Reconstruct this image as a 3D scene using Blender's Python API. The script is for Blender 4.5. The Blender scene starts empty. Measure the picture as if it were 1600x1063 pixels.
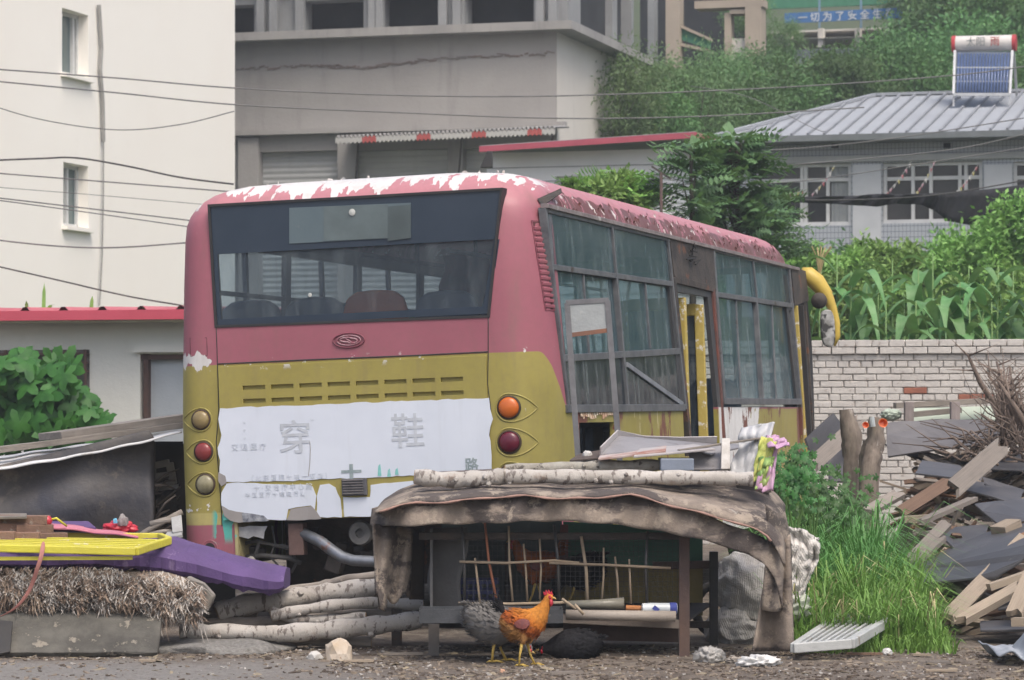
import bpy, bmesh, math, random
from mathutils import Vector, Matrix, noise as mnoise
from mathutils.bvhtree import BVHTree
R = math.radians
random.seed(11)
SC = bpy.context.scene
COL = SC.collection
# ---------------------------------------------------------------- camera, sky, sun
CAM_H, FPX, CX, CY = 1.4, 4700.0, 800.0, 637.0
cam_d = bpy.data.cameras.new('camera'); cam = bpy.data.objects.new('camera', cam_d); COL.objects.link(cam)
cam_d.sensor_width = 36; cam_d.lens = FPX/1600*36; cam_d.clip_end = 900; cam_d.clip_start = .5
cam_d.shift_y = (CY-531.5)/1600
cam.location = (0, 0, CAM_H); cam.rotation_euler = (R(90), 0, 0)
SC.camera = cam
cam_d.dof.use_dof = True; cam_d.dof.focus_distance = 18.2; cam_d.dof.aperture_fstop = 7.0
SC.view_settings.view_transform = 'Standard'; SC.view_settings.look = 'None'
SC.view_settings.exposure = 0.85; SC.view_settings.gamma = 1
W = bpy.data.worlds.new('World'); SC.world = W; W.use_nodes = True
wt = W.node_tree; sky = wt.nodes.new('ShaderNodeTexSky'); sky.sky_type = 'NISHITA'; sky.sun_disc = False
SUN_EL, SUN_AZ = 58, 155
sky.sun_elevation = R(SUN_EL); sky.sun_rotation = R(SUN_AZ)
sky.dust_density = 6.0; sky.air_density = 1.0; sky.ozone_density = 1.0
wt.links.new(sky.outputs[0], wt.nodes['Background'].inputs[0]); wt.nodes['Background'].inputs[1].default_value = 0.13
sl = bpy.data.lights.new('sun', 'SUN'); sl.energy = 0.9; sl.angle = R(25); sl.color = (1, .95, .88)
so = bpy.data.objects.new('sun', sl); COL.objects.link(so)
sd = Vector((math.sin(R(SUN_AZ))*math.cos(R(SUN_EL)), math.cos(R(SUN_AZ))*math.cos(R(SUN_EL)), math.sin(R(SUN_EL))))
so.rotation_euler = sd.to_track_quat('Z', 'Y').to_euler()
# ---------------------------------------------------------------- frames of reference
AL = math.atan(1380/4700)
Uv = Vector((math.sin(AL), math.cos(AL), 0)); Vv = Vector((math.cos(AL), -math.sin(AL), 0))
def at(px, py, Y): return Vector(((px-CX)/FPX*Y, Y, CAM_H+(CY-py)/FPX*Y))
def gz(px, Y): return Vector(((px-CX)/FPX*Y, Y, 0))
# ---------------------------------------------------------------- material helpers
class NT:
    def __init__(s, name):
        s.m = bpy.data.materials.new(name); s.m.use_nodes = True; s.t = s.m.node_tree
        s.b = s.t.nodes['Principled BSDF']; s.tc = s.t.nodes.new('ShaderNodeTexCoord')
        s.pos = s.tc.outputs['Object']
    def n(s, ty, ins=None, **props):
        nd = s.t.nodes.new(ty)
        for k, v in props.items(): setattr(nd, k, v)
        for k, v in (ins or {}).items(): s.set(nd.inputs[k], v)
        return nd
    def set(s, sock, v):
        if isinstance(v, bpy.types.NodeSocket): s.t.links.new(v, sock)
        elif isinstance(v, (tuple, list)) and len(v) == 3 and sock.type == 'RGBA': sock.default_value = (*v, 1)
        else: sock.default_value = v
    def map(s, sc=(1, 1, 1), loc=(0, 0, 0), rot=(0, 0, 0), vec=None):
        return s.n('ShaderNodeMapping', {'Vector': vec or s.pos, 'Scale': sc, 'Location': loc, 'Rotation': rot}).outputs[0]
    def noise(s, scale, detail=4, rough=.55, vec=None, dist=0, col=False):
        return s.n('ShaderNodeTexNoise', {'Vector': vec or s.pos, 'Scale': scale, 'Detail': detail, 'Roughness': rough, 'Distortion': dist}).outputs[1 if col else 0]
    def vor(s, scale, vec=None, feature='F1', out=0):
        return s.n('ShaderNodeTexVoronoi', {'Vector': vec or s.pos, 'Scale': scale}, feature=feature).outputs[out]
    def ramp(s, f, stops, interp='LINEAR'):
        nd = s.n('ShaderNodeValToRGB', {'Fac': f}); r = nd.color_ramp; r.interpolation = interp
        while len(r.elements) < len(stops): r.elements.new(.5)
        for e, (p, c) in zip(r.elements, stops):
            e.position = p; e.color = (c, c, c, 1) if isinstance(c, (int, float)) else (*c, 1)
        return nd.outputs[0]
    def mix(s, f, a, b, mode='MIX'):
        nd = s.n('ShaderNodeMix', data_type='RGBA', blend_type=mode)
        s.set(nd.inputs[0], f); s.set(nd.inputs[6], a); s.set(nd.inputs[7], b); return nd.outputs[2]
    def ma(s, op, a, b=0.0, c=0.0, clamp=False):
        nd = s.n('ShaderNodeMath', operation=op, use_clamp=clamp)
        s.set(nd.inputs[0], a); s.set(nd.inputs[1], b); s.set(nd.inputs[2], c); return nd.outputs[0]
    def step(s, v, a, b):   # smooth 0..1 as v goes a..b
        return s.n('ShaderNodeMapRange', {0: v, 1: a, 2: b, 3: 0.0, 4: 1.0}, interpolation_type='SMOOTHSTEP').outputs[0]
    def xyz(s, vec=None):
        nd = s.n('ShaderNodeSeparateXYZ', {0: vec or s.pos}); return nd.outputs
    def bump(s, h, strength=.3, dist=.01, prev=None):
        nd = s.n('ShaderNodeBump', {'Height': h, 'Strength': strength, 'Distance': dist})
        if prev: s.set(nd.inputs['Normal'], prev)
        s.set(s.b.inputs['Normal'], nd.outputs[0]); return nd.outputs[0]
    def out(s, col, rough=.8, metal=0, **kw):
        s.set(s.b.inputs['Base Color'], col); s.set(s.b.inputs['Roughness'], rough); s.set(s.b.inputs['Metallic'], metal)
        for k, v in kw.items(): s.set(s.b.inputs[k.replace('_', ' ')], v)
        return s.m
MATS = {}
def mat(name, c1, c2=None, sc=4, rough=.8, metal=0, bump=.3, bsc=40, st=(1, 1, 1), spot=None, spsc=8, spth=.62, vary=0, **kw):
    if name in MATS: return MATS[name]
    t = NT(name); c2 = c2 or tuple(x*.72 for x in c1)
    v = t.map(st)
    f = t.ramp(t.noise(sc, 6, .62, v), [(.32, 0.0), (.68, 1.0)])
    c = t.mix(f, c1, c2)
    if spot:
        g = t.ramp(t.noise(spsc, 7, .65, v), [(spth, 0.0), (spth+.04, 1.0)]); c = t.mix(g, c, spot)
    if vary:
        oi = t.n('ShaderNodeObjectInfo').outputs['Random']
        k = t.ma('MULTIPLY_ADD', oi, vary, 1-vary/2)
        hs = t.n('ShaderNodeHueSaturation', {'Color': c, 'Value': k}); c = hs.outputs[0]
    if bump: t.bump(t.noise(bsc, 5, .6, v), bump, .01)
    MATS[name] = t.out(c, rough, metal, **kw); return MATS[name]
# ---------------------------------------------------------------- mesh helpers
def rotm(rx=0, ry=0, rz=0):
    return (Matrix.Rotation(R(rz), 3, 'Z') @ Matrix.Rotation(R(ry), 3, 'Y') @ Matrix.Rotation(R(rx), 3, 'X'))
class MB:
    def __init__(s): s.v = []; s.f = []
    def add(s, vs, fs):
        b = len(s.v); s.v += [tuple(x) for x in vs]; s.f += [tuple(i+b for i in f) for f in fs]; return s
    def box(s, c, size, rot=None, taper=None):
        c = Vector(c); hx, hy, hz = [x/2 for x in size]; vs = []
        for z in (-1, 1):
            k = (taper or 1) if z > 0 else 1
            for y in (-1, 1):
                for x in (-1, 1):
                    p = Vector((x*hx*k, y*hy*k, z*hz)); vs.append(c+(rot @ p if rot else p))
        return s.add(vs, [(0, 2, 3, 1), (4, 5, 7, 6), (0, 1, 5, 4), (2, 6, 7, 3), (0, 4, 6, 2), (1, 3, 7, 5)])
    def bar(s, p0, p1, w, h, up=(0, 0, 1)):
        p0 = Vector(p0); p1 = Vector(p1); d = (p1-p0).normalized(); up = Vector(up)
        if abs(d.dot(up)) > .98: up = Vector((0, 1, 0))
        sx = d.cross(up).normalized(); sz = sx.cross(d).normalized(); vs = []
        for p in (p0, p1):
            for a, b in ((-1, -1), (1, -1), (1, 1), (-1, 1)): vs.append(p+sx*a*w/2+sz*b*h/2)
        return s.add(vs, [(0, 1, 2, 3), (7, 6, 5, 4), (0, 4, 5, 1), (1, 5, 6, 2), (2, 6, 7, 3), (3, 7, 4, 0)])
    def tube(s, pts, rad, n=8, cap=True, jit=0, closed=False):
        pts = [Vector(p) for p in pts]; m = len(pts)
        if isinstance(rad, (int, float)): rad = [rad]*m
        vs = []; a0 = None
        for i, p in enumerate(pts):
            if closed: d = pts[(i+1) % m]-pts[i-1]
            else: d = pts[min(i+1, m-1)]-pts[max(i-1, 0)]
            d.normalize()
            if a0 is None: a0 = d.orthogonal().normalized()
            a0 = (a0-d*a0.dot(d)).normalized(); b0 = d.cross(a0)
            for k in range(n):
                t = 2*math.pi*k/n; r = rad[i]*(1+random.uniform(-jit, jit)); vs.append(p+(a0*math.cos(t)+b0*math.sin(t))*r)
        fs = []
        for i in range(m if closed else m-1):
            j = (i+1) % m
            for k in range(n): fs.append((i*n+k, i*n+(k+1) % n, j*n+(k+1) % n, j*n+k))
        if cap and not closed: fs += [tuple(range(n-1, -1, -1)), tuple(range((m-1)*n, m*n))]
        return s.add(vs, fs)
    def poly(s, pts, off):
        n = len(pts); off = Vector(off); P = [Vector(p) for p in pts]
        return s.add(P+[p+off for p in P], [tuple(range(n-1, -1, -1)), tuple(range(n, 2*n))]+[(i, (i+1) % n, (i+1) % n+n, i+n) for i in range(n)])
    def grid(s, fn, nu, nv):
        vs = [fn(i/nu, j/nv) for j in range(nv+1) for i in range(nu+1)]
        return s.add(vs, [(j*(nu+1)+i, j*(nu+1)+i+1, (j+1)*(nu+1)+i+1, (j+1)*(nu+1)+i) for j in range(nv) for i in range(nu)])
    def lathe(s, prof, c=(0, 0, 0), n=16, M=None):
        c = Vector(c); vs = []
        for r, z in prof:
            for k in range(n):
                a = 2*math.pi*k/n; p = Vector((r*math.cos(a), r*math.sin(a), z)); vs.append(c+(M @ p if M else p))
        fs = [(i*n+k, i*n+(k+1) % n, (i+1)*n+(k+1) % n, (i+1)*n+k) for i in range(len(prof)-1) for k in range(n)]
        fs += [tuple(range(n-1, -1, -1)), tuple(range((len(prof)-1)*n, len(prof)*n))]
        return s.add(vs, fs)
    def build(s, name, m, parent=None, smooth=None, thick=0, bevel=0, sub=0, loc=None, origin=False):
        me = bpy.data.meshes.new(name)
        vs = s.v
        if origin and vs:      # move the origin to the base of the shape
            xs = [v[0] for v in vs]; ys = [v[1] for v in vs]; zs = [v[2] for v in vs]
            loc = Vector(((min(xs)+max(xs))/2, (min(ys)+max(ys))/2, min(zs))); vs = [Vector(v)-loc for v in vs]
        me.from_pydata([tuple(v) for v in vs], [], s.f); me.update()
        if len(s.f) < 60000:
            b_ = bmesh.new(); b_.from_mesh(me); bmesh.ops.recalc_face_normals(b_, faces=b_.faces); b_.to_mesh(me); b_.free()
        o = bpy.data.objects.new(name, me); COL.objects.link(o)
        if m:
            for mm in (m if isinstance(m, (list, tuple)) else [m]): me.materials.append(mm)
        if thick:
            md = o.modifiers.new('t', 'SOLIDIFY'); md.thickness = thick; md.offset = 0
        if bevel:
            md = o.modifiers.new('b', 'BEVEL'); md.width = bevel; md.segments = 2; md.limit_method = 'ANGLE'
        if sub:
            md = o.modifiers.new('s', 'SUBSURF'); md.levels = md.render_levels = sub
        if smooth:
            me.polygons.foreach_set('use_smooth', [True]*len(me.polygons))
            if smooth is not True: me.set_sharp_from_angle(angle=R(smooth))
        if parent is not None: o.parent = parent
        if loc is not None: o.location = loc
        return o
def tag(o, label=None, cat=None, group=None, kind=None):
    if label: o['label'] = label
    if cat: o['category'] = cat
    if group: o['group'] = group
    if kind: o['kind'] = kind
    return o
def empty(name, loc=(0, 0, 0), label=None, cat=None, group=None, rz=0):
    o = bpy.data.objects.new(name, None); o.empty_display_size = .2; COL.objects.link(o)
    o.location = loc; o.rotation_euler = (0, 0, R(rz)); return tag(o, label, cat, group)
def dup(o, parent=None):
    c = o.copy(); COL.objects.link(c)
    if parent is not None: c.parent = parent
    for ch in list(o.children): dup(ch, c)
    return c
def W2(o):   # inverse translation for building parts in world coords under an Empty
    return -Vector(o.location)
def textmesh(s, size, m, name, parent, mtx, extrude=.002, bold=0.0):
    cu = bpy.data.curves.new('t', 'FONT'); cu.body = s; cu.size = size; cu.extrude = extrude; cu.offset = bold
    cu.align_x = 'CENTER'; cu.align_y = 'CENTER'
    to = bpy.data.objects.new('t', cu); COL.objects.link(to)
    dg = bpy.context.evaluated_depsgraph_get(); me = bpy.data.meshes.new_from_object(to.evaluated_get(dg))
    bpy.data.objects.remove(to); me.materials.clear(); me.materials.append(m); me.transform(mtx)
    o = bpy.data.objects.new(name, me); COL.objects.link(o)
    if parent is not None: o.parent = parent
    return o
def baked(o):   # apply modifiers
    dg = bpy.context.evaluated_depsgraph_get(); me = bpy.data.meshes.new_from_object(o.evaluated_get(dg))
    o.modifiers.clear(); o.data = me; return o
# ================================================================ THE BUS
BUS = empty('abandoned_bus', (-.905, 18.752, 0), 'abandoned pink and mustard yellow bus with peeling paint and white sheet on its tail', 'bus')
BUS.rotation_euler = (Matrix.Rotation(-AL, 3, 'Z') @ Matrix.Rotation(R(-2.1), 3, 'Y')).to_euler()
BM = Matrix.Translation(BUS.location) @ BUS.rotation_euler.to_matrix().to_4x4(); BI = BM.inverted()
def bray(px, py):
    c = BI @ Vector((0, 0, CAM_H)); return c, (BI @ at(px, py, 1)) - c
def RP(px, py, y=0):
    c, d = bray(px, py); return c+d*((y-c.y)/d.y)
KS = .05
def xs(z): return 1.25-KS*max(0, z-1.4)
def SP(px, py, off=0):
    c, d = bray(px, py); t = (1.25+off-c.x)/d.x; p = c+d*t
    if p.z > 1.4:
        t = (1.25+off+KS*1.4-c.x-KS*c.z)/(d.x+KS*d.z); p = c+d*t
    return p
LEN = 8.45
def plan(w, r, y0, y1, n=7):      # rounded rectangle, starts at rear centre, counter-clockwise seen from above
    pts = []
    rl = min(r, .19)
    for cx, cy, a0, r in ((w-r, y0+r, -90, r), (w-r, y1-r, 0, r), (-w+r, y1-r, 90, r), (-w+rl, y0+rl, 180, rl)):
        if a0 == -90:
            for k in range(5): pts.append((-(w-r)+2*(w-r)*(k)/5+0.0001, y0))
        for k in range(n+1):
            a = R(a0+90*k/n); pts.append((cx+r*math.cos(a), cy+r*math.sin(a)))
        if a0 == 0 or a0 == 180: pass
    return pts
def shell(zs):
    mb = MB(); rings = []
    for z, ins in zs:
        w = xs(z)-ins; lean = max(0, z-1.2)*.17
        ry = max(0, z-2.2)**2*.12+ins*.9
        rings.append([(x, y*1.0, z) for x, y in plan(w, .33 if ins < .3 else .3, ry, LEN-lean-ins*.8)])
    n = len(rings[0]); vs = [p for r in rings for p in r]; fs = []
    for i in range(len(rings)-1):
        for k in range(n): fs.append((i*n+k, i*n+(k+1) % n, (i+1)*n+(k+1) % n, (i+1)*n+k))
    fs.append(tuple(range((len(rings)-1)*n, len(rings)*n)))
    return mb.add(vs, fs)
ZS = [(.40, .0), (.55, 0), (.69, 0), (1.0, 0), (1.36, 0), (1.7, 0), (2.2, 0), (2.5, 0), (2.6, .004), (2.66, .02), (2.71, .045), (2.755, .08), (2.795, .13), (2.825, .19), (2.85, .28), (2.868, .42), (2.875, .6)]
# ---- paint
def paint_mat():
    t = NT('weathered_bus_paint'); x, y, z = t.xyz()
    big = t.noise(1.3, 5, .6); fine = t.noise(24, 6, .65)
    pink = t.mix(t.ramp(big, [(.3, 0.0), (.7, 1.0)]), (.33, .108, .142), (.275, .085, .115))
    yel = t.mix(t.ramp(big, [(.3, 0.0), (.7, 1.0)]), (.33, .285, .075), (.27, .23, .052))
    # fade of pink to bleached roof
    top = t.step(z, 2.55, 2.82); pink = t.mix(t.ma('MULTIPLY', top, .55), pink, (.56, .27, .29))
    zb = t.ma('SUBTRACT', 1.705, t.ma('MULTIPLY', t.step(y, .10, .36), .36))
    wob = t.ma('MULTIPLY', t.ma('SUBTRACT', t.noise(3), .5), .012)
    isP = t.step(z, t.ma('ADD', zb, t.ma('ADD', wob, -.003)), t.ma('ADD', zb, t.ma('ADD', wob, .003)))
    skirt = t.ma('SUBTRACT', 1.0, t.step(t.ma('ADD', t.ma('ADD', z, wob), t.step(y, .40, .41)), .690, .698))
    c = t.mix(t.ma('MAXIMUM', isP, skirt), yel, pink)
    # pale band of worn yellow above the skirt
    pale = t.ma('MULTIPLY', t.step(z, .69, .70), t.ma('SUBTRACT', 1.0, t.step(z, .765, .775)))
    c = t.mix(t.ma('MULTIPLY', t.ma('MULTIPLY', pale, .6), t.ma('LESS_THAN', y, .35)), c, (.50, .43, .18))
    # white paint run down from the roof (rear) - vertical drips
    dv = t.map((3.0, .8, .30), (2.3, 0, 0)); dr = t.noise(3.6, 4, .55, dv); ed = t.noise(30, 5, .6)
    thr = t.ma('SUBTRACT', .60, t.ma('MULTIPLY', t.step(z, 2.70, 2.86), .19))
    dm = t.ma('GREATER_THAN', t.ma('ADD', dr, t.ma('MULTIPLY', t.ma('SUBTRACT', ed, .5), .10)), thr)
    dm = t.ma('MULTIPLY', dm, t.step(z, 2.69, 2.70))
    dm = t.ma('MULTIPLY', dm, t.ma('SUBTRACT', 1.0, t.step(y, .45, .8)))
    # the upper roof wholly white at the tail, bleached pink further on
    dm = t.ma('MAXIMUM', dm, t.ma('MULTIPLY', t.ma('SUBTRACT', 1.0, t.step(y, .6, 1.3)), t.ma('GREATER_THAN', t.ma('ADD', z, t.ma('MULTIPLY', t.noise(9, 4), .05)), 2.872)))
    # small chips everywhere
    ch = t.ma('GREATER_THAN', t.noise(16, 6, .7), .72)
    edge = t.ma('SUBTRACT', 1.0, t.step(t.ma('ABSOLUTE', t.ma('SUBTRACT', z, 1.70)), .0, .05))
    ch2 = t.ma('MULTIPLY', edge, t.ma('GREATER_THAN', t.noise(13, 4, .6), .63))
    lft = t.ma('MULTIPLY', t.ma('SUBTRACT', 1.0, t.step(x, -.98, -.93)), t.ma('GREATER_THAN', t.ma('SUBTRACT', t.noise(9, 5, .6, t.map((1, 1, .4))), t.ma('MULTIPLY', t.ma('ABSOLUTE', t.ma('SUBTRACT', z, 1.74)), 3.0)), .42))
    lf2 = t.ma('MULTIPLY', t.ma('SUBTRACT', 1.0, t.step(x, -.95, -.9)), t.ma('GREATER_THAN', t.ma('SUBTRACT', t.noise(11, 5, .6), t.ma('MULTIPLY', t.ma('ABSOLUTE', t.ma('SUBTRACT', z, .79)), 3.5)), .53))
    wm = t.ma('MAXIMUM', t.ma('MAXIMUM', dm, ch), t.ma('MAXIMUM', ch2, t.ma('MAXIMUM', lft, lf2)))
    c = t.mix(wm, c, t.mix(t.noise(12, 6, .7), (.72, .72, .71), (.50, .49, .48)))
    # teal graffiti near the left skirt
    tv = t.noise(14, 3, .5, t.map((1, 1, .28)))
    tb = t.ma('MULTIPLY', t.ma('MULTIPLY', t.step(x, -1.02, -.98), t.ma('SUBTRACT', 1.0, t.step(x, -.86, -.84))), t.ma('MULTIPLY', t.step(z, .56, .62), t.ma('SUBTRACT', 1.0, t.step(z, .76, .80))))
    c = t.mix(t.ma('MULTIPLY', tb, t.ma('GREATER_THAN', tv, .46)), c, (.09, .42, .36))
    # sides: long vertical peeling, rust and primer below the windows
    side = t.ma('MULTIPLY', t.step(y, .5, .54), t.ma('SUBTRACT', 1.0, t.step(z, 1.36, 1.37)))
    sv = t.map((1, 1.0, .38), (0, .7, 0)); pn = t.noise(2.6, 6, .62, sv)
    c = t.mix(t.ma('MULTIPLY', side, t.ma('GREATER_THAN', t.noise(12, 5, .6, t.map((1, 1, .15))), .655)), c, (.55, .49, .30))
    c = t.mix(t.ma('MULTIPLY', side, t.ma('GREATER_THAN', pn, .565)), c, (.17, .055, .036))
    wsec = t.ma('MULTIPLY', side, t.ma('MULTIPLY', t.step(y, 4.7, 4.75), t.ma('SUBTRACT', 1.0, t.step(t.ma('ADD', y, t.ma('MULTIPLY', t.noise(5, 4), 1.2)), 6.6, 6.65))))
    c = t.mix(t.ma('MULTIPLY', wsec, t.ma('LESS_THAN', pn, .58)), c, (.72, .72, .71))
    # side of the roof: curls of old paint over rust-brown primer
    rb = t.ma('MULTIPLY', t.step(y, .42, .5), t.ma('MULTIPLY', t.step(z, 2.6, 2.62), t.ma('SUBTRACT', 1.0, t.step(t.ma('ADD', z, t.ma('MULTIPLY', t.noise(4, 5), .12)), 2.78, 2.79))))
    rn = t.noise(7.5, 6, .7, t.map((1, 1, .55)), .6)
    c = t.mix(t.ma('MULTIPLY', rb, t.ma('GREATER_THAN', rn, .44)), c, (.13, .042, .036))
    c = t.mix(t.ma('MULTIPLY', rb, t.ma('GREATER_THAN', t.noise(11, 5, .65, t.map((1, .7, 1), (7, 3, 1))), .63)), c, (.62, .57, .54))
    wz = t.ma('MULTIPLY', t.step(y, .36, .40), t.ma('MULTIPLY', t.step(z, 1.355, 1.36), t.ma('SUBTRACT', 1.0, t.step(z, 2.60, 2.61))))
    c = t.mix(wz, c, (.035, .037, .042))
    # grime streaks
    gs = t.ramp(t.noise(5, 5, .7, t.map((1.6, 1.6, .25), (4, 4, 4))), [(.5, 0.0), (.78, .38)])
    c = t.mix(gs, c, (.16, .12, .09))
    c = t.mix(t.ramp(fine, [(.35, .12), (.6, 0.0)]), c, (.1, .08, .07))
    t.bump(t.ma('ADD', t.ma('MULTIPLY', wm, .6), t.ma('ADD', t.ma('MULTIPLY', fine, .15), t.ma('MULTIPLY', t.noise(1.6, 2), 2.5))), .35, .006)
    return t.out(c, t.ramp(t.noise(3), [(.3, .38), (.7, .62)]))
PAINT = paint_mat()
M_BLACK = mat('black_rubber', (.018, .018, .02), (.03, .028, .027), 6, .55, bump=.2)
M_DARK = mat('sooty_dark_metal', (.030, .028, .027), (.07, .055, .045), 7, .75, bump=.5, spot=(.12, .06, .035), spsc=5, spth=.62)
M_ALU = mat('dull_aluminium', (.20, .21, .225), (.10, .105, .115), 9, .5, .5, bump=.15, st=(1, 1, 1))
M_INT = mat('bus_inner_lining', (.22, .23, .23), (.15, .155, .16), 3, .8)
def glass_mat(name, tint, opac, dirt, rough=.06):
    t = NT(name)
    t.b.inputs['Base Color'].default_value = (*tint, 1); t.b.inputs['Roughness'].default_value = rough
    t.b.inputs['IOR'].default_value = 1.5
    tr = t.n('ShaderNodeBsdfTransparent', {'Color': (*[min(1, .62+x*1.6) for x in tint], 1)})
    st = t.ramp(t.noise(5, 6, .65, t.map((2.2, 2.2, .4))), [(.46, 0.0), (.72, 1.0)])
    cl = t.ramp(t.noise(2.2, 5, .6), [(.35, 0.0), (.7, 1.0)])
    f = t.ma('ADD', opac, t.ma('ADD', t.ma('MULTIPLY', st, dirt), t.ma('MULTIPLY', cl, dirt*.6)), clamp=True)
    t.set(t.b.inputs['Base Color'], t.mix(t.ma('ADD', t.ma('MULTIPLY', st, .5), t.ma('MULTIPLY', cl, .25)), tint, (.30, .35, .36)))
    t.set(t.b.inputs['Roughness'], t.ma('MULTIPLY_ADD', st, .35, rough))
    mx = t.n('ShaderNodeMixShader', {0: f, 1: tr.outputs[0], 2: t.b.outputs[0]})
    t.t.links.new(mx.outputs[0], t.t.nodes['Material Output'].inputs[0]); return t.m
G_REAR = glass_mat('dusty_rear_glass_sheen_tint', (.12, .15, .185), .17, .07)  # pale bluish base colour stands in for hazy reflections; the streaks are dirt
G_SIDE = glass_mat('green_tinted_side_glass', (.06, .125, .155), .36, .14)
G_LOW = glass_mat('smoky_lower_glass', (.02, .03, .045), .5, .2)
G_LEFT = glass_mat('clear_far_glass', (.15, .18, .18), .06, .08)
# ---- shell with its openings
sh = shell(ZS).build('body_shell', PAINT, BUS)
bm0 = bmesh.new(); bm0.from_mesh(sh.data); BVH = BVHTree.FromBMesh(bm0); bm0.free()
def HIT(px, py, off=0):
    c, d = bray(px, py); loc, nor, i, dist = BVH.ray_cast(c, d.normalized())
    if loc is None: loc = RP(px, py); nor = Vector((0, -1, 0))
    return loc+nor*off
def HITN(px, py):
    c, d = bray(px, py); loc, nor, i, dist = BVH.ray_cast(c, d.normalized()); return loc, nor
md = sh.modifiers.new('s', 'SOLIDIFY'); md.thickness = .035; md.offset = -1
baked(sh)
cut = MB()
def ycut(poly, y0, y1): cut.poly([(p[0], y0, p[1]) for p in poly], (0, y1-y0, 0))
def xcut(poly, x0, x1): cut.poly([(x0, p[0], p[1]) for p in poly], (x1-x0, 0, 0))
wq = [RP(*p) for p in ((338, 510), (763, 494), (783, 296), (327, 322))]
WQ = [(p.x, p.z) for p in wq]
ycut(WQ, -.4, .7)
yz = lambda px, py: (SP(px, py).y, SP(px, py).z)
xcut([(.42, 1.36), (3.44, 1.36), (3.40, 2.585), (.36, 2.585)], 1.08, 1.6)        # right rear windows
xcut([(3.54, .45), (4.72, .45), (4.66, 2.20), (3.50, 2.20)], 1.08, 1.6)            # middle door
xcut([(4.84, 1.36), (7.88, 1.36), (7.70, 2.585), (4.82, 2.585)], 1.08, 1.6)
xcut([(.62, .50), (1.52, .50), (1.52, 1.26), (.62, 1.26)], 1.08, 1.6)              # lost flap
xcut([(7.96, .45), (8.12, .45), (8.02, 2.2), (7.86, 2.2)], 1.08, 1.6)
for a, b in ((.5, 1.9), (2.0, 3.4), (3.5, 4.9), (5.0, 6.4), (6.5, 7.7)):
    xcut([(a, 1.45), (b, 1.45), (b, 2.5), (a, 2.5)], -1.6, -1.08)
ycut([(-1.05, 1.2), (1.05, 1.2), (1.0, 2.55), (-1.0, 2.55)], 7.6, 9)             # windscreen
ycut([(-.845, .2), (.90, .2), (.90, .715), (-.86, .715)], -.5, .6)               # engine bay
cu = cut.build('cutter', None, BUS)
bpy.context.view_layer.update()
md = sh.modifiers.new('b', 'BOOLEAN'); md.operation = 'DIFFERENCE'; md.object = cu; md.solver = 'EXACT'; md.use_self = True
baked(sh); bpy.data.objects.remove(cu)
sh.data.polygons.foreach_set('use_smooth', [True]*len(sh.data.polygons)); sh.data.set_sharp_from_angle(angle=R(32))
# ---- rear window
def off_poly(q, d):
    c = (sum(p[0] for p in q)/len(q), sum(p[1] for p in q)/len(q))
    return [(p[0]+d*(1 if p[0] > c[0] else -1), p[1]+d*(1 if p[1] > c[1] else -1)) for p in q]
def rring(q, w, y0, y1, name, m, parent):
    a = off_poly(q, w); b = q; mb = MB(); n = 4
    vs = [(p[0], y0, p[1]) for p in a]+[(p[0], y0, p[1]) for p in b]+[(p[0], y1, p[1]) for p in a]+[(p[0], y1, p[1]) for p in b]
    fs = []
    for i in range(n):
        j = (i+1) % n; fs += [(i, j, n+j, n+i), (2*n+i, 3*n+i, 3*n+j, 2*n+j), (i, 2*n+i, 2*n+j, j), (n+i, n+j, 3*n+j, 3*n+i)]
    return mb.add(vs, fs).build(name, m, parent)
rring(off_poly(WQ, -.006), .016, -.006, .10, 'rear_window_seal', M_BLACK, BUS)
rg = MB().poly([(p[0], .012, p[1]) for p in off_poly(WQ, -.002)], (0, .006, 0)).build('rear_window', G_REAR, BUS)
# dark printed upper band and border of the glass (a print that belongs to the pane)
M_BAND = mat('dark_glass_band', (.024, .038, .060), (.034, .048, .072), 2, .13, bump=.03, bsc=3)
bandb = [RP(*p) for p in ((333, 398), (770, 374))]
lo, hi = bandb[0], bandb[1]
bq = [(WQ[0][0]+(lo.x-WQ[0][0])*0-.0, lo.z), (hi.x+.01, hi.z), WQ[2], WQ[3]]
bq[0] = (lo.x, lo.z)
MB().poly([(p[0], .004, p[1]) for p in bq], (0, .006, 0)).build('upper_glass_band', M_BAND, rg)
for a, b in (((338, 510), (770, 489)), ):
    p, q = RP(*a), RP(*b); MB().bar((p.x, .007, p.z+.02), (q.x-.03, .007, q.z+.02), .006, .045).build('glass_border', M_BAND, rg)
p, q = RP(764, 490), RP(780, 374); MB().poly([(p.x-.045, .005, p.z), (p.x, .005, p.z), (q.x+.0, .005, q.z), (q.x-.035, .005, q.z)], (0, .004, 0)).build('glass_border', M_BAND, rg)
p, q = RP(338, 508), RP(329, 398); MB().poly([(p.x, .005, p.z), (p.x+.03, .005, p.z), (q.x+.045, .005, q.z), (q.x, .005, q.z)], (0, .004, 0)).build('glass_border', M_BAND, rg)
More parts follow.
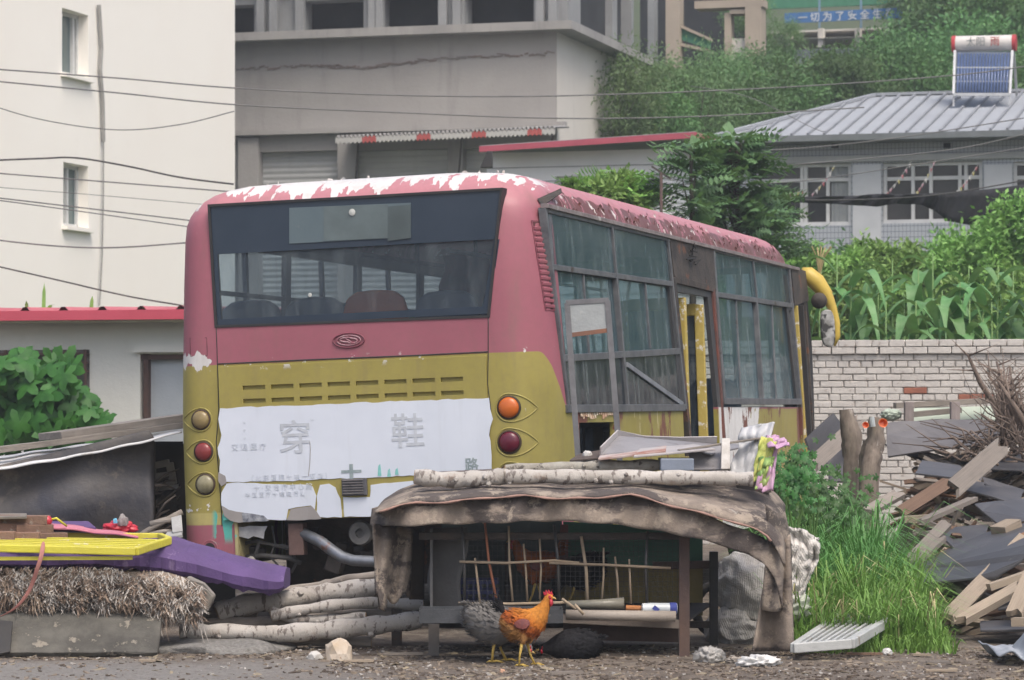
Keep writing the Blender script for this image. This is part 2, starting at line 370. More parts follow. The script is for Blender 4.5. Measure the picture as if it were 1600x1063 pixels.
# route display behind the glass
M_DISP = mat('faded_route_display', (.115, .155, .17), (.085, .12, .14), 2.4, .35, bump=.05, spot=(.17, .19, .19), spsc=3)
dq = [RP(*p) for p in ((452, 381), (642, 371), (642, 317), (452, 325))]
dp = MB().poly([(p.x, -.001, p.z) for p in dq], (0, .004, 0)).build('route_display', M_DISP, BUS)
for a, b, c_ in ((506, 606, .14), (606, 642, .10)):
    q4 = [RP(*p) for p in ((a, 377), (b, 372), (b, 320), (a, 323))]
    MB().poly([(p.x, -.004, p.z) for p in q4], (0, .002, 0)).build('display_segment', mat('display_%d' % a, (c_*.85, c_*1.1, c_*1.15), None, 5, .35, bump=0), dp)
q = RP(551, 332); MB().lathe([(.02, 0), (.022, .004), (.008, .008)], (q.x, -.006, q.z), 12, rotm(90)).build('sticker', mat('pale_sticker', (.5, .52, .5)), rg, smooth=40)
q = RP(484, 461); MB().lathe([(.012, 0), (.013, .003), (.005, .005)], (q.x, .006, q.z), 10, rotm(90)).build('sticker', MATS['pale_sticker'], rg)
# ---- seams and trim on the tail
def rear_line(pts, rad, name, m, parent=BUS, off=.001, closed=False, n=6):
    P = []
    for (a, b), (c, d) in zip(pts, pts[1:]+([pts[0]] if closed else [])):
        k = max(1, int(math.hypot(c-a, d-b)/14))
        for i in range(k): P.append(HIT(a+(c-a)*i/k, b+(d-b)*i/k, off))
    if not closed: P.append(HIT(*pts[-1], off))
    return MB().tube(P, rad, n, closed=closed).build(name, m, parent, smooth=True)
rear_line([(763, 496), (763, 552), (762, 600), (767, 640), (764, 690), (768, 724)], .003, 'panel_seam', M_BLACK)
rear_line([(338, 512), (340, 572), (342, 640), (338, 690), (341, 730), (345, 780), (347, 822)], .003, 'panel_seam', M_BLACK)
rear_line([(341, 569), (470, 563), (640, 556), (762, 550)], .0045, 'panel_seam', M_BLACK)
rear_line([(297, 529), (323, 528), (324, 556), (298, 557)], .0022, 'fuel_flap_seam', mat('pink_shadow_line', (.10, .03, .04)), closed=True)
# ---- engine hatch (yellow, two rows of slots)
PH = PAINT
hz = [RP(342, 571), RP(760, 553), RP(764, 812), RP(348, 822)]
hx0, hx1 = -.925, .842
hb = MB().box(((hx0+hx1)/2, -.010, (1.690+.722)/2), (hx1-hx0, .024, 1.690-.722)).build('engine_hatch', PH, BUS)
hc = MB()
ca0, ca1 = RP(372, 606).x, RP(734, 592).x
for py0, py1, py2, py3 in ((606, 592, 612, 600), (627, 613, 634, 622)):
    zc = (RP(372, py0+2).z+RP(734, py1+3).z)/2
    hc.box(((ca0+ca1)/2, -.022, zc), (ca1-ca0+.02, .014, .045))
    for k in range(8):
        xa = RP(381+44.2*k, 603).x; xb = RP(381+44.2*k+35, 603).x
        hc.box(((xa+xb)/2, 0, zc+.008), (xb-xa, .06, .027))
hcu = hc.build('hc', None, BUS); bpy.context.view_layer.update()
md = hb.modifiers.new('b', 'BOOLEAN'); md.operation = 'DIFFERENCE'; md.object = hcu; md.solver = 'EXACT'
md = hb.modifiers.new('v', 'BEVEL'); md.width = .004; md.segments = 2; md.limit_method = 'ANGLE'
baked(hb); bpy.data.objects.remove(hcu)
MB().box((-.04, .03, 1.53), (1.6, .03, .2)).build('slot_backing', M_BLACK, hb)
# ---- white sheets pasted over the hatch
def sheet_mat(name, c1, c2):
    t = NT(name); f = t.ramp(t.noise(2.5, 6, .6), [(.3, 0.0), (.75, 1.0)]); c = t.mix(f, c1, c2)
    v = t.ramp(t.noise(6, 5, .7, t.map((2.5, 2.5, .2))), [(.55, 0.0), (.85, .3)]); c = t.mix(v, c, (.40, .42, .44))
    c = t.mix(t.ramp(t.noise(9, 6, .75), [(.68, 0.0), (.74, .4)]), c, (.33, .33, .32))
    t.bump(t.noise(3, 3), .3, .01); return t.out(c, .42)
M_SHEET = sheet_mat('pasted_white_sheet', (.63, .68, .76), (.55, .60, .68))
M_TORN = sheet_mat('torn_primer_layer', (.34, .32, .31), (.22, .21, .20))
def rough_line(pts, amp, step=9):
    out = []
    for (a, b), (c, d) in zip(pts, pts[1:]):
        L = math.hypot(c-a, d-b); k = max(1, int(L/step))
        for i in range(k):
            j = random.uniform(-amp, amp) if i else 0
            out.append((a+(c-a)*i/k+j*(d-b)/max(L, 1), b+(d-b)*i/k-j*(c-a)/max(L, 1)))
    return out
def rplate(pts, y, th, name, m, parent, amp=.8):
    P = rough_line(pts+[pts[0]], amp); q = [RP(a, b, y) for a, b in P]
    mb = MB().poly([(p.x, y, p.z) for p in q], (0, th, 0)); return mb.build(name, m, parent)
sh1 = rplate([(344, 638), (450, 634), (600, 628), (764, 622), (766, 640), (770, 655), (764, 680), (767, 700), (768, 735), (700, 742), (640, 743), (560, 747), (440, 752), (352, 753), (343, 744), (344, 720), (340, 700), (346, 680), (341, 655)], -.0265, .003, 'pasted_white_sheet', M_SHEET, hb, 1.1)
sh2 = rplate([(354, 756), (372, 754), (400, 755), (440, 757), (470, 757), (488, 760), (494, 775), (492, 795), (490, 800), (486, 790), (462, 793), (450, 796), (432, 800), (420, 812), (390, 806), (378, 801), (358, 797), (346, 790), (346, 770)], -.0262, .003, 'torn_white_sheet', M_SHEET, hb, 1)
sh3 = rplate([(500, 758), (514, 756), (524, 762), (532, 780), (534, 809), (500, 808), (495, 800), (495, 775)], -.0262, .003, 'torn_white_sheet', M_SHEET, hb, .9)
sh4 = rplate([(579, 758), (600, 755), (618, 754), (640, 752), (700, 750), (765, 745), (766, 800), (690, 803), (538, 808), (536, 777), (578, 777)], -.0262, .003, 'torn_white_sheet', M_SHEET, hb, .9)
rplate([(346, 791), (360, 798), (380, 801), (392, 807), (400, 811), (418, 815), (372, 817), (360, 814), (350, 806)], -.0275, .004, 'torn_primer_flake', M_TORN, hb, 1.5)
rplate([(454, 796), (470, 793), (487, 791), (495, 800), (502, 811), (448, 813)], -.029, .004, 'torn_primer_flake', M_TORN, hb, 1.2)
rplate([(341, 738), (352, 744), (354, 755), (346, 760), (341, 752)], -.028, .004, 'torn_primer_flake', M_TORN, hb, 1.2)
rplate([(420, 812), (432, 800), (450, 796), (447, 813)], -.0268, .003, 'torn_white_sheet', M_SHEET, hb, .6)
rplate([(378, 801), (395, 803), (412, 806), (420, 814), (380, 816)], -.031, .004, 'torn_primer_flake', mat('dark_print_scrap', (.09, .10, .13), (.35, .37, .4), 30, .7), hb, 1)
M_FADE = mat('faded_lettering', (.40, .43, .475), (.49, .53, .58), 14, .7, bump=0)
M_FAINT = mat('very_faded_lettering', (.53, .575, .635), (.57, .62, .69), 20, .7, bump=0)
M_DKL = mat('green_grey_lettering', (.20, .26, .27), (.33, .38, .40), 22, .7, bump=0)
def rtext(s, px, py, hpx, m, name, y=-.0285, bold=0, parent=None, sx=1):
    p = RP(px, py, y); size = hpx/FPX*18.9*1.12
    mt = Matrix.Translation((p.x, y, p.z)) @ Matrix.Rotation(R(90), 4, 'X') @ Matrix.Diagonal((sx, 1, 1, 1))
    return textmesh(s, size, m, name, parent or sh1, mt, .0008, bold)
rtext('穿', 461, 687, 50, M_FADE, 'lettering', bold=.002)
rtext('鞋', 637, 677, 50, M_FADE, 'lettering', bold=.002)
rtext('交 通 医 疗', 389, 699, 11, M_FAINT, 'lettering')
for k, py in enumerate((661, 673, 685)): rtext('·', 382, py, 14, M_FAINT, 'lettering', bold=.002)
rtext('十', 549, 740, 22, M_DKL, 'lettering', bold=.005, sx=1.35)
rtext('路', 737, 728, 20, M_DKL, 'lettering', bold=.002)
rtext('“', 488, 659, 12, M_FAINT, 'lettering')
rtext('（ 北 京 医 院 十 块 一 双 店 ）', 452, 746, 9, M_FAINT, 'lettering', sx=1.0)
rtext('十 · 交 治 疗 中 心 院', 442, 762, 9.5, M_FAINT, 'lettering', y=-.0282, parent=sh2)
rtext('中 国 医 疗 十 糖 鞋 行 业', 430, 773, 8, M_FAINT, 'lettering', y=-.0282, parent=sh2)
for a, b, h_ in ((593, 736, 16), (608, 740, 10), (620, 738, 8)):
    rplate([(a-3, b+h_/2), (a-2, b-h_/2), (a+1, b-h_/2-3), (a+3, b+h_/2)], -.0285, .001, 'teal_paint_mark', mat('teal_paint', (.10, .42, .38), (.3, .55, .55), 20), sh1, .8)
MB().tube([RP(*p, -.028) for p in ((484, 690), (485, 700), (484, 725), (482, 744))], .0022, 5).build('crack', M_TORN, sh1)
# ---- number-plate louvre
q = RP(557, 761); lv = MB().box((q.x, -.036, q.z), (.165, .022, .105)).build('plate_louvre', mat('louvre_grey', (.05, .05, .055), (.11, .11, .12), 20, .6), hb, bevel=.004)
mb = MB()
for k in range(6): mb.box((q.x-.006, -.05, q.z-.04+k*.0165), (.135, .008, .006), rotm(25))
mb.build('slat', mat('louvre_slat', (.10, .10, .105), (.16, .15, .15), 25, .6), lv)
# ---- emblem
q = RP(545, 532, -.004); M_PD = mat('dark_pink_relief', (.22, .055, .08), (.15, .04, .06), 20, .5)
def ell(cx, cz, a, b, n=28, t0=0, t1=360, y=-.006): return [(cx+a*math.cos(R(t0+(t1-t0)*i/n)), y, cz+b*math.sin(R(t0+(t1-t0)*i/n))) for i in range(n+(0 if t1-t0 == 360 else 1))]
em = MB().tube(ell(q.x, q.z, .103, .045), .0045, 6, closed=True).build('emblem', M_PD, BUS, smooth=True)
mb = MB().tube(ell(q.x, q.z, .078, .031), .0042, 6, closed=True)
mb.tube(ell(q.x-.012, q.z+.004, .044, .014, 14, 20, 290), .005, 6).tube(ell(q.x+.022, q.z-.004, .034, .015, 14, 200, 470), .005, 6).tube([(q.x-.02, -.006, q.z+.012), (q.x+.004, -.006, q.z-.004), (q.x+.02, -.006, q.z-.014)], .005, 6)
mb.build('emblem_mark', mat('worn_emblem', (.42, .30, .32), (.26, .07, .10), 30, .45), em, smooth=True)
# ---- tail lamps
def lens_mat(name, c, c2): return mat(name, c, c2, 12, .22, bump=.1, bsc=60)
L_OR = lens_mat('orange_lens', (.55, .13, .02), (.46, .11, .02)); L_RD = lens_mat('dark_red_lens', (.115, .008, .018), (.09, .01, .03)); L_RD2 = lens_mat('faded_red_lens', (.22, .035, .035), (.18, .03, .03))
L_TN = lens_mat('clouded_tan_lens', (.26, .20, .09), (.20, .15, .07)); L_CL = lens_mat('clear_dirty_lens', (.26, .24, .15), (.14, .13, .08))
def lamp(px, py, rpx, m, side, lab):
    loc, nor = HITN(px, py)
    if side < 0: loc, nor = HITN(px+3, py); loc = HIT(px, py)
    nor = (nor+Vector((0, -.6, 0))).normalized()
    r = rpx/FPX*18.9; M3 = nor.to_track_quat('Z', 'Y').to_matrix()
    rim = MB().lathe([(r*1.13, -.02), (r*1.13, .004), (r*1.0, .010), (r*.97, .0)], loc, 28, M3).build('tail_lamp', mat('lamp_rim', (.06, .03, .02), (.04, .03, .02)), BUS, smooth=40)
    MB().lathe([(r*.98, -.004), (r*.96, .010), (r*.8, .020), (r*.5, .027), (r*.2, .030), (r*.02, .031)], loc, 28, M3).build('lens', m, rim, smooth=True)
    rim['label'] = lab
    # tear-drop moulding pressed round the lamp
    pts = []
    R1 = rpx*1.33; Lx = rpx*2.75*(1 if side > 0 else -1)
    if side < 0: Lx = -rpx*1.9; R1 = rpx*1.25
    for k in range(17):
        a = R(90+180*k/16) if side > 0 else R(90-180*k/16); pts.append((px+R1*.92*math.cos(a), py-R1*math.sin(a)))
    for k in range(1, 8):
        t = k/8; pts.append((px+Lx*t, py+R1*(1-t**2.1)*.98+1))
    for k in range(0, 8):
        t = 1-k/8; pts.append((px+Lx*t, py-R1*(1-t**2.1)*.98))
    P = []
    for a, b in pts:
        h = HITN(a, b)
        if h[0] is None: continue
        P.append(h[0]+h[1]*.0005)
    MB().tube(P, .0052, 6, closed=True).build('lamp_moulding', PAINT, BUS, smooth=True)
lamp(795, 637, 16.5, L_OR, 1, 'orange round lens'); lamp(796, 691, 16.5, L_RD, 1, 'dark red round lens'); lamp(797, 744, 16.5, L_TN, 1, 'tan round lens')
lamp(314, 656, 14.5, L_TN, -1, 'clouded tan round lens'); lamp(318, 706, 14.5, L_RD2, -1, 'faded red round lens'); lamp(321, 757, 15, L_CL, -1, 'dirty clear round lens')
loc, nor = HITN(328, 857); M3 = nor.to_track_quat('Z', 'Y').to_matrix()
o = MB().lathe([(.058, -.01), (.052, .006), (.036, .002)], loc, 22, M3).build('tow_hole_rim', PAINT, BUS, smooth=40)
MB().lathe([(.036, -.01), (.035, .004)], loc, 20, M3).build('tow_hole', M_BLACK, o)
# ---- louvred grille on the rear pillar
lg = []
mb = MB(); fr = MB()
for k in range(15):
    t = (k+.5)/15; ax, ay = 833+t*19, 352+t*130; bx = ax+15; by = ay+1+t*1
    p, q = HIT(ax, ay, .004), HIT(bx, by, .004); mb.bar(p, q, .016, .020, (0, -.5, 1))
P = [HIT(a, b, .003) for a, b in ((830, 345), (846, 346), (855, 400), (866, 486), (852, 485), (840, 410))]
g_ = fr.tube(P, .004, 5, closed=True).build('pillar_grille', M_PD, BUS)
mb.build('louvre', PAINT, g_, bevel=.003)
MB().poly([HIT(a, b, .001) for a, b in ((832, 347), (845, 347), (864, 484), (853, 484))], (.0, .003, 0)).build('grille_backing', mat('grille_shadow', (.10, .03, .035)), g_)
# ---- right side: window bars, panes, doors
def sbar(a, b, w, name, m, parent=BUS, proud=.012, d=.05, pts=None):
    p, q = SP(*a), SP(*b)
    P = [Vector((xs(p.z)+proud-d/2, p.y, p.z)), Vector((xs(q.z)+proud-d/2, q.y, q.z))]
    return MB().bar(P[0], P[1], w, d, up=(1, 0, 0)).build(name, m, parent, bevel=.003)
def spane(q, name, m, parent=BUS, x=-.02, th=.006):
    P = [SP(*p) for p in q]; return MB().poly([(xs(p.z)+x, p.y, p.z) for p in P], (th, 0, 0)).build(name, m, parent)
M_FR = mat('grey_window_frame', (.075, .082, .095), (.15, .155, .165), 10, .5, .2, bump=.2, st=(1, 1, 1), spot=(.05, .035, .03), spsc=6)
M_SCORCH = mat('scorched_panel', (.020, .018, .018), (.075, .06, .05), 6, .65, bump=.6, bsc=25, spot=(.13, .055, .03), spsc=4, spth=.58)
sbar((849, 322), (1245, 421), .028, 'gutter', mat('gutter_strip', (.25, .22, .22), (.14, .11, .11), 12, .5, spot=(.4, .38, .37)), proud=.030)
wb = sbar((850, 328), (1047, 375), .03, 'window_frame', M_FR)
sbar((860, 417), (1050, 444), .036, 'window_rail', M_FR, wb); sbar((878, 560), (1060, 549), .045, 'window_rail', M_FR, wb); sbar((884, 639), (1068, 637), .05, 'window_rail', M_FR, wb, .016)
sbar((850, 326), (887, 640), .036, 'window_post', M_FR, wb, .016); sbar((954, 350), (980, 637), .032, 'window_post', M_FR, wb, .016); sbar((1041, 368), (1070, 640), .04, 'window_post', M_FR, wb, .016)
sbar((912, 428), (922, 556), .022, 'window_post', M_FR, wb, .002); sbar((1009, 443), (1017, 545), .022, 'window_post', M_FR, wb, .002)
sbar((979, 570), (1066, 632), .035, 'diagonal_brace', mat('pale_brace', (.24, .26, .29), (.12, .13, .15), 9, .5), wb, .01)
for q in (((851, 326), (955, 350), (962, 428), (860, 413)), ((955, 350), (1042, 369), (1048, 442), (963, 428))): spane(q, 'upper_window', G_SIDE, wb, -.006)
for i, q in enumerate((((864, 421), (914, 428), (922, 558), (876, 558)), ((912, 428), (962, 434), (972, 556), (920, 558)), ((966, 436), (1011, 442), (1019, 550), (977, 553)), ((1009, 442), (1051, 446), (1060, 548), (1016, 550)))): spane(q, 'sliding_window', G_SIDE, wb, -.016-.012*(i % 2))
for q in (((878, 563), (973, 556), (980, 637), (885, 639)), ((977, 555), (1061, 549), (1068, 637), (980, 637))): spane(q, 'lower_window', G_LOW, wb, -.01)
wb2 = sbar((1112, 390), (1236, 420), .03, 'window_frame', M_FR)
sbar((1117, 460), (1239, 478), .04, 'window_rail', M_FR, wb2); sbar((1131, 627), (1250, 628), .05, 'window_rail', M_FR, wb2, .016)
sbar((1113, 388), (1131, 632), .05, 'window_post', M_FR, wb2, .016); sbar((1175, 402), (1182, 470), .03, 'window_post', M_FR, wb2); sbar((1181, 470), (1191, 626), .034, 'window_post', M_FR, wb2, .016); sbar((1231, 416), (1250, 630), .05, 'window_post', M_FR, wb2, .016)
sbar((1151, 466), (1159, 624), .026, 'window_post', M_FR, wb2, .0); sbar((1207, 476), (1214, 624), .026, 'window_post', M_FR, wb2, .0)
for q in (((1113, 388), (1176, 402), (1183, 471), (1119, 461)), ((1176, 402), (1233, 416), (1240, 480), (1183, 471))): spane(q, 'upper_window', G_SIDE, wb2, -.006)
for i, q in enumerate((((1119, 463), (1153, 467), (1160, 628), (1130, 628)), ((1151, 467), (1182, 471), (1190, 628), (1158, 628)), ((1184, 472), (1209, 476), (1215, 628), (1192, 628)), ((1207, 475), (1236, 480), (1249, 628), (1214, 628)))): spane(q, 'sliding_window', G_SIDE, wb2, -.016-.012*(i % 2))
def spanel(q, name, m, parent=BUS, x=.0, th=.012):
    P = [SP(*p) for p in q]; return MB().poly([(xs(p.z)+x, p.y, p.z) for p in P], (th, 0, 0)).build(name, m, parent)
spanel([(1044, 370), (1114, 387), (1118, 452), (1052, 436)], 'door_header', M_SCORCH)
spanel([(1234, 416), (1257, 424), (1262, 470), (1240, 478)], 'door_header', M_SCORCH)
mb = MB(); p = SP(1078, 402)
for k in range(7):
    a = random.uniform(0, 6.28); c0 = Vector((xs(p.z)+.02, p.y+.14*math.cos(a)*random.random(), p.z+.05*math.sin(a)))
    mb.tube([c0, c0+Vector((.03, random.uniform(-.1, .1), random.uniform(-.03, .05))), c0+Vector((.01, random.uniform(-.16, .16), random.uniform(-.05, .03)))], .006, 5)
mb.build('burnt_wiring', M_BLACK, BUS)
# middle door: jambs, half open leaves
jb = sbar((1051, 434), (1078, 712), .07, 'door_frame', M_SCORCH, proud=.02)
sbar((1112, 450), (1131, 712), .06, 'door_post', mat('rusty_post', (.16, .05, .035), (.07, .035, .03), 8, .7, bump=.5), jb, .02); sbar((1052, 437), (1114, 452), .05, 'door_lintel', M_SCORCH, jb, .02)
M_YF = mat('worn_yellow_frame', (.46, .36, .09), (.38, .29, .07), 6, .55, spot=(.66, .64, .58), spsc=9, spth=.56)
def leaf(y0, z0, z1, w, ang, name, m):
    r = empty(name, (1.20, y0, z0)); r.parent = BUS; r.rotation_euler = (0, 0, R(ang)); h = z1-z0
    MB().box((0, .03, h/2), (.05, .07, h)).build('leaf_stile', m, r, bevel=.008)
    MB().box((0, w-.03, h/2), (.045, .05, h)).build('leaf_stile', m, r, bevel=.008)
    MB().box((0, w/2, h-.04), (.048, w-.10, .09)).build('leaf_rail', m, r, bevel=.008)
    MB().box((0, w/2, .05), (.048, w-.10, .09)).build('leaf_rail', m, r, bevel=.008)
    MB().box((0, w/2, h/2), (.008, w-.08, h-.16)).build('leaf_pane', G_LOW, r)
    mbk = MB().box((.0, w/2, h/2), (.02, .02, h-.1)); mbk.build('rubber_strip', M_BLACK, r)
    return r
leaf(3.93, .60, 2.17, .50, 86, 'folding_door_leaf', M_YF)
leaf(4.52, .60, 2.14, .50, 94, 'folding_door_leaf', M_YF)
# front door
spanel([(1243, 480), (1262, 472), (1276, 716), (1258, 720)], 'front_door', M_SCORCH, x=-.03, th=.02)
sbar((1243, 478), (1259, 720), .03, 'door_post', M_YF, proud=.02); sbar((1250, 478), (1266, 720), .03, 'door_post', M_BLACK, proud=.03); sbar((1256, 474), (1271, 720), .03, 'door_post', M_SCORCH, proud=.02)
# front pillar following the windscreen rake
P = [SP(*p) for p in ((1256, 424), (1265, 470), (1272, 540), (1275, 620), (1277, 716))]
MB().tube([(xs(p.z)-.06, p.y-.02, p.z) for p in P], .045, 8).build('front_pillar', M_BLACK, BUS, smooth=True)
# hanging tongue at the top rear corner
MB().poly([HIT(838, 312, .01), HIT(861, 300, .03)+Vector((.04, 0, 0)), HIT(861, 306, .03)+Vector((.04, 0, 0)), HIT(845, 323, .01)], (0, .02, 0)).build('bent_gutter_end', M_DARK, BUS)
# curled paint flakes on the roof edge
M_FLK = mat('curled_flake', (.085, .030, .026), (.17, .06, .055), 14, .7); M_FLW = mat('white_flake', (.6, .58, .56), (.5, .35, .35), 12, .7)
for mm, cnt, nm in ((M_FLK, 90, 'curled_paint'), (M_FLW, 22, 'curled_white_paint')):
    mb = MB()
    for k in range(cnt):
        y = .45+7.3*random.random()**.9; z = random.uniform(2.62, 2.76); s = random.uniform(.012, .030)
        hit = BVH.ray_cast(Vector((3, y, z)), Vector((-1, 0, 0)))
        if hit[0] is None: continue
        p = hit[0]; n = hit[1]; a = Vector((0, 1, 0)); b = n.cross(a).normalized(); th = random.uniform(-.6, .6)
        a, b = a*math.cos(th)+b*math.sin(th), b*math.cos(th)-a*math.sin(th)
        cu_ = random.uniform(.003, .016)
        mb.add([p-a*s-b*s*.6, p+a*s-b*s*.7, p+a*s*.8+b*s*.2+n*cu_*.4, p-a*s*.9+b*s*.1+n*cu_*.5, p+a*s*.5+b*s*.5+n*cu_, p-a*s*.5+b*s*.4+n*cu_*1.1], [(0, 1, 2, 3), (3, 2, 4, 5)])
    tag(mb.build(nm, mm, BUS), kind='stuff')
mb = MB()
for k in range(60):
    x = random.uniform(-.95, .95); hit = BVH.ray_cast(Vector((x, random.uniform(.35, 1.3), 4)), Vector((0, 0, -1)))
    if hit[0] is None: continue
    p = hit[0]; s = random.uniform(.008, .03); a = Vector((random.uniform(-1, 1), random.uniform(-1, 1), .2)).normalized()*s
    mb.add([p-a, p+a, p+a*.4+Vector((0, 0, random.uniform(.004, .02))), p-a*.6+Vector((0, .01, random.uniform(.005, .025)))], [(0, 1, 2, 3)])
tag(mb.build('roof_paint_scraps', mat('roof_scrap', (.62, .6, .58), (.25, .22, .2), 9, .8), BUS), kind='stuff')
# ---- mirror
M_YM = mat('mirror_yellow', (.55, .40, .07), (.45, .33, .06), 6, .45, spot=(.3, .2, .1), spsc=7, spth=.68)
def mp(px, py, Y): return BI @ at(px, py, Y)
Ym = 26.9
arm = MB().tube([mp(1252, 428, Ym), mp(1262, 430, Ym), mp(1276, 441, Ym), mp(1290, 459, Ym), mp(1300, 480, Ym), mp(1307, 505, Ym), mp(1308, 525, Ym), mp(1302, 540, Ym)], [.06, .08, .08, .062, .042, .033, .03, .022], 12).build('mirror_arm', M_YM, BUS, smooth=True)
c = mp(1293, 513, Ym-.03); rm = BI.to_3x3() @ rotm(0, -4, 8)
mb = MB(); n = 22
prof = [(.064*abs(math.cos(R(a)))**.6*(1 if math.cos(R(a)) >= 0 else -1), .165*abs(math.sin(R(a)))**.7*(1 if math.sin(R(a)) >= 0 else -1)) for a in range(0, 360, 15)]
mb.poly([c+rm @ Vector((x, -.03, z)) for x, z in prof], rm @ Vector((0, .05, 0))); mh = mb.build('mirror_head', mat('mirror_shell', (.45, .46, .46), (.08, .08, .07), 10, .5, spot=(.03, .03, .03), spsc=6, spth=.52), arm, bevel=.01)
c2 = mp(1280, 470, Ym-.05); MB().lathe([(.06, -.03), (.075, 0), (.06, .03), (.02, .045)], c2, 14, rm @ rotm(100, 20)).build('round_mirror', M_DARK, arm, smooth=True)
# ---- interior
IN = M_INT
MB().box((0, 4.2, .82), (2.36, 8.0, .05)).build('floor', M_DARK, BUS)
MB().box((0, .55, 1.28), (2.3, .8, .9)).build('engine_cover', mat('engine_cover_grey', (.06, .065, .07)), BUS)
M_SB = mat('blue_grey_seat', (.14, .175, .23), (.10, .125, .17), 5, .6); M_SO = mat('orange_seat', (.90, .24, .06), (.75, .18, .06), 5, .5)
def seat(x, y, z, m, lab=None):
    mb = MB(); w = .215
    pr = [(-w, 0), (-w*1.02, .32), (-w*.9, .41), (-w*.6, .455), (0, .465), (w*.6, .455), (w*.9, .41), (w*1.02, .32), (w, 0)]
    mb.poly([(x+a, y, z+b) for a, b in pr], (0, .06, 0)); mb.box((x, y+.25, z), (.42, .44, .06)); mb.box((x, y+.22, z-.18), (.06, .3, .34))
    o = mb.build('seat', m, BUS, bevel=.02)
    if lab: o['label'] = lab
for i, x in enumerate((-.99, -.54, -.09, .36, .81)): seat(x, .72 if i != 2 else .62, 1.68 if i != 2 else 1.70, M_SO if i == 2 else M_SB, 'orange moulded seat' if i == 2 else None)
for k in range(5):
    for x in (-.95, -.5, .95):
        if x == .95 and k in (2, 3): continue
        seat(x, 1.9+k*1.0, 1.26-.03*k, M_SB if (k+int(x*10)) % 4 else M_SO)
rl = MB()
for x in (-.3, .3): rl.tube([(x, 1.0, 2.42), (x, 7.4, 2.42)], .016, 6)
for y in (2.2, 3.6, 5.0, 6.4): rl.tube([(-.3, y, .84), (-.3, y, 2.75)], .017, 6)
rl.tube([(.3, 3.5, .84), (.3, 3.5, 2.75)], .017, 6).tube([(.1, 7.2, 2.3), (.55, 5.6, 1.6), (.62, 5.5, .9)], .02, 6)
rl.build('handrail', M_ALU, BUS, smooth=40)
MB().box((-.2, 7.6, 1.15), (1.9, .35, .5)).build('dashboard', M_BLACK, BUS, bevel=.05)
MB().lathe([(.02, 0), (.2, .01), (.215, .0), (.2, -.02), (.03, -.03)], (-.7, 7.35, 1.5), 20, rotm(55)).build('steering_wheel', M_BLACK, BUS, smooth=True)
# coat hung on a handrail
mb = MB().grid(lambda u, v: Vector((.10+(u-.5)*(.30+.10*v)+.02*math.sin(v*9), 2.0+.03*math.sin(u*14+v*3), 2.45-v*.42)), 12, 8); mb.build('hanging_rag', mat('dark_red_rag', (.16, .03, .04), (.05, .04, .05), 7), BUS, thick=.01, smooth=True)
# left side panes + windscreen
for a, b in ((.5, 1.9), (2.0, 3.4), (3.5, 4.9), (5.0, 6.4), (6.5, 7.7)):
    w_ = MB().box((-1.20, (a+b)/2, 1.975), (.008, b-a, 1.05)).build('left_window', G_LEFT, BUS)
    MB().box((-1.195, a+(b-a)/2, 1.975), (.03, .04, 1.05)).box((-1.195, (a+b)/2, 2.2), (.028, b-a, .03)).build('left_window_bar', M_FR, w_)
wsq = []
MB().poly([(-1.05, LEN-.04, 1.2), (1.05, LEN-.04, 1.2), (1.0, LEN-.27, 2.55), (-1.0, LEN-.27, 2.55)], (0, .01, 0)).build('windscreen', G_LEFT, BUS)
# ---- what shows in the open engine bay
fl = MB()
fl.box((0, .9, .50), (1.7, .05, .5))
fl.build('bay_bulkhead', M_DARK, BUS)
MB().box((-.845, .10, .56), (.02, .22, .31)).build('bay_edge', mat('scuffed_yellow_edge', (.40, .36, .18), (.25, .2, .1), 14, .7, spot=(.12, .4, .35), spsc=6, spth=.6), BUS)
MB().box((-.2, .45, .76), (1.6, .7, .03)).build('bay_roof', M_DARK, BUS)
rx = lambda px, py, y: RP(px, py, y)
ex = MB().tube([rx(470, 832, .05), rx(500, 846, .0), rx(520, 861, -.03), rx(535, 871, -.05), rx(552, 876, -.06), rx(590, 878, -.06), rx(640, 879, -.05)], .036, 14).build('exhaust_pipe', mat('dull_exhaust', (.26, .28, .31), (.14, .15, .17), 5, .45, .6, spot=(.2, .1, .07), spsc=3, spth=.6), BUS, smooth=True)
p = rx(463, 848, .02); MB().box((p.x, .05, p.z+.02), (.10, .08, .20)).build('rusty_bracket', mat('bracket_rust', (.13, .08, .07), (.08, .05, .045), 8), BUS, bevel=.005)
p = rx(566, 833, .12); MB().lathe([(.075, 0), (.08, .03), (.07, .05), (.03, .05), (.03, .02), (.0, .02)], (p.x, .12, p.z), 24, rotm(90)).build('pulley', mat('dusty_grey', (.17, .165, .16), (.09, .09, .085), 9), BUS, smooth=40)
mb = MB()
for a, b, r in (([(378, 850), (400, 846), (430, 852), (452, 858)], 0, .012), ([(372, 872), (410, 868), (452, 872), (470, 880)], 0, .016), ([(425, 822), (430, 850), (422, 870), (440, 890)], 0, .007), ([(438, 852), (456, 856), (463, 880), (455, 895)], 0, .01), ([(405, 846), (400, 866), (396, 880)], 0, .014)):
    mb.tube([rx(x, y, .12) for x, y in a], r, 7)
mb.build('hoses', mat('grey_hose', (.11, .105, .10), (.05, .05, .05), 9), BUS, smooth=True)
mb = MB()
for k in range(14):
    px_, py_ = random.uniform(375, 580), random.uniform(830, 895); p = rx(px_, py_, random.uniform(.15, .5)); s = random.uniform(.03, .11)
    MB().box(p, (s, s*.8, s*random.uniform(.5, 1.4)), rotm(random.uniform(-30, 30), random.uniform(-20, 20), 0)).build('engine_part', mat('oily_parts', (.07, .06, .055), (.035, .03, .028), 8, .6), BUS, bevel=.006)
